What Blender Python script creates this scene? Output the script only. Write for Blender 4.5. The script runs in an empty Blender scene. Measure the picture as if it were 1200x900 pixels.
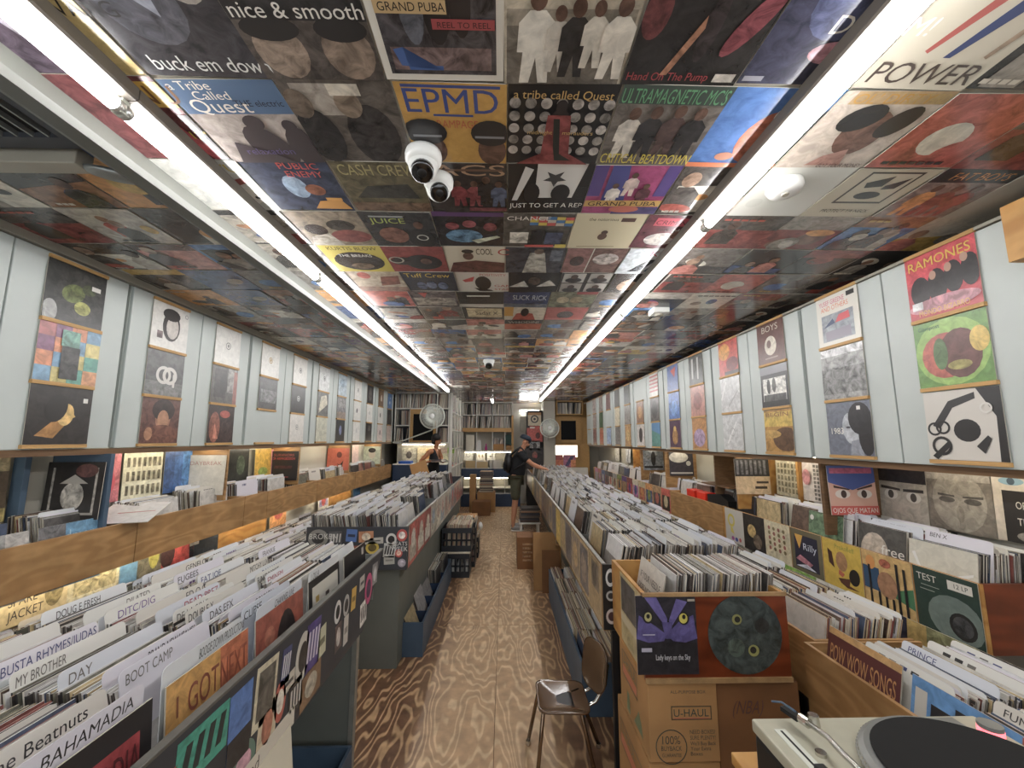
import bpy, math, random
from mathutils import Matrix, Vector
RN = random.Random(11)
sc = bpy.context.scene
COL = sc.collection
PI = math.pi

# ---------------------------------------------------------------- camera, world, exposure
cam_d = bpy.data.cameras.new('camera'); cam = bpy.data.objects.new('camera', cam_d); COL.objects.link(cam)
cam_d.sensor_width = 36.0; cam_d.lens = 36.0 * 480.0 / 1200.0; cam_d.clip_start = 0.02
cam.location = (0, 0, 1.68)
cam.rotation_euler = (PI / 2 + math.atan(65 / 480), 0, -math.atan(9.5 / 480))
sc.camera = cam
w = bpy.data.worlds.new('world'); sc.world = w; w.use_nodes = True
w.node_tree.nodes['Background'].inputs[0].default_value = (.9, .95, 1, 1)
w.node_tree.nodes['Background'].inputs[1].default_value = 2.0
sc.view_settings.view_transform = 'Standard'; sc.view_settings.look = 'None'
sc.view_settings.gamma = 1.0; sc.view_settings.use_curve_mapping = False
sc.view_settings.exposure = 0.38
TUBE_POWER = 31.0      # emission strength of the ceiling tubes
SHELF_POWER = 13.0      # emission strength of the shelf lamps

# ---------------------------------------------------------------- materials
def lin(c):
    return c / 12.92 if c <= .04045 else ((c + .055) / 1.055) ** 2.4
HC = {}
def hx(s):
    """'#rrggbb' or '#rgb', optional ~n for print mottling (0-9)"""
    if s in HC: return HC[s]
    a = 0.0; t = s
    if '~' in t: t, m = t.split('~'); a = int(m) / 10
    t = t.lstrip('#')
    if len(t) == 3: t = ''.join(ch * 2 for ch in t)
    v = tuple(lin(int(t[i:i + 2], 16) / 255) for i in (0, 2, 4)) + (a,)
    HC[s] = v
    return v
def newmat(name):
    m = bpy.data.materials.new(name); m.use_nodes = True
    nt = m.node_tree; b = nt.nodes['Principled BSDF']
    return m, nt, b
def N(nt, t, **kw):
    n = nt.nodes.new(t)
    for k, v in kw.items():
        if k.startswith('i_'):
            n.inputs[k[2:].replace('_', ' ')].default_value = v
        else: setattr(n, k, v)
    return n
def plain(name, c, rough=.5, metal=0.0, var=.12, scale=9.0, bump=0.0, spec=.5, stretch=(1, 1, 1)):
    m, nt, b = newmat(name)
    L = nt.links.new
    tc = N(nt, 'ShaderNodeTexCoord'); mp = N(nt, 'ShaderNodeMapping'); mp.inputs['Scale'].default_value = stretch
    no = N(nt, 'ShaderNodeTexNoise'); no.inputs['Scale'].default_value = scale; no.inputs['Detail'].default_value = 5
    L(tc.outputs['Object'], mp.inputs[0]); L(mp.outputs[0], no.inputs['Vector'])
    cr = N(nt, 'ShaderNodeValToRGB'); r, g, bl, _ = hx(c)
    cr.color_ramp.elements[0].position = .3; cr.color_ramp.elements[1].position = .7
    cr.color_ramp.elements[0].color = (r * (1 - var), g * (1 - var), bl * (1 - var), 1)
    cr.color_ramp.elements[1].color = (min(1, r * (1 + var)), min(1, g * (1 + var)), min(1, bl * (1 + var)), 1)
    L(no.outputs['Fac'], cr.inputs[0]); L(cr.outputs[0], b.inputs['Base Color'])
    b.inputs['Roughness'].default_value = rough; b.inputs['Metallic'].default_value = metal
    b.inputs['Specular IOR Level'].default_value = spec
    if bump:
        bp = N(nt, 'ShaderNodeBump'); bp.inputs['Strength'].default_value = bump; bp.inputs['Distance'].default_value = .01
        L(no.outputs['Fac'], bp.inputs['Height']); L(bp.outputs[0], b.inputs['Normal'])
    return m
def printed(name, rough, mscale=22.0, bump=0.0, spec=.5, coat=0.0):
    """ink on card: colour from the mesh's own print colours, mottled where the print is a photograph"""
    m, nt, b = newmat(name); L = nt.links.new
    at = N(nt, 'ShaderNodeAttribute'); at.attribute_name = 'Col'
    tc = N(nt, 'ShaderNodeTexCoord'); oi = N(nt, 'ShaderNodeObjectInfo')
    ad = N(nt, 'ShaderNodeVectorMath', operation='ADD')
    mu = N(nt, 'ShaderNodeVectorMath', operation='SCALE'); mu.inputs['Scale'].default_value = 37.0
    cb = N(nt, 'ShaderNodeCombineXYZ'); L(oi.outputs['Random'], cb.inputs[0]); L(oi.outputs['Random'], cb.inputs[1])
    L(cb.outputs[0], mu.inputs[0]); L(tc.outputs['Object'], ad.inputs[0]); L(mu.outputs[0], ad.inputs[1])
    no = N(nt, 'ShaderNodeTexNoise'); no.inputs['Scale'].default_value = mscale; no.inputs['Detail'].default_value = 6
    no.inputs['Roughness'].default_value = .62; no.inputs['Distortion'].default_value = .8
    L(ad.outputs[0], no.inputs['Vector'])
    mr = N(nt, 'ShaderNodeMapRange'); mr.inputs[1].default_value = .34; mr.inputs[2].default_value = .66
    mr.inputs[3].default_value = -1.0; mr.inputs[4].default_value = 1.25
    L(no.outputs['Fac'], mr.inputs[0])
    m2 = N(nt, 'ShaderNodeMath', operation='MULTIPLY_ADD'); m2.inputs[2].default_value = 1.0
    L(mr.outputs[0], m2.inputs[0]); L(at.outputs['Alpha'], m2.inputs[1])
    fd = N(nt, 'ShaderNodeVectorMath', operation='MULTIPLY_ADD'); fd.inputs[1].default_value = (.9, .9, .9); fd.inputs[2].default_value = (.022, .02, .019); L(at.outputs['Color'], fd.inputs[0])
    hs = N(nt, 'ShaderNodeHueSaturation'); hs.inputs['Saturation'].default_value = .88; L(fd.outputs[0], hs.inputs['Color'])
    sc2 = N(nt, 'ShaderNodeVectorMath', operation='SCALE'); L(hs.outputs[0], sc2.inputs[0]); L(m2.outputs[0], sc2.inputs['Scale'])
    L(sc2.outputs[0], b.inputs['Base Color'])
    b.inputs['Roughness'].default_value = rough; b.inputs['Specular IOR Level'].default_value = spec
    if coat: b.inputs['Coat Weight'].default_value = coat; b.inputs['Coat Roughness'].default_value = .12
    if bump:
        n2 = N(nt, 'ShaderNodeTexNoise'); n2.inputs['Scale'].default_value = 5.0; L(ad.outputs[0], n2.inputs['Vector'])
        bp = N(nt, 'ShaderNodeBump'); bp.inputs['Strength'].default_value = bump; bp.inputs['Distance'].default_value = .02
        L(n2.outputs['Fac'], bp.inputs['Height']); L(bp.outputs[0], b.inputs['Normal'])
    return m
def wood(name, c1, c2, sc_=(1, 1, 1), lines=16.0, rough=.5, knots=True, bump=.05):
    """rotary-cut plywood: contour lines of a stretched noise field"""
    m, nt, b = newmat(name); L = nt.links.new
    tc = N(nt, 'ShaderNodeTexCoord'); mp = N(nt, 'ShaderNodeMapping'); mp.inputs['Scale'].default_value = sc_
    L(tc.outputs['Object'], mp.inputs[0])
    no = N(nt, 'ShaderNodeTexNoise'); no.inputs['Scale'].default_value = 1.7; no.inputs['Detail'].default_value = 2.2; no.inputs['Roughness'].default_value = .45
    L(mp.outputs[0], no.inputs['Vector'])
    m1 = N(nt, 'ShaderNodeMath', operation='MULTIPLY'); m1.inputs[1].default_value = lines; L(no.outputs['Fac'], m1.inputs[0])
    fr = N(nt, 'ShaderNodeMath', operation='PINGPONG'); fr.inputs[1].default_value = .5; L(m1.outputs[0], fr.inputs[0])
    cr = N(nt, 'ShaderNodeValToRGB'); cr.color_ramp.elements[0].position = .06; cr.color_ramp.elements[1].position = .36
    cr.color_ramp.elements[0].color = hx(c2)[:3] + (1,); cr.color_ramp.elements[1].color = hx(c1)[:3] + (1,)
    L(fr.outputs[0], cr.inputs[0])
    n2 = N(nt, 'ShaderNodeTexNoise'); n2.inputs['Scale'].default_value = 7.0; n2.inputs['Detail'].default_value = 6; L(tc.outputs['Object'], n2.inputs['Vector'])
    mr = N(nt, 'ShaderNodeMapRange'); mr.inputs[1].default_value = .3; mr.inputs[2].default_value = .7; mr.inputs[3].default_value = .78; mr.inputs[4].default_value = 1.15
    L(n2.outputs['Fac'], mr.inputs[0])
    s2 = N(nt, 'ShaderNodeVectorMath', operation='SCALE'); L(cr.outputs[0], s2.inputs[0]); L(mr.outputs[0], s2.inputs['Scale'])
    L(s2.outputs[0], b.inputs['Base Color']); b.inputs['Roughness'].default_value = rough
    if bump:
        bp = N(nt, 'ShaderNodeBump'); bp.inputs['Strength'].default_value = bump; bp.inputs['Distance'].default_value = .01
        L(fr.outputs[0], bp.inputs['Height']); L(bp.outputs[0], b.inputs['Normal'])
    return m
def floor_mat():
    """varnished plywood floor: pale grain on reddish brown, worn paler along the walked middle"""
    m, nt, b = newmat('floor_plywood'); L = nt.links.new
    ge = N(nt, 'ShaderNodeNewGeometry'); oi = N(nt, 'ShaderNodeObjectInfo')
    cb = N(nt, 'ShaderNodeCombineXYZ'); L(oi.outputs['Random'], cb.inputs[2])
    mu = N(nt, 'ShaderNodeVectorMath', operation='SCALE'); mu.inputs['Scale'].default_value = 9.0; L(cb.outputs[0], mu.inputs[0])
    ad = N(nt, 'ShaderNodeVectorMath', operation='ADD'); L(ge.outputs['Position'], ad.inputs[0]); L(mu.outputs[0], ad.inputs[1])
    mp = N(nt, 'ShaderNodeMapping'); mp.inputs['Scale'].default_value = (1.9, .5, 1); L(ad.outputs[0], mp.inputs[0])
    no = N(nt, 'ShaderNodeTexNoise'); no.inputs['Scale'].default_value = 1.5; no.inputs['Detail'].default_value = 3.2; no.inputs['Roughness'].default_value = .48
    L(mp.outputs[0], no.inputs['Vector'])
    m1 = N(nt, 'ShaderNodeMath', operation='MULTIPLY'); m1.inputs[1].default_value = 20.0; L(no.outputs['Fac'], m1.inputs[0])
    fr = N(nt, 'ShaderNodeMath', operation='PINGPONG'); fr.inputs[1].default_value = .5; L(m1.outputs[0], fr.inputs[0])
    g = N(nt, 'ShaderNodeValToRGB'); g.color_ramp.elements[0].position = .08; g.color_ramp.elements[1].position = .24
    g.color_ramp.elements[0].color = (1, 1, 1, 1); g.color_ramp.elements[1].color = (0, 0, 0, 1); L(fr.outputs[0], g.inputs[0])
    # wear along the walked lane
    sx = N(nt, 'ShaderNodeSeparateXYZ'); L(ge.outputs['Position'], sx.inputs[0])
    wn = N(nt, 'ShaderNodeTexNoise'); wn.inputs['Scale'].default_value = 2.2; wn.inputs['Detail'].default_value = 5; L(ge.outputs['Position'], wn.inputs['Vector'])
    a0 = N(nt, 'ShaderNodeMath', operation='ADD'); a0.inputs[1].default_value = .06; L(sx.outputs[0], a0.inputs[0])
    a1 = N(nt, 'ShaderNodeMath', operation='ABSOLUTE'); L(a0.outputs[0], a1.inputs[0])
    a2 = N(nt, 'ShaderNodeMath', operation='MULTIPLY_ADD'); a2.inputs[1].default_value = .3; L(wn.outputs['Fac'], a2.inputs[0]); L(a1.outputs[0], a2.inputs[2])
    wr = N(nt, 'ShaderNodeMapRange', interpolation_type='SMOOTHSTEP'); wr.inputs[1].default_value = .42; wr.inputs[2].default_value = .72; wr.inputs[3].default_value = 1; wr.inputs[4].default_value = 0
    L(a2.outputs[0], wr.inputs[0])
    bA = N(nt, 'ShaderNodeMix', data_type='RGBA'); bA.inputs[6].default_value = hx('#72543f')[:3] + (1,); bA.inputs[7].default_value = hx('#a88a68')[:3] + (1,); L(wr.outputs[0], bA.inputs[0])
    bB = N(nt, 'ShaderNodeMix', data_type='RGBA'); bB.inputs[6].default_value = hx('#bd9c76')[:3] + (1,); bB.inputs[7].default_value = hx('#c4a985')[:3] + (1,); L(wr.outputs[0], bB.inputs[0])
    mx = N(nt, 'ShaderNodeMix', data_type='RGBA'); L(g.outputs[0], mx.inputs[0]); L(bA.outputs[2], mx.inputs[6]); L(bB.outputs[2], mx.inputs[7])
    n3 = N(nt, 'ShaderNodeTexNoise'); n3.inputs['Scale'].default_value = 14; n3.inputs['Detail'].default_value = 7; L(ge.outputs['Position'], n3.inputs['Vector'])
    mr = N(nt, 'ShaderNodeMapRange'); mr.inputs[1].default_value = .3; mr.inputs[2].default_value = .7; mr.inputs[3].default_value = .75; mr.inputs[4].default_value = 1.2; L(n3.outputs['Fac'], mr.inputs[0])
    s2 = N(nt, 'ShaderNodeVectorMath', operation='SCALE'); L(mx.outputs[2], s2.inputs[0]); L(mr.outputs[0], s2.inputs['Scale'])
    L(s2.outputs[0], b.inputs['Base Color'])
    rr = N(nt, 'ShaderNodeMapRange'); rr.inputs[3].default_value = .38; rr.inputs[4].default_value = .5; L(wr.outputs[0], rr.inputs[0]); L(rr.outputs[0], b.inputs['Roughness'])
    return m
def emit(name, c, s):
    m, nt, b = newmat(name)
    b.inputs['Base Color'].default_value = (.8, .8, .8, 1)
    b.inputs['Emission Color'].default_value = hx(c)[:3] + (1,); b.inputs['Emission Strength'].default_value = s
    return m
M = dict(
    pr=printed('printed_card', .42), prc=printed('glossy_printed_sleeve', .2, 20.0, .12, .5), prs=printed('shrink_wrapped_sleeve', .32, 22.0, .06),
    cab=plain('cabinet_grey_paint', '#b6bcb8', .45, 0, .05, 3.0), cabin=plain('cabinet_gap_dark', '#2c2a28', .7),
    trimc=plain('trim_beige_paint', '#9c978a', .5, 0, .08, 4.0), white=plain('white_paint', '#dedcd4', .45, 0, .05), wall=plain('wall_paint', '#b8b4a8', .6, 0, .06, 2.0),
    ply=wood('plywood_varnished', '#a07a50', '#b38d60', (1.0, .8, 4.0), 9.0, .4), ledge=plain('ledge_pine', '#b8925e', .5, 0, .15, 30, 0, .4, (1, .1, 4)),
    pine=wood('pine_board', '#b98c50', '#a87840', (3, 1.0, 3), 7.0, .5), dkwood=plain('dark_valance_wood', '#6b5138', .6, 0, .2, 20, 0, .4, (1, .1, 3)),
    redply=wood('red_stained_plywood', '#74351a', '#5f2912', (.8, 3, 3), 7.0, .35), binw=plain('bin_raw_edge', '#9b7c55', .6, 0, .2, 30),
    char=plain('charcoal_paint', '#3b3d42', .5, 0, .12, 8), greyp=plain('bin_grey_paint', '#6a6d66', .55, 0, .08, 5), rimd=plain('rim_dark', '#63625c', .45, .2, .15, 20), rim=plain('rim_aluminium', '#8f8e86', .4, .4, .12, 20),
    blue=plain('slate_blue_paint', '#46586a', .5, 0, .12, 7), navy=plain('navy_paint', '#2b3d58', .5, 0, .1, 7), black=plain('black_plastic', '#141416', .42, 0, .15, 20), blackm=plain('black_matte', '#0c0c0d', .7),
    crate=plain('crate_plastic', '#23262c', .45, 0, .12, 10), steel=plain('galvanised_metal', '#8f918e', .4, .6, .1, 6), chrome=plain('chrome', '#c9c6c0', .12, 1.0, .05), gunm=plain('brown_chrome', '#7d6a58', .2, .9, .1),
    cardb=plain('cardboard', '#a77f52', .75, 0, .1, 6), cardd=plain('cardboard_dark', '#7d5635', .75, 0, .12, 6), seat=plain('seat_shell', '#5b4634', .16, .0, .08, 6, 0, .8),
    fix=plain('fixture_enamel', '#cfd2c8', .35, 0, .05), trunk=plain('trunking_grey', '#5c5d57', .4, 0, .05), fixg=plain('fixture_side', '#6b655d', .5, .1, .06), tube=emit('lit_tube', '#fcfbfb', TUBE_POWER), shlamp=emit('lit_shelf_tube', '#fff0d8', SHELF_POWER), tubeend=plain('tube_cap', '#c8c8c4', .3, .8),
    cream=plain('cream_box', '#d8d2bf', .6, 0, .05), plastic=plain('white_plastic', '#d9d9d5', .35, 0, .03), lens=plain('dark_lens', '#0a0a0c', .12, 0, .1, 5, 0, .8), silver=plain('turntable_silver', '#b9b7a4', .38, .35, .04, 30),
    rubber=plain('slipmat_black', '#060607', .9, 0, .2, 60), red=plain('red_plastic', '#d9331f', .4), skinm=plain('skin_light', '#c08a6c', .5, 0, .08, 15), skind=plain('skin_tan', '#a06a48', .5, 0, .08, 15), tee=plain('black_cotton', '#15161a', .85, 0, .2, 30, .2),
    shorts=plain('olive_cotton', '#4a4a3a', .85, 0, .15, 20, .2), cap=plain('navy_cap_cotton', '#1f2836', .8, 0, .15, 30), hair=plain('black_hair', '#120d0b', .5, 0, .3, 40, .3), shoe=plain('grey_shoe', '#8d8a86', .7), sole=plain('shoe_sole', '#d8d4cc', .6), glass=plain('window_black', '#050506', .5, 0, .1, 3, 0, .2), floor=floor_mat(), lightbox=emit('lit_panel', '#fff6e8', 2.0), screen=plain('lamp_housing', '#8c8c88', .5, .3), pinkp=plain('magenta_plastic', '#a8327a', .4), bricki=plain('orange_card', '#c4602c', .6),
)
# ---------------------------------------------------------------- mesh helpers
TXT = {}
def text_mesh(s):
    if s in TXT: return TXT[s]
    cu = bpy.data.curves.new('lettering_tmp', 'FONT'); cu.body = s; cu.size = 1.0; cu.resolution_u = 3; cu.offset = .0
    ob = bpy.data.objects.new('lettering_tmp', cu)
    me = bpy.data.meshes.new_from_object(ob)
    v = [(p.co.x, p.co.y) for p in me.vertices]; f = [tuple(p.vertices) for p in me.polygons]
    fl = [p.normal.z >= 0 for p in me.polygons]
    f = [q if k else tuple(reversed(q)) for q, k in zip(f, fl)]
    bpy.data.objects.remove(ob); bpy.data.meshes.remove(me); bpy.data.curves.remove(cu)
    if not v: v = [(0, 0)]
    x0 = min(p[0] for p in v); x1 = max(p[0] for p in v); hh = .72
    v = [((p[0] - x0) / hh, p[1] / hh) for p in v]
    TXT[s] = (v, f, (x1 - x0) / hh)
    return TXT[s]
I4 = Matrix.Identity(4)
def T(x, y, z): return Matrix.Translation((x, y, z))
def RX(a): return Matrix.Rotation(a, 4, 'X')
def RY(a): return Matrix.Rotation(a, 4, 'Y')
def RZ(a): return Matrix.Rotation(a, 4, 'Z')
def cols(u, v, n):
    return Matrix(((u[0], v[0], n[0], 0), (u[1], v[1], n[1], 0), (u[2], v[2], n[2], 0), (0, 0, 0, 1)))
OR = {'up': I4, 'ceil': cols((1, 0, 0), (0, -1, 0), (0, 0, -1)), 'L': cols((0, 1, 0), (0, 0, 1), (1, 0, 0)),
      'R': cols((0, -1, 0), (0, 0, 1), (-1, 0, 0)), 'F': cols((1, 0, 0), (0, 0, 1), (0, -1, 0))}
class MB:
    def __init__(s): s.v = []; s.f = []; s.c = []; s.m = []; s.col = False; s.X = I4
    def add(s, vs, fs, c=None, mi=0, X=None):
        X = s.X @ X if X is not None else s.X
        o = len(s.v)
        if X is I4: s.v += [tuple(p) for p in vs]
        else: s.v += [tuple(X @ Vector(p)) for p in vs]
        if c is not None: s.col = True
        cc = c if isinstance(c, list) else [c] * len(fs)
        for f, k in zip(fs, cc):
            s.f.append(tuple(i + o for i in f)); s.c.append(hx(k) if isinstance(k, str) else (k or (1, 1, 1, 0))); s.m.append(mi)
        return s
    def box(s, x0, y0, z0, x1, y1, z1, c=None, mi=0, X=None):
        v = [(x0, y0, z0), (x1, y0, z0), (x1, y1, z0), (x0, y1, z0), (x0, y0, z1), (x1, y0, z1), (x1, y1, z1), (x0, y1, z1)]
        f = [(0, 3, 2, 1), (4, 5, 6, 7), (0, 1, 5, 4), (1, 2, 6, 5), (2, 3, 7, 6), (3, 0, 4, 7)]
        return s.add(v, f, c, mi, X)
    def poly(s, pts, c=None, mi=0, X=None):
        return s.add(pts, [tuple(range(len(pts)))], c, mi, X)
    def prism(s, pts2, z0, z1, c=None, mi=0, X=None):
        n = len(pts2)
        v = [(p[0], p[1], z0) for p in pts2] + [(p[0], p[1], z1) for p in pts2]
        f = [tuple(reversed(range(n))), tuple(range(n, 2 * n))] + [(i, (i + 1) % n, n + (i + 1) % n, n + i) for i in range(n)]
        return s.add(v, f, c, mi, X)
    def cyl(s, p0, p1, r, n=12, c=None, mi=0, X=None, r2=None, cap=True):
        p0 = Vector(p0); p1 = Vector(p1); d = (p1 - p0).normalized(); r2 = r if r2 is None else r2
        a = d.orthogonal().normalized(); b = d.cross(a)
        v = []
        for p, q in ((p0, r), (p1, r2)):
            v += [tuple(p + (a * math.cos(2 * PI * i / n) + b * math.sin(2 * PI * i / n)) * q) for i in range(n)]
        f = [(i, (i + 1) % n, n + (i + 1) % n, n + i) for i in range(n)]
        if cap: f += [tuple(reversed(range(n))), tuple(range(n, 2 * n))]
        return s.add(v, f, c, mi, X)
    def tube(s, pts, r, n=8, c=None, mi=0, X=None):
        pts = [Vector(p) for p in pts]; v = []; a = None
        for i, p in enumerate(pts):
            d = ((pts[min(i + 1, len(pts) - 1)] - pts[max(i - 1, 0)])).normalized()
            a = d.orthogonal().normalized() if a is None else (a - d * a.dot(d)).normalized()
            b = d.cross(a)
            rr = r[i] if isinstance(r, (list, tuple)) else r
            v += [tuple(p + (a * math.cos(2 * PI * k / n) + b * math.sin(2 * PI * k / n)) * rr) for k in range(n)]
        f = []
        for i in range(len(pts) - 1):
            f += [(i * n + k, i * n + (k + 1) % n, (i + 1) * n + (k + 1) % n, (i + 1) * n + k) for k in range(n)]
        f += [tuple(reversed(range(n))), tuple(range((len(pts) - 1) * n, len(pts) * n))]
        return s.add(v, f, c, mi, X)
    def lathe(s, prof, n=24, c=None, mi=0, X=None, sx=1.0, sy=1.0):
        v = []; f = []
        for r, z in prof: v += [(r * sx * math.cos(2 * PI * k / n), r * sy * math.sin(2 * PI * k / n), z) for k in range(n)]
        for i in range(len(prof) - 1):
            f += [(i * n + k, i * n + (k + 1) % n, (i + 1) * n + (k + 1) % n, (i + 1) * n + k) for k in range(n)]
        f += [tuple(reversed(range(n))), tuple(range((len(prof) - 1) * n, len(prof) * n))]
        return s.add(v, f, c, mi, X)
    def ell(s, c0, rx, ry, rz, c=None, mi=0, X=None, n=14, m=9):
        prof = [(math.sin(PI * i / m), -math.cos(PI * i / m)) for i in range(m + 1)]
        prof[0] = (.01, -1); prof[-1] = (.01, 1)
        Y_ = T(*c0) @ Matrix.Diagonal((rx, ry, rz, 1))
        return s.lathe(prof, n, c, mi, Y_ if X is None else X @ Y_)
    def text(s, t, x, y, h, c=None, mi=0, z=0, X=None, align='l', maxw=None, slant=0, wide=1.0, fit=False):
        v, f, wd = text_mesh(t); k = h * wide
        if maxw and (fit or wd * k > maxw): k = maxw / wd
        ox = x - (wd * k / 2 if align == 'c' else wd * k if align == 'r' else 0)
        return s.add([(ox + p[0] * k + slant * p[1] * h, y + p[1] * h, z) for p in v], f, c, mi, X)
    def build(s, name, mats, parent=None, Mx=None, smooth=False, world=True, bevel=0.0):
        me = bpy.data.meshes.new(name); me.from_pydata(s.v, [], s.f)
        mats = mats if isinstance(mats, (list, tuple)) else [mats]
        for m in mats: me.materials.append(M[m] if isinstance(m, str) else m)
        if len(mats) > 1: me.polygons.foreach_set('material_index', s.m)
        if s.col:
            at = me.color_attributes.new('Col', 'FLOAT_COLOR', 'CORNER'); d = []
            for p, k in zip(me.polygons, s.c): d += list(k) * p.loop_total
            at.data.foreach_set('color', d)
        if smooth: me.polygons.foreach_set('use_smooth', [True] * len(me.polygons))
        me.update()
        o = bpy.data.objects.new(name, me); COL.objects.link(o)
        if parent is not None:
            o.parent = parent
            if world: o.matrix_basis = T(*(-parent.location)) @ (Mx or I4)
            elif Mx is not None: o.matrix_basis = Mx
        elif Mx is not None: o.matrix_basis = Mx
        if bevel:
            bv = o.modifiers.new('edge', 'BEVEL'); bv.width = bevel; bv.segments = 2; bv.limit_method = 'ANGLE'
        return o
def tag(o, label=None, cat=None, group=None, kind=None):
    if label: o['label'] = label
    if cat: o['category'] = cat
    if group: o['group'] = group
    if kind: o['kind'] = kind
    return o
def thing(name, label, cat, loc=(0, 0, 0), group=None):
    o = bpy.data.objects.new(name, None); COL.objects.link(o); o.location = loc; o.empty_display_size = .1
    return tag(o, label, cat, group)
def struct(name):
    o = bpy.data.objects.new(name, None); COL.objects.link(o); o['kind'] = 'structure'; return o
def copy_at(src, Mx, parent=None):
    o = src.copy(); COL.objects.link(o); o.parent = parent; o.matrix_basis = Mx; return o

# ---------------------------------------------------------------- sleeves and their printed fronts
def art_mesh(mb, art, sw, sh, th, seed=None):
    bg, shapes = art
    mb.box(-sw / 2, -sh / 2, -th, sw / 2, sh / 2, 0, ['#cfc8b8', bg] + ['#b8b0a0'] * 4)
    z = .0
    U = lambda x: (x - .5) * sw
    V = lambda y: (y - .5) * sh
    for q in shapes:
        z += .00035; k = q[0]
        if k == 'r': mb.poly([(U(q[1]), V(q[2]), z), (U(q[3]), V(q[2]), z), (U(q[3]), V(q[4]), z), (U(q[1]), V(q[4]), z)], q[5])
        elif k == 'e':
            n = 18; rot = q[6] if len(q) > 6 else 0
            pts = []
            for i in range(n):
                a = 2 * PI * i / n; ex = q[3] * math.cos(a); ey = q[4] * math.sin(a)
                px = q[1] + ex * math.cos(rot) - ey * math.sin(rot); py = q[2] + ex * math.sin(rot) + ey * math.cos(rot)
                pts.append((U(min(1, max(0, px))), V(min(1, max(0, py))), z))
            mb.poly(pts, q[5])
        elif k == 'p':
            pts = [(U(min(1, max(0, q[i]))), V(min(1, max(0, q[i + 1]))), z) for i in range(2, len(q), 2)]
            mb.poly(pts, q[1])
        elif k == 't':
            al = q[6] if len(q) > 6 else 'l'; mw = (q[7] if len(q) > 7 else .96) * sw
            mb.text(q[1], U(q[2]), V(q[3]), q[4] * sh, q[5], 0, z, None, al, mw, 0, 1.0, len(q) > 7)
        elif k == 'o':   # ring
            n = 20; r1, r2 = q[3], q[4]
            for i in range(n):
                a = 2 * PI * i / n; b = 2 * PI * (i + 1) / n
                mb.poly([(U(q[1] + r2 * math.cos(a)), V(q[2] + r2 * math.sin(a)), z), (U(q[1] + r2 * math.cos(b)), V(q[2] + r2 * math.sin(b)), z),
                         (U(q[1] + r1 * math.cos(b)), V(q[2] + r1 * math.sin(b)), z), (U(q[1] + r1 * math.cos(a)), V(q[2] + r1 * math.sin(a)), z)], q[5])
    return mb
def sleeve(name, art, kind, loc, size=.31, parent=None, mat='prs', lean=0.0, th=.004, spin=0.0, hgt=None):
    mb = art_mesh(MB(), art, size, hgt or size, th)
    Mx = T(*loc) @ OR[kind] @ RZ(spin) @ RX(lean)
    return mb.build(name, mat, parent, Mx)
GREYS = ['#1c1c1e~5', '#2b2826~5', '#3a3633~5', '#4b4540~5', '#6e675f~4', '#8f877b~4', '#b5ab9b~3', '#d2c9b6~2', '#26222a~5', '#33281f~5']
ACCS = ['#7c2a22~4', '#a8402c~4', '#c9a23c~3', '#2d4a7c~4', '#3f6fa8~4', '#4d6b3c~4', '#8a5a34~4', '#cf8f3f~3', '#5d3a6c~4', '#b8b0a4~3', '#d9d4c4~2', '#b46a5c~4', '#4a2a22~5', '#6e4a3a~5']
def rand_art(r, light=.3):
    bg = r.choice(GREYS[:6]) if r.random() > light else r.choice(GREYS[5:8] + ACCS)
    sh = []
    k = r.random()
    if k < .3: sh.append(('r', .06, .06, .94, r.uniform(.6, .94), r.choice(GREYS + ACCS)))
    elif k < .55: sh.append(('r', 0, r.uniform(.5, .8), 1, 1, r.choice(ACCS + GREYS)))
    elif k < .7: sh.append(('p', r.choice(ACCS + GREYS), 0, 0, 1, 0, 1, r.uniform(.2, .6), 0, r.uniform(.2, .6)))
    for i in range(r.randint(2, 5)):
        x = r.uniform(.15, .85); y = r.uniform(.15, .6)
        if r.random() < .6:
            c = r.choice(GREYS + ACCS[:2] + ACCS[-4:])
            k_ = r.uniform(.8, 1.7)
            sh.append(('p', c, x - .15 * k_, y - .3, x - .14 * k_, y + .06, x - .06 * k_, y + .13 * k_, x + .06 * k_, y + .13 * k_, x + .14 * k_, y + .06, x + .15 * k_, y - .3))
            sh.append(('e', x, min(.9, y + .22 * k_), .07 * k_, .09 * k_, r.choice(['#6d4a36~4', '#8a6248~4', '#4a3226~4', '#9c7c64~4'])))
        else: sh.append(('e', x, y, r.uniform(.05, .25), r.uniform(.05, .25), r.choice(ACCS + GREYS), r.uniform(0, 3)))
    if r.random() < .35:
        y = r.choice([.82, .86, .06, .1]); x0 = r.uniform(.04, .2); c = r.choice(['#d8cfbc', '#c9a23c', '#a8402c', '#b8b0a4', '#1c1c1e'])
        n = r.randint(3, 7); ww = r.uniform(.05, .1)
        for i in range(n): sh.append(('r', x0 + i * ww * 1.25, y, x0 + i * ww * 1.25 + ww, y + .05, c))
    return (bg, sh)
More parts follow.
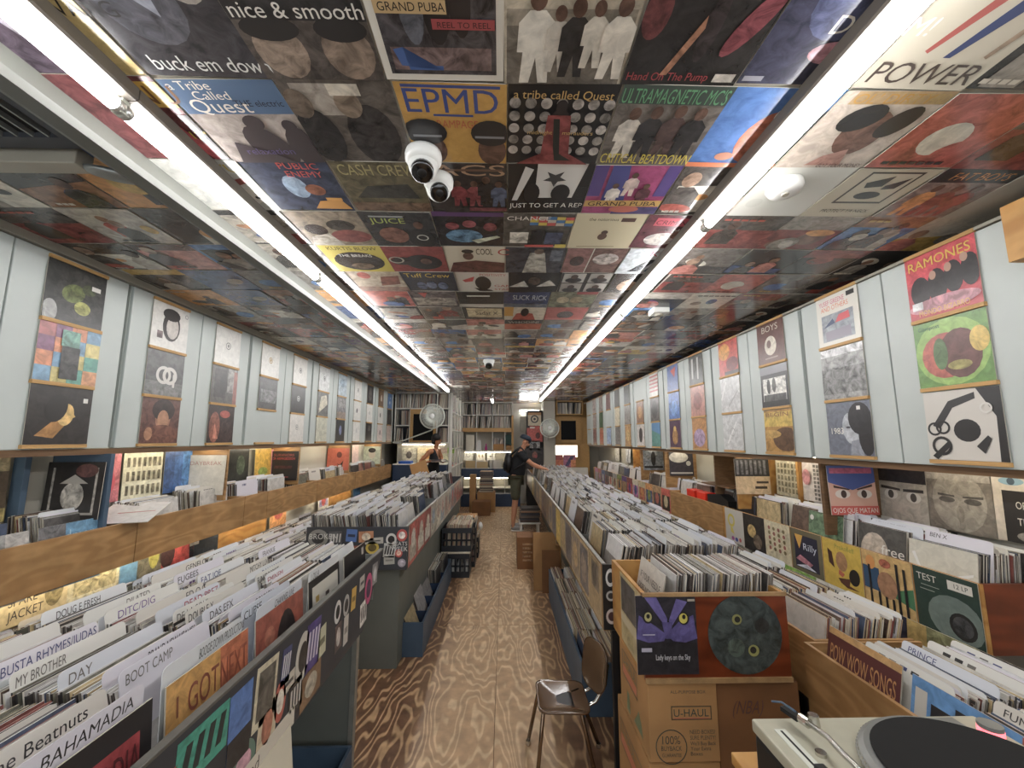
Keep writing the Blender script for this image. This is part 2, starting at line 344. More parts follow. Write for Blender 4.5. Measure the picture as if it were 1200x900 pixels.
# ---------------------------------------------------------------- setting: floor, walls, ceiling
XL, XR, ZC = -2.55, 2.55, 2.655
fl = struct('floor')
MB().box(XL - .2, -1.6, -.06, XR + .2, 11.2, -.008).build('subfloor', 'dkwood', fl)
ycuts = [-1.5, 1.56, 4.0, 6.44, 7.68, 8.9, 11.1]; xcuts = [-2.55, -1.27, -.05, 1.17, 2.55]
for a, b in zip(ycuts, ycuts[1:]):
    for c, d in zip(xcuts, xcuts[1:]):
        MB().box(c + .002, a + .002, -.008, d - .002, b - .002, 0).build('plywood_sheet', 'floor', fl)
for nm, bx in (('wall_left', (XL - .12, -1.6, 0, XL, 11.2, 2.8)), ('wall_right', (XR, -1.6, 0, XR + .12, 11.2, 2.8)), ('wall_back', (XL, 11.1, 0, XR, 11.22, 2.8)), ('wall_front', (XL, -1.62, 2.45, XR, -1.5, 2.8)), ('wall_front_left', (XL, -1.62, 0, -1.9, -1.5, 2.45)), ('wall_front_right', (1.9, -1.62, 0, XR, -1.5, 2.45)), ('wall_front_sill', (-1.9, -1.62, 0, 1.9, -1.5, .5))):  # unseen front wall; its opening is added to let daylight brighten near faces
    o = MB().box(*bx).build(nm, 'wall'); o['kind'] = 'structure'
ceil = MB().box(XL - .12, -1.62, ZC, XR + .12, 11.22, 2.8).build('ceiling', 'wall'); ceil['kind'] = 'structure'

# ceiling covered in record sleeves; u to the right, top of each sleeve towards the front of the shop
W_, K_, CR = '#e8e4da', '#151515', '#cfc3a4'
fig = lambda x, y, s, c, hd='#5a3c2c~4': [('p', c, x - .12 * s, y + .14 * s, x - .05 * s, y + .22 * s, x + .05 * s, y + .22 * s, x + .12 * s, y + .14 * s, x + .13 * s, y - .06 * s, x + .09 * s, y - .06 * s, x + .1 * s, y - .3 * s, x + .03 * s, y - .3 * s, x, y - .1 * s, x - .04 * s, y - .3 * s, x - .11 * s, y - .3 * s, x - .09 * s, y - .06 * s, x - .13 * s, y - .06 * s), ('e', x, y + .29 * s, .055 * s, .075 * s, hd)]
CE = {
 (0, -4): ('#4a3a4c~5', [('r', .7, 0, 1, 1, '#c9b06a~2'), ('p', '#b8b0bc~5', .1, 1, .4, 1, .7, 0, .45, 0), ('t', 'WANG', .72, .5, .12, K_)]),
 (0, -3): ('#2e2d33~4', [('e', .4, .6, .3, .32, '#4b4c55~5'), ('p', '#8f93a0~3', .28, .75, .5, .5, .55, .75, .45, .85), ('e', .8, .8, .16, .2, '#8d857d~6'), ('t', 'buck em down', .12, .06, .14, '#dcdcd8')]),
 (0, -2): ('#1d1b1c~4', [('r', 0, .0, 1, .5, '#4c433c~5'), ('e', .25, .25, .2, .24, '#8e7a68~5'), ('e', .78, .25, .2, .24, '#84705e~5'), ('e', .25, .44, .22, .1, '#1a1614'), ('e', .78, .44, .2, .1, '#1a1614'), ('t', 'nice & smooth', .03, .52, .12, W_), ('t', 'NEW', .7, .85, .1, '#bdb6ac')]),
 (0, -1): ('#e4dfd2', [('r', .06, .06, .94, .95, '#3d3a3e~7'), ('r', .1, .1, .9, .3, '#6f5a58~6'), ('p', '#2f5a9c', .12, .28, .2, .3, .22, .1, .5, .1, .5, .14, .16, .14), ('e', .5, .62, .1, .3, '#15151a'), ('e', .68, .66, .08, .28, '#1b1518'), ('e', .32, .62, .09, .3, '#5a5e68~5'), ('r', .06, .56, .58, .66, '#c9a870'), ('t', 'GRAND PUBA', .09, .58, .065, K_, 'l', .48), ('r', .46, .45, .93, .53, '#a02a30'), ('t', 'REEL TO REEL', .5, .465, .045, '#40141a', 'l', .4)]),
 (0, 0): ('#b8ad97~3', [('r', .02, 0, .98, .5, '#6c655a~4'), ('r', .02, .5, .98, .62, '#8d8474~4')] + fig(.25, .36, 1.15, '#d8d2c4~2') + fig(.42, .36, .8, '#c0b8aa~2') + fig(.55, .36, .95, '#22201f~3') + fig(.7, .4, .8, '#c8c0b0~2') + fig(.88, .36, 1.0, '#d4ccbc~2') + [('e', .38, .95, .12, .03, '#c0a040')]),
 (0, 1): ('#0f0d0e~3', [('e', .1, .6, .1, .2, '#5c1a1c~5'), ('e', .55, .5, .07, .28, '#22181a~5'), ('p', '#a06a48~4', .3, .1, .36, .1, .5, .5, .48, .6), ('e', .85, .55, .09, .3, '#6d1c2a~6', -.4), ('t', 'Hand On The Pump', .03, .05, .08, '#a02028', 'l', .7), ('r', .78, .04, .96, .12, '#b8b0a4~5')]),
 (0, 2): ('#252842~4', [('e', .5, .7, .3, .3, '#3c4468~5'), ('e', .62, .3, .2, .1, '#b47a88~4'), ('t', 'DAAAM!', .45, .46, .15, W_), ('r', .03, .03, .2, .08, '#9a9aa4')]),
 (0, 3): ('#cdc4ae', [('p', '#b0483c', .3, .35, .34, .33, .56, .9, .46, .95), ('p', '#2a3c70', .5, .3, .56, .3, .8, .9, .66, .98), ('p', '#9c846c~3', .82, .32, .86, .3, .98, .8, .92, .9), ('t', 'POWER', .06, .06, .2, '#4a3c34', 'l', .9)]),
 (1, -4): ('#6c2026~4', [('r', .55, .68, 1, .95, '#d8a818'), ('t', 'NU', .68, .72, .2, '#7a4a10'), ('p', '#c8404c~3', .55, .6, .75, .6, 1, 0, .85, 0), ('r', .9, 0, 1, .6, '#3a3a3c'), ('t', '12"', .85, .3, .1, '#d8c020')]),
 (1, -3): ('#a89c94~3', [('r', 0, .64, 1, 1, '#46688e'), ('t', 'a Tribe', .04, .9, .09, W_), ('t', 'Called', .2, .8, .09, W_), ('t', 'Quest', .1, .66, .15, W_), ('t', 'THE electric', .52, .73, .07, '#1c2438', 'l', .44), ('e', .55, .2, .2, .32, '#3a3034', .3), ('e', .55, .54, .1, .09, '#3a3034', .5), ('e', .9, .2, .16, .3, '#3a3034'), ('e', .88, .5, .07, .08, '#3a3034'), ('p', '#40363c', .1, 0, .7, 0, .5, .16, .2, .3), ('t', 'relaxation', .25, .13, .09, '#5c4c84', 'l', .5)]),
 (1, -2): ('#5c544c~4', [('r', .1, .62, .62, .96, '#a49a8e~3'), ('e', .68, .35, .25, .4, '#2c2826~5'), ('e', .55, .75, .12, .16, '#84725f~4'), ('r', .42, .84, .7, .96, '#cfc6b4~3'), ('e', .15, .35, .2, .36, '#1c1a1a~4'), ('e', .1, .75, .12, .16, '#6c5c4c~4')]),
 (1, -1): ('#c9972e~1', [('t', 'EPMD', .06, .68, .27, '#24408a', 'l', .86), ('r', .06, .95, .94, .98, '#24408a'), ('r', .3, .64, .68, .665, '#24408a'), ('t', 'RAMPAGE', .32, .5, .1, '#c05a22', 'l', .4), ('e', .2, .2, .17, .22, '#5a3a2a~4'), ('e', .18, .44, .22, .17, '#15161a'), ('e', .85, .2, .15, .22, '#5a3a2a~4'), ('e', .84, .44, .2, .17, '#15161a'), ('r', .05, .38, .34, .41, '#8a8c90'), ('r', .68, .38, .98, .41, '#8a8c90')]),
 (1, 0): ('#1b1a1b', [('e', (i % 7) * .145 + .065, .2 + (i // 7) * .155, .052, .06, ('#a8a098~6', '#8a847c~6')[i % 2]) for i in range(35)] + [('e', .5, .45, .13, .33, '#241c1c'), ('e', .5, .8, .055, .07, '#241c1c'), ('p', '#7c2a28~4', .38, .7, .6, .7, .66, .2, .9, .04, .1, .04, .36, .2), ('p', '#20241f', .44, .66, .5, .66, .56, .2, .7, .1, .52, .1, .48, .3), ('t', 'a tribe called Quest', .05, .88, .09, '#c8a050', 'l', .9), ('t', 'midnight', .2, .47, .05, '#c8a050'), ('t', 'marauders', .55, .47, .05, '#c8a050')]),
 (1, 1): ('#6c645c~4', [('r', 0, .8, 1, 1, '#3a4a42'), ('t', "ULTRAMAGNETIC MC'S", .02, .81, .16, '#5aa06c', 'l', .96)] + fig(.2, .4, 1, '#d0c8ba~3') + fig(.4, .42, 1, '#201e20~3') + fig(.62, .44, 1, '#4a3430~4') + fig(.82, .42, 1, '#1c1c1f~3') + [('t', 'CRITICAL BEATDOWN', .01, .03, .15, '#d8c428', 'l', .98)]),
 (1, 2): ('#2f6ab0~2', [('e', .62, .42, .25, .35, '#b85a30~4'), ('e', .68, .72, .14, .12, '#d8d2c8~3'), ('e', .66, .58, .09, .12, '#3c2a24'), ('p', '#16161c', .75, 0, 1, 0, 1, .8, .85, .4), ('r', 0, 0, 1, .07, '#d06a2c'), ('e', .35, .17, .1, .06, '#b87a5c')]),
 (1, 3): ('#bfb0a0~2', [('r', .1, .86, 1, 1, '#b09060~2'), ('t', "OL' DIRTY", .12, .87, .11, '#c08a20'), ('t', 'BASTARD', .62, .87, .11, '#b89a58', 'l', .36), ('e', .55, .5, .22, .3, '#6a4636~4', .3), ('e', .38, .7, .2, .16, '#1c191a', .4), ('e', .78, .65, .14, .2, '#2a1f1c', -.3), ('p', '#b08070~3', .3, .05, .7, .05, .6, .3, .4, .2), ('t', 'GOT YOUR MONEY', .45, .02, .06, '#4a3034', 'l', .5)]),
 (2, -4): ('#c8c8c0~2', [('t', 'WU', .6, .8, .14, '#c8b020'), ('p', '#8c2c24', .6, .6, .9, .7, .95, .62, .65, .5), ('e', .7, .3, .25, .16, '#e4e0d4', .3), ('e', .85, .3, .03, .03, K_)]),
 (2, -3): ('#20304c~4', [('e', .45, .5, .14, .22, '#8aa0b8~4'), ('e', .66, .45, .12, .11, '#8a4a28~4'), ('t', 'PUBLIC', .42, .84, .11, '#c0342c', 'l', .45), ('t', 'ENEMY', .45, .7, .11, '#c0342c', 'l', .42), ('p', '#d0902c', .5, .05, .98, .05, .9, .25, .62, .22), ('r', .72, .24, .92, .3, '#d8982c')]),
 (2, -2): ('#5c5436~5', [('t', 'CASH CREW', .06, .76, .2, '#a89c60', 'l', .9), ('p', '#2c2c22~4', .1, .3, .9, .3, .8, .6, .3, .55), ('r', 0, 0, 1, .2, '#6a4e34~6')]),
 (2, -1): ('#2a2422~4', [('t', 'ACS', .12, .78, .2, '#b08a68', 'l', .86), ('r', .25, .86, .95, .9, '#6a4c38')] + fig(.4, .4, .8, '#7c2028~5') + fig(.6, .4, .8, '#7a2a30~5') + fig(.75, .45, .9, '#171518~3') + fig(.9, .4, .8, '#40506c~5') + [('r', .5, .06, 1, .14, '#6a2a30~4')]),
 (2, 0): ('#141416', [('p', '#d8d6d0', .34, .35, .82, .35, .92, 1, .34, 1), ('p', '#d8d6d0', .05, .3, .12, .3, .3, .9, .2, .95), ('p', '#3a3a3a', .46, .86, .56, .8, .66, .86, .62, .76, .7, .7, .6, .68, .56, .58, .52, .68, .42, .7, .5, .76), ('t', 'JUST TO GET A REP', .02, .14, .1, W_, 'l', .96), ('e', .3, .45, .1, .2, '#1c1c1e'), ('e', .66, .45, .12, .18, '#18181a')]),
 (2, 1): ('#a02a6a~2', [('r', 0, .4, .16, 1, '#4a3080'), ('r', .84, .4, 1, 1, '#4a3080'), ('p', '#383c8c', .2, .3, .5, .3, .4, 1, .2, 1)] + fig(.5, .62, .7, '#d0b8b0~3') + fig(.32, .42, .7, '#e0d8d0~3') + fig(.7, .42, .7, '#5c2030~4') + [('r', 0, .18, 1, .32, '#c89a40'), ('t', 'GRAND PUBA', .05, .2, .1, '#2c1c20', 'l', .9), ('r', .4, 0, 1, .17, '#40346c~3'), ('e', .55, .12, .2, .08, '#c05a40')]),
 (2, 3): ('#d2d2c8', [('e', .2, .3, .1, .1, '#c8c8be')]),
 (2, 4): ('#c8bfa6', [('r', .2, .32, .85, .95, '#3c3834'), ('r', .23, .36, .82, .92, '#c8bfa6'), ('p', K_, .3, .75, .55, .88, .55, .68, .35, .65), ('p', K_, .58, .7, .78, .85, .74, .64, .58, .62), ('e', .52, .5, .16, .08, K_), ('t', 'PROTECT YA NECK', .2, .12, .07, '#3c3834', 'l', .65)]),
 (2, 5): ('#8c7870~4', [('r', 0, .75, 1, 1, '#1c1a1c'), ('t', 'FAT BOYS', .2, .8, .14, '#c8822c', 'l', .7)] + fig(.25, .35, 1, '#d08a3c~4') + fig(.5, .35, 1, '#7c3024~5') + fig(.75, .35, 1, '#8c3c2c~5')),
 (2, 6): ('#cfc6b4', [('r', .1, .1, .9, .9, '#ccc3b0')]),
 (3, -3): ('#8a7c68~4', [('e', .25, .5, .16, .16, '#2a2220~4'), ('e', .65, .62, .2, .16, '#32302a~4'), ('e', .7, .3, .3, .2, '#7c3430~4'), ('p', '#b0a898~4', 0, 0, .5, 0, .4, .4, .1, .3)]),
 (3, -2): ('#26282a~3', [('t', 'JUICE', .1, .7, .14, '#a8b84c', 'l', .5), ('r', .12, .86, .6, .9, '#9aa0a0'), ('e', .35, .35, .22, .24, '#7a4a38~4'), ('e', .75, .25, .2, .3, '#141416'), ('e', .77, .66, .07, .1, '#5a3a2c~4'), ('o', .77, .3, .07, .09, '#c8c8c0')]),
 (3, -1): ('#1c1a22~4', [('r', 0, .88, 1, 1, '#5c3470'), ('e', .4, .32, .28, .2, '#4a7a9c~7'), ('e', .25, .62, .1, .1, '#7c2c34~5'), ('e', .5, .68, .1, .1, '#944048~5'), ('e', .8, .6, .1, .12, '#7c3038~5'), ('p', '#c0c8b0~4', .5, .2, .9, .35, .95, .3, .6, .1)]),
 (3, 0): ('#57534c~3', [('r', x * .125 + .38, .8 - y * .08 + .04, x * .125 + .5, .8 - y * .08 + .12, ('#c83c34', '#d8c040', '#3c78b0', '#c8c0b0')[(x * 3 + y) % 4]) for x in range(5) for y in range(3)] + [('t', 'CHANCE', .05, .84, .11, W_), ('r', .1, .15, .38, .5, '#c8c4b8~6'), ('r', .42, .1, .62, .56, '#1c1c20~3'), ('r', .64, .12, .9, .5, '#3c4460~5'), ('p', '#c83c34', .34, .02, .8, .02, .8, .1, .34, .1), ('r', .82, 0, 1, .12, '#d8c040')]),
 (3, 1): ('#d3c7a2', [('t', 'the notorious', .2, .82, .08, '#2c2824', 'l', .42), ('r', .66, .8, .86, .9, '#4a2c24'), ('e', .5, .5, .05, .06, '#4a3428'), ('e', .49, .38, .07, .1, '#5c4030'), ('r', .15, .06, .75, .075, '#6c6450')]),
 (3, 2): ('#5a1c2c~4', [('r', .14, .7, .8, .92, '#c8304c'), ('t', 'CRIMINAL', .16, .74, .12, '#4a0c1c', 'l', .6), ('t', 'MINDED', .5, .5, .13, W_, 'l', .45), ('e', .4, .3, .25, .2, '#c8bfb8~5'), ('e', .6, .45, .1, .12, '#8a5a4c~4')]),
 (4, -3): ('#cdb93c', [('t', 'KURTIS BLOW', .12, .84, .12, '#4a4a1c', 'l', .8), ('e', .5, .42, .42, .36, '#2c2620~4'), ('t', 'THE BREAKS', .22, .6, .1, W_, 'l', .55), ('e', .5, .25, .2, .12, '#6c5844~5')]),
 (4, -2): ('#8a2c26~2', [('e', .6, .4, .32, .3, '#1c1a1c~3'), ('e', .25, .45, .2, .16, '#2c2220~4'), ('e', .65, .45, .1, .12, '#5a3a30~4'), ('o', .15, .5, .1, .13, '#b0a898')]),
 (4, -1): ('#d4cbb4', [('t', 'COOL', .52, .72, .22, '#1c1c20', 'l', .28), ('t', 'C', .88, .72, .22, '#b02c28'), ('p', '#5c2c24~3', 0, 0, 1, 0, 1, .42, .5, .5, .1, .4), ('e', .38, .66, .09, .14, '#5a3a2c~4'), ('e', .38, .84, .1, .07, '#2c2420')]),
 (4, 0): ('#3a3c44~4', [('p', '#aca89c~5', .3, 0, .75, 0, .65, .8, .4, .8), ('e', .55, .85, .08, .1, '#6c5c50~4'), ('r', .75, .5, .95, .9, '#5c6470~5')]),
 (4, 1): ('#6c4c44~4', [('r', 0, 0, .42, 1, '#8a5a54~3'), ('e', .22, .5, .12, .2, '#3a2420~4'), ('e', .7, .6, .22, .22, '#b0a49c~6'), ('r', .42, 0, .44, 1, '#d0c8b8')]),
 (4, 2): ('#c8d0d4~3', [('t', 'KRS', .4, .72, .2, '#d03060', 'l', .4), ('p', '#22303c', .2, .1, .4, .1, .6, .6, .45, .6), ('p', '#3c5a70~4', .5, .1, .9, .2, .9, .5, .6, .5)]),
 (5, -3): ('#b8a890~3', [('e', .3, .8, .12, .15, '#b05040~4'), ('p', '#7c4434~4', .5, .3, .9, .4, .95, .8, .6, .75), ('r', 0, 0, 1, .25, '#8c6c5c~4')]),
 (5, -2): ('#202432~3', [('t', 'Tuff Crew', .06, .74, .2, '#d0b028', 'l', .85), ('e', .3, .3, .1, .2, '#4c5874~5'), ('e', .5, .34, .1, .2, '#566480~5'), ('e', .72, .3, .1, .2, '#4c5874~5')]),
 (5, -1): ('#d8d2c6', [('t', 'POSITIVITY', .45, .82, .12, '#b0342c', 'l', .5), ('e', .5, .45, .16, .36, '#1c1a1c'), ('p', K_, .3, .2, .65, .1, .7, .02, .4, .02), ('p', '#c0342c', .1, .6, .35, .8, .3, .55, .15, .5), ('t', 'GANG', .72, .28, .12, '#b0342c'), ('t', 'STARR', .72, .1, .1, '#b0342c')]),
 (5, 0): ('#222226~4', [('p', '#bcb8b0~4', 0, .3, .3, .6, .4, .3), ('p', '#bcb8b0~4', .55, .3, .8, .65, .95, .35), ('e', .5, .6, .12, .2, '#4a3c34~4')]),
 (5, 1): ('#1c1c1e', [('r', .04, .52, .46, .96, '#bcb8b0'), ('r', .54, .52, .96, .96, '#aaa69e'), ('r', .04, .04, .46, .48, '#a6a29a'), ('r', .54, .04, .96, .48, '#b6b2aa')] + [q for a in ((.25, .6), (.75, .6), (.25, .1), (.75, .1)) for q in (('e', a[0], a[1] + .05, .16, .12, '#1c1c1e'), ('e', a[0], a[1] + .22, .07, .1, '#4a3a34'))]),
 (5, 2): ('#26221f~3', [('e', .45, .45, .26, .36, '#c0a084~3', -.5), ('e', .62, .72, .28, .18, '#1a1512')]),
 (6, -2): ('#5c5250~5', [('r', .05, .1, .95, .6, '#8c8478~6'), ('p', '#a03c34~3', .2, .9, .4, .9, .3, .6)]),
 (6, -1): ('#161618', [('r', .2, .7, .7, .78, '#d8d4c8'), ('r', 0, 0, 1, .2, '#c8c2b4')]),
 (6, 0): ('#2c3a60~3', [('t', 'SLICK RICK', .2, .5, .3, '#b8c0c8', 'l', .75), ('r', 0, 0, 1, .25, '#5c6470~5')]),
 (6, 1): ('#6c6c54~5', [('e', .3, .5, .14, .2, '#a09070~5'), ('e', .6, .5, .14, .2, '#8a7858~5'), ('r', .55, .85, 1, 1, '#8a2c2c')]),
 (7, -1): ('#2a2622~3', [('r', .1, .2, .95, .9, '#c0b088~3'), ('t', 'Sadat X', .3, .4, .3, '#2a2622', 'l', .55)]),
 (7, 0): ('#d0c6b0~2', [('r', 0, .3, .22, 1, '#cc9428'), ('p', '#a8402c~3', .2, 0, .8, 0, .7, .5, .5, .6, .3, .5), ('e', .5, .6, .1, .3, '#2c2220')]),
 (7, 1): ('#a03a30~2', [('e', .5, .4, .2, .3, '#4a3c3c~4'), ('r', 0, 0, 1, .15, '#c0584c')]),
 (8, 0): ('#b45a34~2', [('r', 0, .6, 1, 1, '#2c2624'), ('t', 'WHODINI', .1, .66, .2, '#c8bfb0', 'l', .8)]),
}
rowY = [.998 - .318 * 2, .998 - .318, .998, 1.334, 1.645, 1.968, 2.283] + [2.283 + .316 * k for k in range(1, 30)]
rowY = [rowY[0] - .318 * k for k in range(4, 0, -1)] + rowY
cells = []
for i in range(len(rowY) - 1):
    r = i - 5          # row 0 ends at Y = .998
    off = RN.uniform(-.03, .03) if r > 2 else (.0, .005, .01)[max(0, min(2, r))]
    for c in range(-8, 8):
        x = c * .3185 + .159 + off
        yc = (rowY[i] + rowY[i + 1]) / 2
        if yc > 11.0: continue
        cells.append((math.hypot(x, yc - .2) + (.8 if yc < .5 else 0), r, c, x, yc))
cells.sort()
rest = MB(); shared = []
for k in range(46): shared.append(art_mesh(MB(), rand_art(RN, .5), .314, .314, .002))
sh_ob = [None] * len(shared)
CLAB = {(0, -1): 'white bordered cover lettered GRAND PUBA', (1, -1): 'yellow cover with large blue EPMD lettering', (1, 0): 'black cover with rows of grey heads and a red striped figure', (3, 1): 'plain cream cover with a small figure', (0, 3): 'cream cover lettered POWER with long legged figures', (2, 0): 'black and white cover lettered JUST TO GET A REP', (4, -3): 'yellow cover with a dark oval', (1, 1): 'cover with green title band and yellow CRITICAL BEATDOWN', (1, -3): 'blue and pale grey cover lettered Quest', (0, -2): 'dark cover lettered nice & smooth', (2, 6): 'blank cream sleeve without print'}
nind = 0
for d, r, c, x, y in cells:
    jx, jy, sp = RN.uniform(-.004, .004), RN.uniform(-.004, .004), RN.uniform(-.012, .012)
    zz = ZC - .006 - RN.uniform(0, .003)
    Mx = T(x + jx, y + jy, zz) @ OR['ceil'] @ RZ(sp) @ RX(RN.uniform(-.016, .016)) @ RY(RN.uniform(-.014, .014))
    if (r, c) in CE:
        o = art_mesh(MB(), CE[(r, c)], .314, .33 if r == 1 else .314, .002).build('record_sleeve', 'prc', ceil, Mx); nind += 1
        if (r, c) in CLAB: o['label'] = CLAB[(r, c)]
    elif nind < 296:
        k = RN.randrange(len(shared)); nind += 1
        if sh_ob[k] is None: sh_ob[k] = shared[k].build('record_sleeve', 'prc', ceil, Mx)
        else: copy_at(sh_ob[k], Mx, ceil)
    else:
        k = RN.randrange(len(shared)); s = shared[k]
        rest.add(s.v, s.f, list(s.c), 0, Mx)
tag(rest.build('distant_record_sleeves', 'prc', ceil), kind='stuff')

# ---------------------------------------------------------------- ceiling lights and fittings
def tube_light(x, y0, y1, label, zt=2.585, power='tube'):
    t = thing('tube_light', label, 'light', (x, (y0 + y1) / 2, 2.65), 'ceiling tube lights')
    mb = MB(); mb.prism([(-.046, 2.652), (-.046, 2.614), (-.04, 2.609), (.04, 2.609), (.046, 2.614), (.046, 2.652)], y0 + .002, y1 - .002, None, 0, T(x, 0, 0) @ cols((1, 0, 0), (0, 0, 1), (0, 1, 0)))
    mb.build('housing', 'fixg', t)
    MB().cyl((x, y0 + .02, zt), (x, y1 - .02, zt), .019, 14).build('tube', power, t, None, True)
    for y, s in ((y0, 1), (y1, -1)):
        MB().cyl((x, y + .003 * s, zt), (x, y + .022 * s, zt), .02, 14).build('end_cap', 'tubeend', t, None, True)
        MB().box(x - .014, min(y, y + .012 * s), zt - .018, x + .014, max(y, y + .012 * s), 2.61).build('lamp_holder', 'fix', t)
NTH = ['first', 'second', 'third', 'fourth', 'fifth', 'sixth', 'seventh', 'eighth', 'ninth', 'tenth', 'eleventh', 'twelfth', 'thirteenth', 'fourteenth']
ys = [-1.4, -.18, 1.04, 2.24, 3.45, 4.67, 5.89, 7.11, 7.75]
for i in range(len(ys) - 1): tube_light(-1.06, ys[i], ys[i + 1], f'lit white tube light, {NTH[i]} of the row beside the pale trunking')
ys = [-.81, .41, 1.63, 2.865, 4.085, 5.3, 6.52, 7.74, 8.96, 9.56]
for i in range(len(ys) - 1): tube_light(.865, ys[i], ys[i + 1], f'lit white tube light, {NTH[i]} of the row over the smoke detector')
tube_light(-.28, 9.3, 10.1, 'short lit tube light on the ceiling before the back shelves', 2.59)
o = MB().prism([(-1.31, 2.652), (-1.325, 2.585), (-1.305, 2.578), (-1.25, 2.578), (-1.24, 2.6), (-1.24, 2.652)], -1.4, 8.0, None, 0, cols((1, 0, 0), (0, 0, 1), (0, 1, 0))).build('light_trunking', 'trunk')
tag(o, 'long pale metal trunking running along the ceiling beside the lit tubes', 'trunking')
# twin dome security camera
def dome(label, cx, cy, r, aim, z=2.645):
    t = thing('security_camera', label, 'camera', (cx, cy, z))
    MB().lathe([(r * .95, 0), (r, -.012), (r * .98, -.03), (r * .8, -.045)], 24, None, 0, T(cx, cy, z)).build('base', 'plastic', t, None, True)
    X = T(cx, cy, z - .045) @ RZ(aim[0]) @ RX(aim[1])
    MB().ell((0, 0, 0), r * .82, r * .82, r * .82, None, 0, X, 20, 12).build('ball', 'plastic', t, None, True)
    MB().lathe([(r * .62, -r * .45), (r * .6, -r * .80), (r * .5, -r * .86), (.001, -r * .88)], 22, None, 0, X).build('lens_face', 'lens', t, None, True)
    MB().lathe([(r * .25, -r * .87), (r * .22, -r * .9), (.001, -r * .9)], 16, None, 0, X).build('lens', 'black', t, None, True)
dome('larger white dome camera, nearer of the joined pair on the ceiling', -.275, 1.28, .062, (.1, -.5))
dome('smaller white dome camera joined behind the larger one on the ceiling', -.245, 1.415, .055, (.3, -.75))
dome('small white dome camera alone on the far ceiling', -.185, 4.93, .07, (0, -.7))
t = thing('smoke_detector', 'white round smoke detector on a blank pale ceiling sleeve', 'smoke detector', (1.07, 1.43, 2.64))
MB().lathe([(.062, .012), (.064, -.008), (.056, -.026), (.03, -.034), (.001, -.034)], 28, None, 0, T(1.07, 1.43, 2.64)).build('body', 'plastic', t, None, True)
MB().lathe([(.014, -.034), (.012, -.038), (.001, -.038)], 14, None, 0, T(1.07, 1.43, 2.64)).build('test_button', 'trimc', t)
t = thing('smoke_detector', 'pale square ceiling sensor farther along the tube lights', 'smoke detector', (1.16, 2.95, 2.64))
MB().box(1.1, 2.89, 2.61, 1.22, 3.01, 2.65).build('body', 'plastic', t, None, False, True, .006)
MB().cyl((1.16, 2.95, 2.61), (1.16, 2.95, 2.595), .03, 16).build('sensor', 'trimc', t)
# dark ventilation grille and the bracket lamp at the front corner
t = thing('ceiling_vent', 'dark slatted ventilation grille on the ceiling near the trunking', 'vent', (-1.75, .95, 2.64))
MB().box(-2.16, .62, 2.62, -1.36, .66, 2.652).box(-2.16, 1.2, 2.62, -1.36, 1.25, 2.652).box(-1.40, .66, 2.62, -1.36, 1.2, 2.652).box(-2.16, .66, 2.62, -2.12, 1.2, 2.652).build('frame', 'char', t)
MB().box(-2.12, .66, 2.638, -1.4, 1.2, 2.652).build('duct_shadow', 'blackm', t)
for i in range(15): MB().box(-2.12 + .048 * i + .012, .66, 2.622, -2.12 + .048 * i + .018, 1.2, 2.638).build('slat', 'steel', t)
t = thing('bracket_lamp', 'beige bracket with a flat metal lamp plate under the ceiling', 'lamp', (-1.6, 1.33, 2.6))
MB().box(-2.24, 1.27, 2.585, -1.42, 1.33, 2.65).build('bracket', 'trimc', t, None, False, True, .004)
MB().lathe([(.065, 0), (.06, -.012), (.04, -.018), (.001, -.02)], 24, None, 0, T(-1.365, 1.345, 2.6) @ RZ(.5), 1.3, .55).build('lamp_plate', 'steel', t, None, True)
# ---------------------------------------------------------------- wall cabinets and the sleeves on their ledges
def cabinet(side, i, y0, L, zb, zt, xf, depth, rows, lw, label):
    s = 1 if side == 'L' else -1          # front faces +X on the left wall
    t = thing('wall_cabinet', label, 'cabinet', (xf - s * depth / 2, y0 + L / 2, zb), 'wall cabinets')
    bx = lambda mb, xa, ya, za, xb, yb, zb_: mb.box(min(xa, xb), ya, za, max(xa, xb), yb, zb_)
    bx(MB(), xf - s * depth, y0, zb + .004, xf - s * .018, y0 + L, zt).build('body', 'cab', t)
    h = L / 2
    for d in range(2):
        ya, yb = y0 + d * h + .004, y0 + (d + 1) * h - .004
        dm = bx(MB(), xf - s * .018, ya, zb, xf, yb, zt - .003).build('door', 'cab', t, None, False, True, .003)
        yc = (ya + yb) / 2
        for z in rows:
            g = bx(MB(), xf, yc - lw / 2, z - .018, xf + s * .016, yc + lw / 2, z).build('ledge', 'ledge', None)
            g.parent = dm
        g = bx(MB(), xf, yc - lw / 2, rows[0] + .300 + (.012 if side == 'R' else 0), xf + s * .012, yc + lw / 2, rows[0] + .318 + (.012 if side == 'R' else 0)).build('top_rail', 'ledge', None); g.parent = dm
    return t
rowsL = [2.274, 1.964, 1.655]; rowsR = [2.255, 1.922, 1.588]
LU = [(2.43 + 1.19 * k) for k in range(-2, 5)]; RU = [(2.70 + 1.225 * k) for k in range(-2, 6)]
for i, y in enumerate(LU): cabinet('L', i, y, 1.16, 1.632, 2.605, -2.245, .3, rowsL, .30, f'pale grey double wall cabinet, {NTH[i]} from the front over the plywood bins')
for i, y in enumerate(RU): cabinet('R', i, y, 1.2, 1.56, 2.57, 2.03, .42, rowsR, .31, f'pale grey double wall cabinet, {NTH[i]} from the front over the cover-fronted bins')
def trim(n, *b, mat='trimc'):
    o = MB().box(*b).build(f'trim_{n}', mat); o['kind'] = 'structure'
trim(1, -2.55, -1.5, 2.607, -2.225, 8.4, 2.652); trim(2, 2.02, -1.5, 2.571, 2.06, 10.3, 2.585)
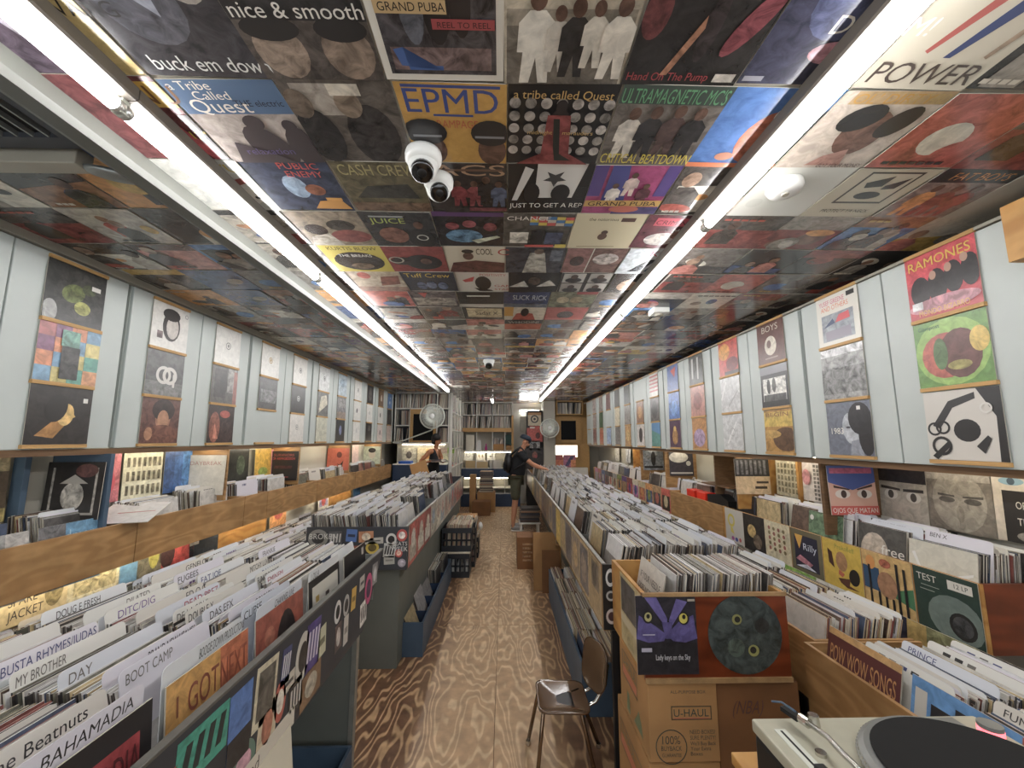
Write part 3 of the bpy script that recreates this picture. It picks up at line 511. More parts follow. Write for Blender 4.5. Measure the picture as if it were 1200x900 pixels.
trim(3, -2.28, .05, 1.598, -2.25, 8.3, 1.63, mat='dkwood'); trim(4, 2.05, .2, 1.525, 2.075, 10.0, 1.558, mat='dkwood')
seal = lambda c: [('o', .5, .52, .075, .1, c), ('e', .5, .52, .04, .045, c)]
wht = '#dddbd4~1'
LD = {  # door number from the front: three sleeves top to bottom (art, label)
 3: [(('#20221f~4', [('e', .55, .5, .42, .44, '#2a2a26~6'), ('e', .45, .52, .2, .16, '#5a6428~6', .5), ('e', .62, .3, .14, .12, '#8a8a3c~7'), ('e', .7, .66, .12, .1, '#3c4424~6'), ('r', .74, .68, .9, .76, '#dcd8d0'), ('e', .1, .12, .12, .2, '#9a9a98~3')]), 'dark cover with yellow green foliage shapes and a price tag'),
     (('#b49a8c~3', [('r', x * .25, y * .25, x * .25 + .25, y * .25 + .25, ('#6c94b0~3', '#a85a5a~3', '#5c9c8c~3', '#c87a4a~3', '#4a78a8~3', '#c8b86c~3', '#7c4a6c~3', '#d0905c~3')[(x * 5 + y * 3) % 8]) for x in range(4) for y in range(4)] + [('r', .36, .06, .66, .62, '#2c2c2a~9'), ('r', .34, .62, .64, .9, '#5c8c7c~7')]), 'patchwork cover of coloured squares'),
     (('#241f1c~2', [('p', '#a8742c~3', .14, .14, .42, .1, .6, .34, .6, .46, .44, .44), ('e', .58, .5, .13, .19, '#d8b060~3', -.15), ('p', '#d8b060~2', .68, .56, .74, .47, .68, .44), ('e', .42, .6, .17, .24, '#191512', -.3), ('r', .84, .72, .92, .8, '#e0ddd4')]), 'black cover with a golden lit profile')],
 4: [(('#d8d5ce~1', [('e', .52, .52, .24, .34, '#2a2624'), ('e', .55, .5, .17, .26, '#c0b8b0~2'), ('e', .5, .78, .24, .14, '#221e1c'), ('r', .15, .2, .3, .36, '#6c5a5a~5'), ('o', .92, .86, .035, .05, '#8a8a8a')]), 'white cover with a stark black face'),
     (('#4a4a4a~4', [('r', 0, 0, 1, .3, '#6c6c6a~5'), ('o', .45, .45, .13, .2, '#d0ccc4'), ('o', .62, .45, .12, .2, '#d0ccc4'), ('r', .7, .2, .76, .5, '#d0ccc4')]), 'dark grey cover with looping white script'),
     (('#5e3428~4', [('e', .55, .55, .2, .3, '#a06a4c~3'), ('e', .55, .72, .3, .24, '#2c1812~3'), ('e', .55, .52, .15, .2, '#b07c58~2'), ('e', .55, .18, .42, .22, '#6c3a26~5'), ('e', .2, .2, .1, .14, '#a87450~3')]), 'brown cover with a long haired woman')],
 5: [((wht, seal('#8a8a86')), 'white cover with a small grey seal'), (('#4c4844~4', [('r', .1, .15, .55, .9, '#2a2624~5'), ('r', .6, .3, .95, .95, '#8a8680~5'), ('r', .85, 0, 1, .9, '#8c4a3c~3'), ('e', .45, .5, .14, .3, '#1a1816~3')]), 'grey street photograph cover with a brick red edge'),
     (('#2c1a16~4', [('e', .25, .4, .2, .4, '#8a4a34~4'), ('e', .62, .75, .2, .1, '#a8402c~3'), ('e', .7, .3, .25, .3, '#3a2420~5'), ('p', '#c87a5c~3', .2, .1, .4, .1, .25, .5)]), 'dark red and brown portrait cover')],
 6: [((wht, seal('#a8842c')), 'white cover with a gold seal'), (('#2a2a2b~5', [('r', .1, .2, .95, .6, '#6a6a6a~7')]), 'black and grey photograph cover above an empty ledge'), None],
 7: [((wht, seal('#5a5a5a')), 'white cover with a dark grey seal'), (('#141416~2', seal('#c8c8c4')), 'black cover with a pale round label'), (('#d8d4cc~1', seal('#8a8a86')), 'off white cover with a faint seal')],
 8: [(('#d0d2d0~2', seal('#33332f')), 'silvery white cover with a black seal'), (('#55544f~5', [('p', '#c0b8a0~4', .1, .1, .9, .5, .8, .9, .3, .8)]), 'grey cover with a pale slanted photograph'), (('#c4c4b0~2', [('r', .05, .05, .95, .95, '#bfbfaa~2')]), 'pale sage green cover')],
 9: [(('#a8b8c0~3', [('e', .5, .6, .3, .2, '#8aa0b0~4')]), 'pale blue cover'), (('#6a6a6c~5', [('r', .1, .5, .9, .9, '#8a8684~5'), ('r', .0, 0, 1, .3, '#7c6a5c~4')]), 'grey landscape photograph cover'), (('#15161a~2', [('e', .5, .5, .14, .22, '#7c86b0~4')]), 'black cover with a small lilac oval')],
 10: [((wht, seal('#333')), 'white cover with a black dot, top one of three white'), ((wht, [('e', .45, .5, .09, .12, '#1c1c1c')]), 'white cover with a black dot, middle one of three white'), ((wht, seal('#aaa')), 'white cover with a faint dot, lowest of three white')],
 11: [(('#1c1c1e~3', [('e', .5, .5, .25, .4, '#5a5652~6')]), 'black cover with a grey figure'), ((wht, seal('#999')), 'white cover between two black covers'), (('#141416', [('r', .35, .55, .75, .85, '#55534f~6')]), 'black cover with a grey square')],
 12: [(('#6c4c28~3', [('e', .55, .5, .12, .2, '#d8d0c0')]), 'brown cover with a white oval'), ((wht, [('e', .45, .5, .1, .14, '#2a2a2a')]), 'white cover with a black oval under the brown one'), (('#d8c8c0~2', [('e', .5, .5, .1, .15, '#5a3a34')]), 'pinkish white cover with a brown oval')],
 13: [(('#2f6aa8~3', [('e', .5, .4, .1, .1, '#e0e0dc'), ('e', .6, .7, .06, .06, '#e0e0dc')]), 'bright blue cover by the back shelves'), (('#1a1a1c~3', [('e', .6, .5, .2, .2, '#44403c~5')]), 'black cover under the bright blue one'), (('#d0bcb0~2', []), 'plain pinkish cover by the back shelves')],
}
for d, rows in LD.items():
    u, h = divmod(d, 2); y0 = LU[u] + h * .58; yc = y0 + .29
    for k, e in enumerate(rows):
        if not e: continue
        s = .298
        o = sleeve('record_sleeve', e[0], 'L', (-2.245 + .006 + .003, yc + RN.uniform(-.004, .004), rowsL[k] + s / 2 + .001), s, None, 'prs', -.012)
        tag(o, e[1] + ', on a pale cabinet ledge' if len(e[1].split()) < 10 else e[1], 'record sleeve', 'sleeves on the cabinet ledges over the plywood bins')
RD = {
 3: [(('#1f1f22~2', []), '')],
}
RDC = [  # doors from the one lettered RAMONES backwards
 [(('#b01c2c~2', [('p', '#c02838~3', 0, .5, 1, .6, 1, 1, 0, 1), ('e', .2, .42, .15, .24, '#1c1418~3'), ('e', .45, .45, .14, .26, '#1a1416~3'), ('e', .68, .5, .13, .24, '#181416~3'), ('e', .9, .52, .12, .24, '#1a1618~3'), ('e', .4, .62, .05, .07, '#b08a74'), ('e', .62, .66, .05, .07, '#b08a74'), ('e', .84, .72, .05, .07, '#b08a74'), ('e', .5, .16, .5, .12, '#b87a84~4'), ('t', 'RAMONES', .06, .78, .15, '#d8b830', 'l', .88), ('t', 'MONDO BIZARRO', .15, .03, .09, '#d8a838', 'l', .7), ('r', .06, .14, .22, .26, '#d0d0d0~3')]), 'red cover lettered RAMONES with four dark clothed figures'),
  (('#5c8a34~2', [('e', .5, .5, .5, .5, '#8ab04c~2'), ('e', .42, .45, .33, .34, '#a8442c~3'), ('e', .62, .45, .28, .36, '#5c2a20~3'), ('e', .36, .48, .1, .24, '#4a6a34~3'), ('e', .88, .6, .12, .18, '#c8a840~3'), ('e', .6, .28, .16, .07, '#94883c~4'), ('t', 'Compost', .08, .88, .06, '#2c5a54')]), 'green cover with a large reddish brown fruit shape'),
  (('#cfc9bf', [('p', '#1b1b1d', .72, 1, 1, 1, 1, 0, .9, 0, .92, .6), ('e', .55, .42, .17, .16, '#1c1c1e'), ('p', '#2a2a2c', .1, .5, .35, .85, .7, .95, .7, .86, .4, .75, .2, .45), ('o', .12, .45, .07, .1, '#1c1c1e'), ('o', .24, .47, .07, .1, '#1c1c1e'), ('p', '#1c1c1e', .05, .05, .3, .28, .34, .22, .12, 0), ('o', .2, .2, .1, .14, '#1c1c1e'), ('p', '#262628', .65, .2, .8, .35, .84, .3, .74, .1), ('o', .82, .72, .05, .075, '#d8d4cc')]), 'white cover with bold black brush strokes')],
 [(('#dcd8cc', [('t', 'YUSEF GREENE', .08, .82, .1, '#c83c6c', 'l', .62), ('t', 'AND OTHERS', .12, .7, .1, '#d8682c', 'l', .66), ('r', .12, .08, .88, .62, '#8f959c~3'), ('p', '#8a8490', .2, .1, .8, .1, .8, .3, .2, .28), ('p', '#c8343c', .45, .42, .8, .44, .78, .58, .55, .56), ('p', '#3a4a6c', .15, .36, .45, .42, .4, .52), ('r', .76, .86, .94, .95, K_)]), 'white cover with pink and orange lettering over a grey picture'),
  (('#8c8c8a~6', [('r', 0, .1, 1, .6, '#6e6e6c~8'), ('r', 0, .85, 1, 1, '#c8c8c8~5')]), 'silvery grey crowd photograph in clear wrap'),
  (('#6a707e~2', [('e', .56, .5, .2, .3, '#b0b4ba~3', .1), ('p', '#a0a4ac~3', .36, .5, .31, .4, .38, .38), ('p', '#8a8e98~3', .5, 0, .8, 0, .72, .3, .54, .26), ('e', .76, .68, .25, .3, '#1e1e24~2'), ('e', .88, .36, .17, .36, '#1c1c22~2'), ('e', .5, .52, .05, .02, '#3a3c44'), ('t', '1983', .1, .4, .12, W_), ('r', .72, .84, .8, .91, '#e8e6e0')]), 'blue grey profile portrait cover with dark hair')],
 [(('#5c3026~2', [('t', 'BOYS', .2, .78, .16, '#cfc6b4', 'l', .6), ('e', .5, .42, .22, .24, '#cfc6b4~2'), ('e', .45, .46, .08, .1, '#6a4a40'), ('r', .28, .1, .75, .13, '#a89484')]), 'brown cover with a white disc'),
  (('#1d1d1f~2', [('r', .08, .14, .92, .7, '#d0cec6~6'), ('r', .1, .14, .9, .3, '#4a4a48~6'), ('e', .3, .5, .07, .18, '#3a3a38~4'), ('e', .5, .52, .07, .18, '#55534f~4'), ('r', 0, .8, 1, 1, '#7c7c80')]), 'black cover with a pale group photograph'),
  (('#a87a28~3', [('r', 0, .6, 1, .95, '#c8a83c~3'), ('e', .75, .3, .45, .28, '#5a3a1c~3'), ('e', .2, .42, .4, .1, '#b89040~3'), ('t', 'BEGIN', .08, .84, .1, '#7c3a30', 'l', .8)]), 'yellow and brown desert landscape cover')],
 [(('#b83a2c~3', [('e', .3, .7, .3, .25, '#d09038~4'), ('e', .7, .3, .3, .2, '#6a1c1c~4'), ('r', .3, 0, 1, .1, '#3c2a28')]), 'red and orange abstract cover'), (('#c8c9c8~2', [('p', '#e8e8e6', .0, .4, .3, .9, .34, .88, .05, .34), ('p', '#aaaaa8', .4, .2, .9, .6, .9, .55, .42, .14)]), 'plain white sleeve in creased clear wrap, middle ledge'), (('#c6c7c6~2', [('p', '#e8e8e6', .2, .2, .7, .8, .73, .77, .25, .16), ('o', .5, .5, .1, .12, '#a0a09e')]), 'plain white sleeve in creased clear wrap, lowest ledge')],  # streaks on both wrapped sleeves are glints painted into the print
 [(('#4a4c48~5', [('r', .2, .2, .32, .9, '#c8c8c4'), ('r', .6, .15, .7, .9, '#c8c8c4')]), 'dark cover with pale upright trunks'), (('#b07868~3', [('e', .5, .5, .3, .3, '#8a4a44~4')]), 'dusky pink cover'), (('#b8803c~3', [('e', .5, .35, .4, .3, '#a890b0~4')]), 'orange cover with a lilac patch')],
 [(('#3a5a98~3', [('p', '#c04030', .3, .8, .8, .9, .7, .5)]), 'blue cover with a red flash'), (('#3464a8~5', [('e', .5, .4, .3, .3, '#5c8cc8~5')]), 'bright blue cover'), (('#4a2848~3', [('e', .5, .4, .25, .3, '#a87a3c~5'), ('e', .5, .7, .12, .1, '#d8b860')]), 'purple cover with an ornate golden figure')],
 [(('#c8c4bc~2', [('r', 0, .2 + .16 * i, 1, .27 + .16 * i, '#b04a44') for i in range(5)]), 'white cover with red stripes'), (('#55504c~5', [('e', .5, .5, .3, .4, '#2a2826~5')]), 'grey brown portrait cover'), (('#4c8a80~2', [('p', '#4a86b8', 0, .7, 1, .5, 1, 1, 0, 1)]), 'teal cover with a blue sky wedge')],
 [None, (('#8a5a34~4', [('e', .5, .5, .3, .3, '#b88a4c~4')]), 'tan and brown cover'), (('#c8c0b8~3', [('e', .5, .5, .25, .35, '#2c2422~4')]), 'white cover with a dark head')],
 [(('#3c4440~5', []), 'dark green grey cover'), (('#8a8680~5', []), 'mottled grey cover'), (('#b88a4c~4', [('e', .5, .5, .3, .3, '#c8a868~4')]), 'sandy orange cover')],
 [(('#26221f~4', []), 'near black cover'), (('#c8bc9c~3', []), 'cream coloured cover'), (('#77726c~5', []), 'stone grey cover')],
 [(('#6c3a34~5', []), 'dull red cover'), None, (('#8aa0c0~4', []), 'light blue cover')],
 [(('#8c8078~6', []), 'speckled pale brown cover'), (('#3a5a3a~5', []), 'dark green cover'), (('#b05a30~5', []), 'rusty orange cover')],
 [(('#a89890~7', []), 'speckled pink grey cover'), (('#9c8c84~7', []), 'speckled grey brown cover'), (('#8c5a50~7', []), 'speckled reddish cover')],
]
for j, rows in enumerate(RDC):
    d = j + 2; u, h = divmod(d, 2); yc = RU[u] + h * .6 + .3
    for k, e in enumerate(rows):
        if not e: continue
        s = .31
        o = sleeve('record_sleeve', e[0], 'R', (2.03 - .009, yc + RN.uniform(-.005, .005), rowsR[k] + s / 2 + .001), s, None, 'prs', -.012)
        tag(o, e[1] + ', on a pale cabinet ledge' if len(e[1].split()) < 10 else e[1], 'record sleeve', 'sleeves on the cabinet ledges over the cover-fronted bins')
# ---------------------------------------------------------------- records, cards and bins
TOPS = ['#e9e9e6'] * 12 + ['#cdc4a6'] * 4 + ['#a9a7a3'] * 4 + ['#2b2a2b'] * 3 + ['#7c7670', '#8a4a3c', '#b88a5c', '#4a5a70', '#c8b06a']
FACES = ['#d9d8d6~1', '#cfd0d2~2', '#c9c6c0~2', '#8d8a86~3', '#3a3634~4', '#1f1e20~3', '#5a4436~4', '#7c3a30~3', '#3c4c68~3', '#b8a272~3', '#6d6c5c~4', '#d4d0c8~1', '#a8a4a0~3', '#c8c4bc~2']
ENDS = ['#b8b2a6', '#8c867c', '#3a3735', '#1d1c1d', '#6a6258', '#cfc8b8', '#4a403a']
def rec_geo(mb, r, t, h=.31, wdt=.31, X=None, warm=False):
    top = r.choice(TOPS); f = r.choice(FACES); e = r.choice(ENDS)
    if warm: top = r.choice(['#d8c69c', '#cdb890', '#dccfae', '#c8a478', '#e0d8c4', '#a87c58', '#8a3c30', '#d8cbb0']); e = top
    mb.box(-wdt / 2, 0, -t, wdt / 2, h, 0, [f, f, '#333', e, top, e], 0, X)
PROTO = []
for k in range(18):
    mb = MB(); rec_geo(mb, RN, RN.choice([.0035, .0045, .006])); o = mb.build('record', 'prs'); PROTO.append(o)
NIND = [0]
proto_used = [False] * 18
def put_record(Mx, label, group):
    k = RN.randrange(18)
    if proto_used[k]: o = copy_at(PROTO[k], Mx)
    else: o = PROTO[k]; o.matrix_basis = Mx; proto_used[k] = True
    NIND[0] += 1
    return tag(o, label, 'record', group)
INK = {'k': '#2c2a2c', 'K': '#101012', 'g': '#6a6660', 'p': '#6a4a90', 'b': '#35407c', 'r': '#b0304c'}
def card_geo(mb, wd=.30, h=.345, c='#dcdcd8', X=None, t=.0016):
    a = wd / 2; q = .014
    pts = [(-a, 0), (a, 0), (a, h - q), (a - .3 * q, h - .3 * q), (a - q, h), (-a + q, h), (-a + .3 * q, h - .3 * q), (-a, h - q)]
    mb.prism(pts, -t, 0, c, 0, X)
CARDC = ['#dee1e3', '#e0dfd8', '#d6dae2', '#d8d3c8', '#dedbe4']
def card(text, ink, side, x, y, zb, ytext=None, lean=.2, wd=.30, h=.345, th=.021, maxw=None, label=None, group=None, cc=None):
    mb = MB(); card_geo(mb, wd, h, cc or RN.choice(CARDC))
    if text:
        u0 = ((ytext - y) if side == 'L' else -(ytext - y)) if ytext is not None else -wd / 2 + .015
        u0 = max(-wd / 2 + .01, u0)
        mb.text(text, u0, h - .012 - th, th, INK[ink], 0, .0005, None, 'l', maxw or (wd / 2 - u0 - .01), .12)
    else:
        for q in range(RN.randint(0, 4)): mb.poly([(-.1 + q * .04, h - .03, .0005), (-.075 + q * .04, h - .03, .0005), (-.072 + q * .04, h - .018, .0005), (-.098 + q * .04, h - .018, .0005)], INK[RN.choice('kkgb')])
    o = mb.build('divider_card', 'pr', None, T(x, y, zb) @ OR[side] @ RX(-lean))
    return tag(o, label, 'divider card', group)
def scribble(mb, X, wd, h):
    x = -wd / 2 + RN.uniform(.01, .1); c = INK[RN.choice('kkkgbp')]
    for q in range(RN.randint(3, 8)):
        ww = RN.uniform(.006, .014)
        if x + ww > wd / 2: break
        mb.poly([(x, h - .034, .0006), (x + ww, h - .034, .0006), (x + ww + .003, h - .016, .0006), (x + .003, h - .016, .0006)], c, 0, X); x += ww + .005
def stack(side, x0, x1, y, zb, lean=.2, cards=.1, mb=None, ind=None, h=.31, wdt=.31, warm=False, dens=1.0, ch=.332, loose=.004):
    """records filed one behind another from x0 (aisle side) to x1; into mb as one mass, or singly through ind=(label, group)"""
    s = 1 if side == 'L' else -1
    x = x0; ln = lean; run = 0
    while (x1 - x) * s < 0:
        t = RN.uniform(.003, .0062)
        run -= 1
        if run <= 0: run = RN.randint(5, 14); ln = lean + RN.uniform(-.09, .08)
        a = ln + RN.uniform(-.015, .015)
        Mx = T(x, y + RN.uniform(-.006, .006), zb + RN.uniform(-.006, .006)) @ OR[side] @ RX(-a)
        if RN.random() < cards:
            if mb is not None:
                card_geo(mb, .30 * wdt / .31, ch + RN.uniform(-.012, .01), RN.choice(CARDC), Mx); scribble(mb, Mx, .3 * wdt / .31, ch - .006)
            x -= s * .003
        else:
            if mb is not None: rec_geo(mb, RN, t, h + RN.uniform(-.003, .003), wdt, Mx, warm)
            elif ind and NIND[0] < 300: put_record(Mx, *ind)
            x -= s * (t + RN.uniform(.0, loose) / dens)
    return x

# --- near left bin: charcoal sides with stickers
B1 = thing('record_bin', 'charcoal record bin covered in stickers, nearest on the left of the aisle', 'record bin', (-1.12, 1.4, 0))
yz = cols((0, 1, 0), (0, 0, 1), (1, 0, 0))       # prism profile (y, z) extruded along x
def xprism(pts, x0, x1): return MB().prism(pts, x0, x1, None, 0, yz)
xprism([(.30, .70), (2.28, .70), (2.60, 1.02), (.30, 1.02)], -.745, -.727).build('side_panel', 'char', B1)
MB().box(-.747, .30, 1.02, -.724, 2.60, 1.03).build('rim', 'rimd', B1, None, False, True, .002)
MB().box(-1.53, .3, .71, -1.515, 2.5, 1.0).build('back_panel', 'char', B1)
MB().box(-1.515, .3, .755, -.745, 2.32, .77).build('bottom_panel', 'steel', B1)
COMP1 = [.36, .705, 1.055, 1.405, 1.76, 2.125, 2.51]
for y in COMP1: MB().box(-1.515, y - .004, .77, -.75, y + .004, .93 if y < 2.5 else 1.02).build('partition', 'steel', B1)
MB().box(-1.45, 2.36, .0, -.80, 2.385, .71).build('end_leg_panel', 'greyp', B1)
MB().box(-.80, 2.35, 0, -.775, 2.39, .71).build('corner_post', 'rim', B1)
MB().box(-1.45, .36, .0, -.80, .385, .71).build('end_leg_panel', 'greyp', B1)
for y in COMP1[1:-1]: pass
G1 = 'records in the near charcoal bin'
frontL = {
 1: (('#1e1a1c', [('r', .2, .3, .9, .85, '#9c1c24~3'), ('p', '#b82830', .1, .4, .3, .4, .4, .9, .2, .9), ('r', 0, .02, .8, .14, '#c8c0b4'), ('t', 'BAHAMADIA', .2, .6, .2, '#5a0c14', 'l', .7)]), 'red and black cover at the front of the near charcoal bin'),
 2: (('#c8923a~3', [('r', .6, 0, 1, 1, '#c0622c~3'), ('t', 'I', .1, .72, .16, '#8a4a24'), ('t', 'GOT', .22, .68, .22, '#8a3c20', 'l', .36), ('t', 'NEXT', .6, .66, .24, '#9a4420', 'l', .38)]), 'orange yellow cover lettered I GOT, front of the near charcoal bin'),
 3: (('#a04a30~3', [('e', .6, .5, .22, .4, '#241a18~3'), ('r', .82, .3, .96, .45, '#c83024'), ('r', .6, .1, .8, .25, '#c89038'), ('e', .25, .75, .1, .1, '#b86a4c~3')]), 'rust brown cover with a dark figure, near charcoal bin'),
 4: (('#1a1a1c', [('r', .1, .05, .94, .9, '#d6d2c4'), ('r', .2, .68, .3, .76, '#c0a040'), ('r', .5, .45, .62, .72, '#4a4038~5'), ('r', .2, .3, .7, .33, '#8a8478')]), 'black bordered cream cover, near charcoal bin'),
 5: (('#161618~1', [('r', .8, .82, .9, .94, '#c8c4bc')]), 'plain black cover at the far end of the near charcoal bin'),
}
mass1 = MB()
for i in range(6):
    yc = (COMP1[i] + COMP1[i + 1]) / 2
    if i in (2, 3): stack('L', -.825, -1.46, yc, .785, .23, .0, None, (f'record filed in the near charcoal bin, {("compartment by BUSTA RHYMES", "compartment by DE LA SOUL")[i - 2]} card', G1))
    else: stack('L', -.825, -1.46, yc, .785, .23, .03, mass1)
    if i in frontL:
        o = sleeve('record_sleeve', frontL[i][0], 'L', (-.785, yc, .785 + .157), .312, None, 'prs', -.08); tag(o, frontL[i][1], 'record sleeve', 'front covers in the near charcoal bin')
tag(mass1.build('packed_records', 'prs'), 'records packed in the outer compartments of the near charcoal bin', 'records', None, 'stuff')
CARDS1 = [('DOUG E FRESH', 'k', -1.486, 1.475, .13), ('DILATED', 'g', -1.353, 1.582, .084), ('DITC/DIG', 'p', -1.286, 1.476, .16), ('BUSTA RHYMES/JUDAS', 'b', -1.256, 1.13, .21), ('ARCENIO', 'k', -1.372, 1.1, .1), ('LONGWINE', 'k', -1.478, 1.82, .115), ('BRAND NEW HEAVIES', 'k', -.958, 1.205, .146), ('BOOT CAMP', 'g', -.919, 1.095, .123), ('DAY', 'g', -1.061, 1.102, .05), ('MY BROTHER', 'g', -1.173, 1.08, .1), ('The Beatnuts', 'k', -.90, .80, .17), ('BAHAMADIA', 'k', -.815, .82, .16), ('GENELO', 'k', -1.44, 1.972, .11), ('FUGEES', 'k', -1.35, 1.811, .113), ('FAT JOE', 'b', -1.254, 1.809, .104), ('FREE MOV', 'k', -1.26, 1.97, .11), ('FRANKIE', 'k', -1.228, 2.2, .098), ('ED O.G.', 'k', -1.187, 1.64, .094), ('DEAD PREZ', 'r', -1.125, 1.55, .148), ('DE LA SOUL', 'g', -1.069, 1.445, .129), ('DAS EFX', 'k', -.976, 1.463, .102), ('COMMON', 'k', -.892, 1.571, .101), ('CLIPSE', 'K', -.85, 1.421, .088), ('BOOGIE DOWN PRODUCTIONS', 'k', -.815, 1.2, .165), ('CHANNEL LIVE', 'k', -.80, 1.538, .115), ('DOUBLE X', 'k', -1.03, 1.43, .101), ('MITCHY LUV', 'k', -1.14, 1.95, .121), ('BAHAMAS', 'b', -1.057, 1.9, .157), ('EMINEM', 'r', -.978, 1.801, .1), ('FUNKDOOBIEST', 'k', -1.02, 1.78, .14), ('J. DILLA', 'k', -.80, 1.81, .065)]
for tx, ink, x, y, wd in CARDS1:
    i = max(k for k in range(6) if COMP1[k] <= y + .02); yc = (COMP1[i] + COMP1[i + 1]) / 2
    xb = min(x + .35 * math.sin(.23), -.80); lf = math.asin((xb - x) / .35) if xb > x else 0.0
    card(tx, ink, 'L', xb, yc, .785, max(y, COMP1[i] + .02), lf, .30, .35, .025, wd * 1.15, f'white divider card lettered {tx} in the near charcoal bin', 'divider cards in the near charcoal bin')
for i in range(6):
    yc = (COMP1[i] + COMP1[i + 1]) / 2
    for k in range(3 if i < 4 else 7):
        card('', 'k', 'L', RN.uniform(-1.42, -.78), yc, .785, None, .23 + RN.uniform(-.03, .03), .30, RN.uniform(.318, .332), .02, None, 'unlettered pale divider card among the records in the near charcoal bin', 'divider cards in the near charcoal bin')
# stickers on the aisle side (y centre, z centre, width, height, colours)
ST = [(.98, .87, .1, .16, '#c8502c', '#8a2a1c', 'orange red sticker', ''), (1.118, .945, .15, .1, '#2c9c84', '#12282a', 'teal sticker with black graffiti', 'g'), (1.262, .90, .085, .17, '#3a6cb0', '#1c1c22', 'tall sticker with a blue sky', 's'), (1.29, .78, .1, .1, '#5a8070', '#c090a0', 'round green and pink sticker', 'o'), (1.385, .915, .1, .155, '#cfc6a8', '#5a564c', 'cream framed sticker with a grey photograph', 'f'), (1.405, .805, .085, .12, '#cfc0a0', '#b06a4c', 'pale sticker with a face', 'e'), (1.475, .835, .06, .11, '#b84c34', '#e0d8c8', 'red and white cut sticker', 'o'), (1.50, .93, .05, .1, '#2a3468', '#d8d8dc', 'navy sticker with white letters', 'g'), (1.53, .865, .06, .05, '#c8c0b0', '#5a5a58', 'cream sticker', ''), (1.62, .90, .09, .15, '#c8c4b8', '#2c2a28', 'white cut out sticker', 'o'), (1.70, .905, .1, .15, '#3c2a78', '#d0c8dc', 'purple sticker with white script', 'g'), (1.78, .88, .06, .1, '#c8c8a8', '#6a6a50', 'pale green sticker', ''), (1.70, .765, .14, .1, '#7a5a38', '#b0a894', 'brown collage sticker', 'e'), (1.93, .93, .06, .085, '#d8d8d4', '#202022', 'white round sticker', 'o'), (2.03, .92, .06, .085, '#b0b0ac', '#2a2a2c', 'grey round sticker', 'o'), (2.125, .915, .05, .09, '#d0a428', '#8a6a18', 'yellow sticker', ''), (2.24, .95, .06, .06, '#b8b4ac', '#4a4a4c', 'pale torn sticker', ''), (2.35, .885, .1, .14, '#c82c74', '#40244c', 'magenta oval sticker', 'o'), (2.28, .79, .08, .1, '#dcdad4', '#202022', 'white sticker with a black mark', 'g'), (1.95, .82, .06, .1, '#5a4a48', '#c8c0b8', 'dark patterned sticker', 'e'), (2.04, .81, .045, .11, '#c8c4bc', '#88847c', 'narrow pale sticker', ''), (2.45, .93, .08, .1, '#8c8c8c', '#c8c8c8', 'grey lace sticker', 'e'), (1.08, .80, .14, .1, '#241a1c', '#9c2c24', 'black sticker with red script', 'g'), (1.58, .79, .08, .1, '#1c1c1e', '#c8c4bc', 'black sticker with white letters', 'g')]
def sticker(par, side, x, y, z, wd, h, c1, c2, label, k):
    mb = MB()
    if k == 'o':
        n = 20; mb.prism([(wd / 2 * math.cos(2 * PI * i / n), h / 2 * math.sin(2 * PI * i / n)) for i in range(n)], 0, .0008, c1)
        mb.poly([(wd * .32 * math.cos(2 * PI * i / n), h * .3 * math.sin(2 * PI * i / n), .0011) for i in range(n)], c2 + '~4')
    else:
        mb.box(-wd / 2, -h / 2, 0, wd / 2, h / 2, .0008, c1 + ('~3' if k else ''))
        Z1 = .0012
        if k == 'f': mb.box(-wd * .38, -h * .38, 0, wd * .38, h * .4, Z1, c2 + '~6')
        elif k == 's': mb.box(-wd * .5, -h * .5, 0, wd * .5, -h * .1, Z1, c2 + '~3')
        elif k == 'e': mb.poly([(wd * .3 * math.cos(2 * PI * i / 14), h * .36 * math.sin(2 * PI * i / 14), Z1) for i in range(14)], c2 + '~4')
        elif k == 'g':
            for q in range(4): mb.poly([(-wd * .42 + q * wd * .22, -h * .3, Z1), (-wd * .3 + q * wd * .22, -h * .3, Z1), (-wd * .22 + q * wd * .22, h * .32, Z1), (-wd * .34 + q * wd * .22, h * .32, Z1)], c2)
        else: mb.box(-wd * .35, -h * .12, 0, wd * .35, h * .1, Z1, c2)
    o = mb.build('sticker', 'pr', par, T(x, y, z) @ OR[side] @ RZ(RN.uniform(-.1, .1)))
    o['label'] = label
for y, z, wd, h, c1, c2, lb, k in ST: sticker(B1, 'L', -.7268, y, z, wd * 1.18, h * 1.12, c1, c2, lb, k)
mb = MB(); mb.box(-.22, -.03, 0, .22, .03, .001, '#d8d2c2'); mb.text('Mister Bad', -.2, -.018, .036, '#3a2420', 0, .0014, None, 'l', .4)
o = mb.build('sticker', 'pr', B1, T(-.7266, 1.36, .735) @ OR['L']); o['label'] = 'long cream sticker lettered Mister Bad'
# blue tray and white board below the near bin
t = thing('floor_tray', 'slate blue open tray on the floor under the near charcoal bin', 'tray', (-1.05, 1.9, 0))
for b in ((-1.4, 1.2, .0, -.76, 2.31, .015), (-1.4, 2.295, .015, -.76, 2.31, .15), (-1.4, 1.2, .015, -.76, 1.215, .15), (-1.4, 1.215, .015, -1.385, 2.295, .15), (-.775, 1.215, .015, -.76, 2.295, .15)): MB().box(*b).build('side_board', 'blue', t)
o = MB().box(-.155, -.16, -.006, .155, .2, .0).build('white_board', 'cream', None, T(-.70, 1.4, .52) @ OR['L'] @ RX(-.12))
tag(o, 'blank white board leaning below the sticker covered bin side', 'board')

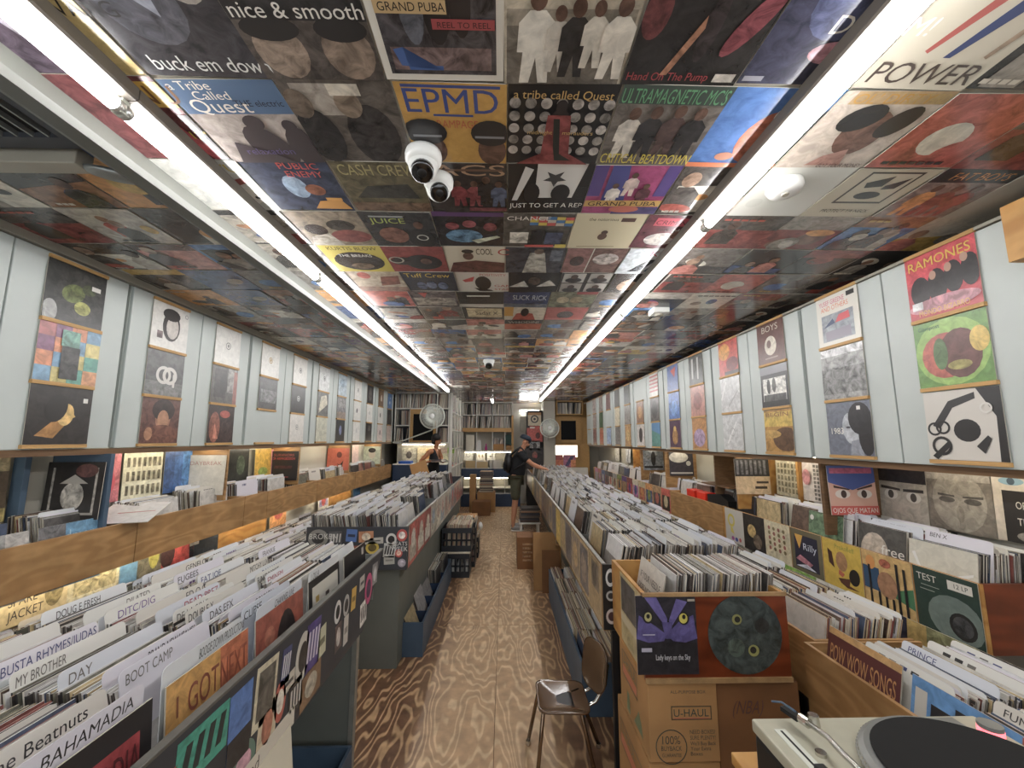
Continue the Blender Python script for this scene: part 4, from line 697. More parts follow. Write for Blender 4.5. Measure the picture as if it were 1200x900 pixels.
# --- bins along the aisle
def bin_shell(t, side, x0, x1, y0, y1, comps, mat='char', zb=.70, zr=1.02, rim='rim', legs=True, base='greyp', bx=None):
    """x0 = aisle side, x1 = wall side"""
    s = 1 if side == 'L' else -1
    b = lambda xa, ya, za, xb, yb, zc: MB().box(min(xa, xb), ya, za, max(xa, xb), yb, zc)
    b(x0, y0 + .018, zb, x0 - s * .018, y1, zr).build('side_panel', mat, t)
    b(x0 + s * .003, y0, zr, x0 - s * .019, y1, zr + .008).build('rim', rim, t, None, False, True, .002)
    b(x0, y0, zb, x1, y0 + .018, zr).build('end_panel', mat, t)
    b(x0 - s * .018, y1 - .018, zb, x1, y1, zr).build('end_panel', mat, t)
    b(x1 + s * .015, y0 + .018, zb, x1, y1 - .018, zr - .02).build('back_panel', mat, t)
    b(x0 - s * .018, y0 + .018, zb + .05, x1 + s * .015, y1 - .018, zb + .065).build('bottom_panel', 'steel', t)
    for y in comps[1:-1]: b(x0 - s * .03, y - .004, zb + .065, x1 + s * .02, y + .004, zr - .09).build('partition', 'steel', t)
    if legs: b(bx or (x0 - s * .06), y0 + .05, 0, x1 + s * .05, y1 - .05, zb).build('base_cabinet', base, t)
B2 = thing('record_bin', 'long record bin with a sticker covered end, beyond the passage', 'record bin', (-1.11, 5.4, 0))
COMP2 = [3.28 + .358 * k for k in range(13)]
bin_shell(B2, 'L', -.73, -1.49, 3.25, 7.58, COMP2, 'char', .71, 1.02, 'rim', True, 'greyp', -.79)
mass2 = MB()
for i in range(12):
    yc = (COMP2[i] + COMP2[i + 1]) / 2
    gap = (0, 0, .22, .05, .12, .3, .1, .05, .3, .1, .2, .1)[i]
    if RN.random() < .5: stack('L', -.79 - gap, -1.45, yc, .79, .16, .16, mass2)
    else:
        stack('L', -.79 - gap, -1.12, yc, .79, .16, .16, mass2); stack('L', -1.15, -1.45, yc, .79, .16, .16, mass2)
tag(mass2.build('packed_records', 'prs'), 'records and pale cards packed in the long bin beyond the passage', 'records', None, 'stuff')
mb = MB()
for lb, x, z, wd, h, c1, c2, k in (('round grey sticker lettered BROKEN', -1.40, .94, .15, .13, '#8c8c88', '#26262a', 'o'), ('grey sticker with white letters', -1.27, .94, .1, .1, '#4a4c50', '#c8c8c4', 'g'), ('blue sticker', -1.15, .96, .08, .09, '#3a6cb8', '#1c2c50', ''), ('orange and brown sticker', -1.04, .95, .11, .08, '#b87a4c', '#e0d0b8', 'e'), ('long pale slanted sticker', -.98, .92, .14, .045, '#c0bdb4', '#5a5850', ''), ('yellow round sticker', -.99, .87, .1, .09, '#d0b42c', '#5a4a10', 'o'), ('white sticker with black letters', -.86, .85, .09, .1, '#c8c8c4', '#1c1c1e', 'g'), ('black and white round sticker', -.85, .93, .08, .09, '#d8d8d4', '#141416', 'o'), ('red and white round sticker', -.77, .96, .08, .09, '#c03a30', '#e8dcd4', 'o'), ('red round sticker', -.79, .83, .055, .06, '#c83c30', '#f0c0a8', 'o'), ('lilac round sticker', -.765, .76, .06, .06, '#a8a0ac', '#d0c8d4', 'o'), ('pale sticker below the letters', -.86, .78, .08, .06, '#b8b8b0', '#8a8a84', ''), ('red brown sticker', -1.1, .85, .1, .07, '#a04a2c', '#402018', 'e'), ('dark sticker with a grey head', -1.3, .83, .09, .08, '#2a2a2e', '#8a8a88', 'e')):
    sticker(B2, 'F', x, 3.249, z, wd, h, c1, c2, lb, k)
for tx, x, z, h in (('BROKEN', -1.465, .935, .04), ('BEATS', -.84, .885, .03), ('WEEK', -.85, .845, .034)):
    MB().text(tx, x, z, h, '#dcdcd8', 0, 0, None).build('lettering', 'pr', B2, T(0, 3.2465, 0) @ OR['F'])
SIDE2 = ['#b8483c~5', '#a83830~4', '#8c3430~6', '#b0a898~5', '#c4bfb0~6', '#d0ccc0~4', '#b8b4a4~6', '#cfc8b4~5', '#8aa0b0~5', '#b09888~6', '#c8a090~5', '#a87c70~6', '#787c80~5']
for i in range(13):
    o = sleeve('cover_panel', (SIDE2[i], [('r', .1, .1, .9, .5, SIDE2[(i + 3) % 13]), ('e', .5, .6, .25, .25, SIDE2[(i + 5) % 13])]), 'L', (-.7262, 3.45 + .318 * i, .865), .31, B2, 'prs', 0, .003)
# slate blue tray with records on the floor by the long bin
t = thing('floor_tray', 'slate blue compartment tray of records on the floor beside the long bin', 'tray', (-.72, 4.5, 0))
for nm, b in (('front_board', (-.80, 3.46, .0, -.63, 3.475, .25)), ('side_board', (-.645, 3.475, 0, -.63, 5.2, .25)), ('side_board', (-.80, 3.475, 0, -.785, 5.2, .25)), ('end_board', (-.80, 5.2, 0, -.63, 5.215, .25)), ('bottom_board', (-.785, 3.475, .0, -.645, 5.2, .015))): MB().box(*b).build(nm, 'blue', t)
for k in range(1, 5): MB().box(-.785, 3.475 + .345 * k - .005, .015, -.645, 3.475 + .345 * k + .005, .2).build('divider_board', 'navy', t)
m_ = MB()
for k in range(5): stack('L', -.69 if k < 4 else -.66, -.79, 3.475 + .345 * (k + .5), .015, .35 if k < 3 else .1, 0, m_)
tag(m_.build('packed_records', 'prs'), 'records leaning in the slate blue floor tray', 'records', None, 'stuff')

# --- right island
B3 = thing('record_bin', 'long record island with album covers along its aisle side', 'record bin', (.9, 5.7, 0))
COMP3 = [2.29 + .362 * k for k in range(20)]
bin_shell(B3, 'R', .52, 1.29, 2.26, 9.2, COMP3, 'binw', .70, 1.025, 'rim', True, 'greyp', .83)
MB().box(.518, 2.245, .71, .60, 2.259, 1.03).build('end_board', 'black', B3)
MB().box(.555, 2.235, .0, .605, 2.262, .71).build('corner_post', 'black', B3)
for lb, x, z, wd, h, c1, c2 in (('white looped sticker on the black board', .558, .965, .05, .09, '#d8d8d4', '#151517'), ('small round white sticker on the black board', .558, .875, .05, .05, '#b8b8b4', '#202022'), ('dark red rimmed sticker on the black board', .56, .775, .06, .075, '#c8b8b0', '#4a1c1c')): sticker(B3, 'F', x, 2.2445, z, wd, h, c1, c2, lb, 'o')
mass3 = MB()
for i in range(19):
    yc = (COMP3[i] + COMP3[i + 1]) / 2; g = RN.uniform(.02, .1) if i else .02
    if i % 3 == 1: stack('R', .56 + g, .9, yc, .80, .17, .15, mass3); stack('R', .93, 1.25, yc, .80, .17, .15, mass3)
    else: stack('R', .56 + g, 1.25, yc, .80, .17, .15, mass3)
tag(mass3.build('packed_records', 'prs'), 'records and pale cards packed along the right hand island', 'records', None, 'stuff')
SIDE3 = ['#a88c5c~4', '#b89a64~5', '#a89464~4', '#7c6a50~6', '#5c5c64~6', '#c8a838~4', '#4a4a50~6', '#8a7a6c~6', '#6c6c74~5', '#7c5c44~5', '#5a5a62~6']
for i in range(22):
    k = i % 11; ar = (SIDE3[k], [('r', .06, .06, .94, .94, SIDE3[(k * 3 + 1) % 11]), ('e', .5, .5, .3, .3, SIDE3[(k * 5 + 2) % 11])])
    if i == 0: ar = ('#a48c5e~3', [('r', .25, .45, .85, .92, '#6c6458~5'), ('e', .5, .68, .2, .2, '#4a4640~6')])
    sleeve('cover_panel', ar, 'R', (.5182, 2.45 + .316 * i, .862), .305, B3, 'prs', 0, .003)
# tray of spine-up records under the island
t = thing('floor_tray', 'slate blue tray packed with cream edged records under the island', 'tray', (.62, 3.65, 0))
for nm, b in (('side_board', (.485, 2.74, 0, .50, 4.62, .30)), ('side_board', (.785, 2.74, 0, .80, 4.62, .30)), ('end_board', (.50, 2.74, 0, .785, 2.755, .30)), ('end_board', (.50, 4.605, 0, .785, 4.62, .30)), ('bottom_board', (.50, 2.755, 0, .785, 4.605, .015))): MB().box(*b).build(nm, 'blue', t)
m_ = MB()
for k in range(5): stack('R', .505, .76, 2.77 + .365 * (k + .5), .015, .05, 0, m_, None, .315, .35, True, 1.0, .34, .0012)
tag(m_.build('packed_records', 'prs'), 'cream and red edged records packed in the tray under the island', 'records', None, 'stuff')
# ---------------------------------------------------------------- crate with the owl cover, boxes under it
def open_box(t, x0, y0, z0, x1, y1, z1, mat, th=.014, nf='front_board', ns='side_board', nb='back_board', bot=True, fm=None):
    MB().box(x0, y0, z0, x1, y0 + th, z1).build(nf, fm or mat, t)
    MB().box(x0, y1 - th, z0, x1, y1, z1).build(nb, mat, t)
    MB().box(x0, y0 + th, z0, x0 + th, y1 - th, z1).build(ns, mat, t)
    MB().box(x1 - th, y0 + th, z0, x1, y1 - th, z1).build(ns, mat, t)
    if bot: MB().box(x0 + th, y0 + th, z0, x1 - th, y1 - th, z0 + th).build('bottom_board', mat, t)
t = thing('record_crate', 'red stained wooden crate with an owl cover and a round disc on its front', 'crate', (.86, 1.95, .735))
open_box(t, .562, 1.75, .735, 1.15, 2.225, 1.06, 'pine', .016, fm='redply')
MB().box(.562, 1.742, .727, 1.15, 1.752, .745).build('bottom_edge', 'binw', t)
MB().box(.562, 1.742, 1.05, 1.15, 1.752, 1.064).build('top_edge', 'binw', t)
owl = ('#1b1824~3', [('r', .02, .02, .98, .4, '#121018~3'), ('p', '#4c4280~3', .0, .45, .05, .75, .3, .62, .5, .5, .45, .42, .2, .4), ('p', '#4c4280~3', 1, .45, .95, .75, .7, .66, .5, .5, .6, .42, .8, .4), ('p', '#5a4f90~2', .15, .98, .35, .98, .52, .7, .5, .58), ('p', '#5a4f90~2', .68, .96, .86, .92, .58, .6, .54, .68), ('p', '#463c78~3', .42, .66, .6, .66, .56, .45, .48, .45), ('e', .2, .73, .09, .085, '#0c0c10'), ('e', .79, .71, .09, .085, '#0c0c10'), ('e', .2, .73, .06, .06, '#b0a868'), ('e', .78, .71, .07, .065, '#c8bc3c'), ('e', .2, .74, .03, .03, '#0c0c10'), ('e', .79, .73, .03, .03, '#0c0c10'), ('r', .1, .5, .3, .512, '#b8b4c8'), ('r', .07, .29, .24, .34, '#b4b0c0'), ('t', 'Lady keys on the Sky', .3, .19, .07, '#d8d8dc', 'l', .56), ('r', .86, .93, .98, .96, '#a8a090')])
o = sleeve('owl_cover', owl, 'F', (.655, 1.7485, .905), .245, t, 'prs', 0, .003, 0, .295); o['label'] = 'dark purple cover with yellow eyed owl face shapes'
mb = MB(); n = 40
mb.prism([(.150 * math.cos(2 * PI * i / n), .150 * math.sin(2 * PI * i / n)) for i in range(n)], 0, .002, ['#1a1a1a', '#2c3a38~6'] + ['#151515'] * n)
for q in (('e', -.03, .055, .02, '#8a8a48'), ('e', -.028, .055, .012, '#101410'), ('e', .03, -.062, .022, '#9a9a50'), ('e', .028, -.06, .013, '#0c100c'), ('e', .07, .03, .03, '#161c1c~4'), ('e', -.04, -.05, .035, '#46564c~5')): mb.poly([(q[1] + q[3] * math.cos(2 * PI * i / 16), q[2] + q[3] * 1.0 * math.sin(2 * PI * i / 16), .0024 + .0002 * (q[4][1] in '01')) for i in range(16)], q[4])
o = mb.build('picture_disc', 'prs', t, T(.972, 1.7495, .905) @ OR['F']); o['label'] = 'round dark green disc with two pale eyes'
o = sleeve('side_cover', ('#b8a878~2', [('r', .05, .45, .75, .95, '#3a3c40~6'), ('p', '#c8bc98', 0, .3, 1, .3, 1, .42, 0, .42), ('r', .1, .05, .6, .28, '#a49460~4')]), 'R', (.561, 1.92, .9), .30, t, 'prs', 0, .003)
o['label'] = 'worn tan cover with a dark photograph'
stack('R', .70, 1.12, 1.99, .80, .16, .0, None, ('record filed upright in the red crate with the owl cover', 'records in the owl crate'), dens=1.0)
o = sleeve('record_sleeve', ('#d4cfc4~1', [('r', 0, 0, 1, .42, '#5a2434~3'), ('t', 'IF YOUR NEEDLE', .1, .72, .1, '#2c2a2c', 'l', .8), ('t', 'DOES NOT', .1, .56, .09, '#2c2a2c', 'l', .5)]), 'R', (.66, 1.99, .95), .31, None, 'prs', -.22)
tag(o, 'cream and maroon cover facing the aisle at the front of the red crate', 'record sleeve')
def carton(label, x0, y0, z0, x1, y1, z1, mat='cardb', prints=(), sides=(), flaps=True):
    t = thing('cardboard_box', label, 'box', ((x0 + x1) / 2, (y0 + y1) / 2, z0))
    MB().box(x0, y0, z0, x1, y1, z1 - .004).build('body', mat, t, None, False, True, .003)
    ym = (y0 + y1) / 2
    if flaps:
        MB().box(x0 + .001, y0 + .001, z1 - .004, x1 - .001, ym - .001, z1).build('flap', mat, t); MB().box(x0 + .001, ym + .001, z1 - .004, x1 - .001, y1 - .001, z1).build('flap', mat, t)
    for fn, side in ((prints, 'F'), (sides, 'R')):
        if fn:
            mb = MB()
            for q in fn: q(mb)
            mb.build('print', 'pr', t, (T(x0, y0 - .0006, z0) if side == 'F' else T(x0 - .0006, y1, z0)) @ OR[side])
    return t
def ring(mb, cx, cy, r1, r2, c, n=28):
    for i in range(n):
        a, b = 2 * PI * i / n, 2 * PI * (i + 1) / n
        mb.poly([(cx + r1 * math.cos(a), cy + r1 * math.sin(a), 0), (cx + r2 * math.cos(a), cy + r2 * math.sin(a), 0), (cx + r2 * math.cos(b), cy + r2 * math.sin(b), 0), (cx + r1 * math.cos(b), cy + r1 * math.sin(b), 0)], c)
def frame(mb, x0, y0, x1, y1, w_, c):
    for a, b, c_, d in ((x0, y0, x1, y0 + w_), (x0, y1 - w_, x1, y1), (x0, y0, x0 + w_, y1), (x1 - w_, y0, x1, y1)): mb.poly([(a, b, 0), (c_, b, 0), (c_, d, 0), (a, d, 0)], c)
DK = '#4a4634'
fp = [lambda m: frame(m, .09, .15, .25, .2, .004, '#5a4a30'), lambda m: m.text('U-HAUL', .1, .162, .028, '#3f4a3c', 0, 0, None, 'l', .14), lambda m: m.poly([(.1, .154, .0001), (.24, .154, .0001), (.24, .158, .0001), (.1, .158, .0001)], '#b4582c'), lambda m: m.text('ALL-PURPOSE BOX', .09, .245, .012, DK), lambda m: m.text('100%', .05, .065, .03, DK, 0, 0, None, 'l', .07), lambda m: m.text('BUYBACK', .045, .042, .017, DK, 0, 0, None, 'l', .08), lambda m: m.text('GUARANTEE', .047, .02, .013, DK, 0, 0, None, 'l', .076), lambda m: ring(m, .085, .055, .058, .062, DK), lambda m: m.text('NEED BOXES?', .16, .1, .015, DK, 0, 0, None, 'l', .1), lambda m: m.text('SURE PLENTY!', .16, .08, .015, DK, 0, 0, None, 'l', .1), lambda m: m.text("We'll Buy Back", .16, .06, .014, DK, 0, 0, None, 'l', .1), lambda m: m.text('Your Extra', .16, .042, .014, DK, 0, 0, None, 'l', .08), lambda m: m.text('Boxes', .16, .024, .014, DK)]
sp = [lambda m: frame(m, .04, .14, .26, .25, .005, '#3a3a30'), lambda m: m.text('U-HAUL', .05, .195, .045, '#4a5444', 0, 0, None, 'l', .2), lambda m: m.poly([(.05, .15, .0001), (.25, .15, .0001), (.25, .185, .0001), (.05, .185, .0001)], '#c4642c'), lambda m: m.poly([(.2, .03, 0), (.32, .03, 0), (.3, .08, 0), (.27, .11, 0), (.24, .07, 0)], '#6c7a50'), lambda m: m.poly([(.1, .02, 0), (.15, .02, 0), (.14, .1, 0), (.11, .1, 0)], '#6c7a50')]
carton('tan cardboard box lettered U-HAUL directly under the red crate', .57, 1.755, .44, .845, 2.15, .724, 'cardb', fp, sp)
carton('brown cardboard box in shade beside the lettered one', .85, 1.77, .40, 1.185, 2.15, .715, 'cardd', [lambda m: m.text('(NBA)', .06, .2, .05, '#5a2c1c', 0, 0, None, 'l', .12, .3)])  # darker cardboard colour carries this box's shade
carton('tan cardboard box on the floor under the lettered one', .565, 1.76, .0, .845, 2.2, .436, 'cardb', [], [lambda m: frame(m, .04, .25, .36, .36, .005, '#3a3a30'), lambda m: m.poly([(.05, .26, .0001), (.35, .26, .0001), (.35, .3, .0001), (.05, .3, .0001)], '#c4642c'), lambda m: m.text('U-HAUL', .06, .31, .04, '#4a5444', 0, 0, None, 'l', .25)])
carton('brown cardboard box on the floor in shade', .85, 1.775, 0, 1.18, 2.15, .396, 'cardd')  # shade likewise put into the darker cardboard colour

# ---------------------------------------------------------------- right wall: low crates, cover-fronted bins, covers on the wall
def low_crate(label, x0, y0, y1, zb, zr, xb):
    t = thing('record_crate', label, 'crate', (x0 + .4, (y0 + y1) / 2, 0))
    MB().box(x0, y0, zb, x0 + .014, y1, zr).build('front_board', 'ply', t)
    MB().box(x0 + .014, y0, zb, xb, y0 + .014, zr).build('end_board', 'ply', t); MB().box(x0 + .014, y1 - .014, zb, xb, y1, zr).build('end_board', 'ply', t)
    MB().box(x0 + .014, y0 + .014, zb, xb, y1 - .014, zb + .012).build('bottom_board', 'ply', t)
    MB().box(x0 + .2, y0 + .03, 0, xb, y1 - .03, zb).build('stand', 'char', t)
    return t
low_crate('knotty plywood crate of records low beside the turntable', 1.25, .92, 1.81, .58, .845, 1.74)
low_crate('plywood crate behind the cardboard boxes by the low crate', 1.31, 1.83, 2.25, .58, .84, 1.74)
for k in range(7): low_crate(f'low plywood wall crate, {NTH[k]} one hidden beyond the island', 1.32, 2.27 + 1.0 * k, 3.25 + 1.0 * k, .58, .84, 1.74)
mR = MB()
stack('R', 1.30, 1.66, 1.49, .595, .26, .0, None, ('record filed in the low knotty plywood crate beside the turntable', 'records in the low crate'))
stack('R', 1.34, 1.66, 1.49, .595, .26, .1, mR); stack('R', 1.31, 1.66, 1.13, .595, .26, .1, mR)
for k in range(20): stack('R', 1.37, 1.68, 2.05 + .36 * k, .595, .2, .1, mR, None, .31, .31, k < 2)
tag(mR.build('packed_records', 'prs'), 'records packed in the low crates along the right wall', 'records', None, 'stuff')
for tx, ink, x, y in (('TOMMY', 'k', 1.40, 1.60), ('PRINCE', 'b', 1.50, 1.62), ('FUNKY PARK', 'k', 1.42, 1.26)):
    card(tx, ink, 'R', x - .07, 1.49 if y > 1.4 else 1.13, .595, y, .26, .31, .345, .022, None, f'white divider card lettered {tx} in the low knotty crate', 'divider cards in the low crate')
for x, y in ((1.36, 1.49), (1.60, 1.49), (1.69, 1.49), (1.56, 1.13), (1.66, 1.13)):
    card('', 'k', 'R', x - .07, y, .595, None, .26, .31, .343, .022, None, 'unlettered white divider card in the low knotty crate', 'divider cards in the low crate')
for a, y, x, lb in ((('#c89a58~2', [('r', 0, .5, 1, .92, '#5c2020'), ('t', 'POW WOW SONGS', .05, .62, .2, '#c89048', 'l', .9), ('e', .5, .25, .3, .2, '#5a5a6c~4')]), 1.62, 1.285, 'tan cover lettered POW WOW SONGS in the low crate'), (('#4a88c0~2', [('r', .04, 0, .16, .9, '#c8c4b8'), ('r', .2, .0, .38, .82, '#1c1c20'), ('r', .42, 0, .6, .9, '#202024'), ('e', .78, .4, .18, .4, '#241f20'), ('e', .9, .8, .12, .1, '#2c2c30')]), 1.27, 1.28, 'blue cover with tall black shapes in the low crate'), (('#a83c28~2', [('r', .1, .6, .9, .85, '#d8cfc0')]), .98, 1.275, 'red cover at the near end of the low crate')):
    o = sleeve('record_sleeve', a, 'R', (x + .025, y, .62 + .152), .31, None, 'prs', -.2); tag(o, lb, 'record sleeve', 'front covers in the low crate')
# wall side bins with covers on their fronts
XB = 2.12
def wall_bin(side, xf, y0, y1, zb, zr, xw, label, mat, fronts=(), endm=None):
    s = 1 if side == 'L' else -1
    t = thing('record_bin', label, 'record bin', ((xf + xw) / 2, (y0 + y1) / 2, zb))
    b = lambda xa, ya, za, xb, yb, zc: MB().box(min(xa, xb), ya, za, max(xa, xb), yb, zc)
    b(xf, y0, zb, xf - s * .016, y1, zr).build('front_board', mat, t, None, False, True, .002)
    b(xf - s * .016, y0, zb, xw, y0 + .016, zr).build('end_board', endm or mat, t); b(xf - s * .016, y1 - .016, zb, xw, y1, zr).build('end_board', mat, t)
    b(xf - s * .016, y0 + .016, zb, xw, y1 - .016, zb + .014).build('bottom_board', mat, t)
    for yc, art, lb in fronts:
        o = sleeve('front_cover', art, side, (xf + s * .0035, yc, (zb + zr) / 2), min(.30, zr - zb), t, 'prs', 0, .003)
        if lb: o['label'] = lb
    return t
test = ('#1c3a30~1', [('t', 'TEST', .06, .8, .11, '#dcd8cc'), ('r', .12, .72, .42, .73, '#a8b0a4'), ('r', .1, .65, .34, .66, '#a8b0a4'), ('r', .56, .78, .92, .92, '#d8d4c8'), ('t', '12 LP', .66, .82, .07, '#22302c'), ('e', .62, .32, .42, .36, '#6c7c74~1'), ('e', .72, .26, .2, .2, '#18191a'), ('e', .72, .26, .15, .15, '#3a3c3e~6')])
prok = ('#d0ac1c~1', [('t', 'Prokofieff', .35, .84, .1, '#7c8a2c', 'l', .5), ('e', .5, .6, .15, .2, '#a87848~2'), ('p', '#4a2418', .14, .8, .26, .74, .3, .42, .16, .5), ('e', .8, .36, .13, .17, '#16130e', -.3), ('p', '#c0502c', .42, .42, .56, .36, .5, .28, .4, .32), ('p', '#5a2a18', .38, .24, .7, .3, .66, .16, .9, .12, .6, .1, .44, .16)])
trees = ('#cba45c~2', [('r', 0, .3, .35, .72, '#1f4a6c'), ('p', '#3c7c50', .6, .4, 1, .55, 1, .2, .6, .3), ('e', .18, .8, .1, .13, '#d88a24'), ('e', .5, .46, .2, .24, '#a4744c~2')] + [('r', x, 0, x + .05, y, '#16161a') for x, y in ((.12, .75), (.3, .3), (.44, .25), (.58, .25), (.7, .9), (.84, .85))] + [('e', .5, .85, .12, .08, '#a8502c~5')])
fr1 = ('#6c6448', [('r', .12, .12, .88, .88, '#23243c'), ('p', '#d8a020', .14, .88, .42, .88, .28, .55), ('t', 'Rilly', .42, .56, .16, '#c8d0dc', 'l', .42), ('p', '#b06a78~4', .14, .3, .6, .2, .7, .28, .3, .42), ('p', '#c8ccd8~3', .14, .14, .8, .14, .5, .24)])
gen = lambda a, b, c='#2a2624~4': (a, [('r', .08, .08, .92, .7, b), ('e', .5, .45, .22, .26, c)])
mR2 = MB()
fr = [(2.04, test, 'dark green cover lettered TEST with a grey disc'), (2.345, trees, 'sandy cover with black tree trunks'), (2.65, prok, 'yellow cover with brown shapes'), (2.955, fr1, 'olive framed dark cover'), (3.26, ('#cfc3a0~2', [('e', .2 + .2 * i, .3 + .13 * j, .05, .05, ('#a0584c~3', '#8a7a50~4')[(i + j) % 2]) for i in range(4) for j in range(5)]), 'cream cover with small scattered figures'), (3.56, ('#2a2622~3', [('e', .4, .55, .2, .18, '#b89a58~4'), ('e', .65, .3, .2, .2, '#6a5a48~5')]), 'dark brown photograph cover'), (3.86, ('#c4bfb4', [('o', .35, .65, .12, .2, '#d0bc28'), ('p', '#d0bc28', .3, .45, .4, .45, .5, .25, .3, .3), ('e', .4, .12, .08, .06, '#a03c8a'), ('e', .6, .12, .08, .06, '#3c4ca0'), ('e', .8, .14, .06, .06, '#c03c3c')]), 'grey cover with a yellow scrawl')]
wall_bin('R', XB, 1.885, 4.05, .745, 1.04, 2.54, 'record bin fronted with a yellow cover and a TEST cover', 'pine', fr, 'redply')
wall_bin('R', XB, 4.06, 5.30, .745, 1.04, 2.54, 'plain knotty plywood record bin holding red plastic cases', 'ply')
COLS = ['#c8462c~3', '#c8b88c~3', '#5c3c7c~5', '#3a342c~5', '#b85a44~4', '#b08a58~4', '#cfc6ac~3', '#7c8a3c~5', '#4a4a50~6', '#c06a9c~5', '#d08a3c~4', '#8c3c30~4', '#a8a49c~4', '#3c5c8c~5']
fr = [(5.46 + .31 * k, gen(COLS[(k * 5) % 14], COLS[(k * 5 + 3) % 14], COLS[(k * 3 + 1) % 14]), None) for k in range(14)]
wall_bin('R', XB, 5.31, 9.8, .745, 1.04, 2.54, 'long far record bin fronted with many small bright covers', 'pine', fr)
for y0, y1 in ((1.9, 4.05), (4.06, 5.3), (5.31, 9.8)):
    n = int((y1 - y0 - .03) / .34)
    for k in range(n):
        yc = y0 + .03 + (y1 - y0 - .03) / n * (k + .5)
        if y0 == 1.9 and k == 0: stack('R', 2.16, 2.45, yc, .84, .14, .12, mR2)
        else: stack('R', 2.17 + RN.uniform(0, .08), 2.45, yc, .86, .14, .14, mR2)
tag(mR2.build('packed_records', 'prs'), 'records and pale cards packed in the wall bins over the low crates', 'records', None, 'stuff')
for tx, ink, x, y in (('BEN VAUGHN', 'b', 2.29, 2.80), ('BEN WEBSTER', 'k', 2.26, 2.45), ('BEN X', 'k', 2.27, 2.14)):
    card(tx, ink, 'R', x - .05, y - .05, .86, y + .08, .14, .31, .35, .022, None, f'white divider card lettered {tx} behind the TEST cover', 'divider cards in the cover-fronted bin')
o = sleeve('record_sleeve', ('#cfcab8~1', [('e', .4, .28, .28, .22, '#b8645c'), ('p', '#e4e2dc', .05, .8, .2, .5, .23, .52, .1, .82), ('p', '#e4e2dc', .7, .6, .95, .7, .94, .66, .7, .55)]), 'R', (2.15, 2.08, 1.0), .32, None, 'prs', -.12); tag(o, 'cream sleeve with a red label in clear wrap behind the TEST cover', 'record sleeve')  # two pale streaks painted on as clear wrap glints
o = sleeve('record_sleeve', ('#4a4844~3', [('e', .35, .5, .3, .36, '#b8aa98~3'), ('r', .2, .2, .6, .3, '#2a2826'), ('t', 'free', .5, .5, .18, '#e0ddd4', 'l', .46)]), 'R', (2.17, 2.42, 1.03), .30, None, 'prs', -.12); tag(o, 'dark cover with a bald head lettered free in the yellow fronted bin', 'record sleeve')
o = sleeve('record_sleeve', ('#5c7a5a~6', [('r', 0, 0, 1, .35, '#c8583c~5'), ('e', .1, .85, .06, .06, '#e0dcd4')]), 'R', (2.18, 2.85, 1.03), .30, None, 'prs', -.12); tag(o, 'green and orange flowery cover above the yellow front cover', 'record sleeve')
for k, (y, x) in enumerate(((4.55, 2.15), (4.80, 2.15))):
    o = MB().box(x, y - .1, 1.03, x + .12, y + .1, 1.11).build('plastic_case', 'red', None, None, False, True, .006); tag(o, ('nearer' if k == 0 else 'farther') + ' red plastic case on the plain plywood bin', 'case', 'red plastic cases')
o = MB().prism([(-.2, 0), (.2, 0), (.2, .06), (.05, .11), (-.2, .08)], -.05, .05, None, 0, None).build('black_pouch', 'black', None, T(2.2, 4.2, 1.03) @ OR['R']); tag(o, 'black soft pouch lying on the plywood bin rim', 'pouch')
# covers standing below the cover-fronted bin
for yc, a, lb in ((2.40, ('#2c2c40~5', [('e', .45, .5, .4, .38, '#4c4a68~6'), ('e', .9, .25, .12, .2, '#17171a')]), 'dark violet galaxy cover standing under the yellow front cover'), (2.72, ('#d0ccc0~2', [('r', .0, .6, 1, .68, '#b03428'), ('r', .3, .75, .8, .9, '#4a88b8')]), 'white cover with red and blue bars under the wall bin'), (3.04, ('#7ca83c~4', [('e', .5, .5, .28, .3, '#b84a34~4')]), 'lime green cover with a red patch under the wall bin'), (3.36, ('#c8b420~2', [('e', .3, .7, .2, .2, '#e0cc30')]), 'plain yellow cover under the wall bin'), (2.08, ('#8a8a5c~4', [('e', .6, .6, .3, .25, '#b07c88~5'), ('r', 0, 0, .3, 1, '#b89a4c~3')]), 'pink and green cover under the TEST cover'), (1.75, ('#1f1f21~2', [('o', .5, .5, .25, .32, '#a8a8a4'), ('p', '#a8a8a4', .1, .1, .2, .1, .5, .9, .4, .9)]), 'black cover with grey graffiti lines under the crate end'), (1.42, ('#232325~2', [('p', '#b0b0ac', .1, .9, .2, .9, .5, .2, .4, .2), ('p', '#b0b0ac', .5, .9, .6, .9, .9, .2, .8, .2)]), 'black cover with grey zigzag lines by the low crate')):
    o = sleeve('record_sleeve', a, 'R', (1.95, yc * .93, .665), .31, None, 'prs', -.08); tag(o, lb, 'record sleeve', 'covers standing behind the low crates')
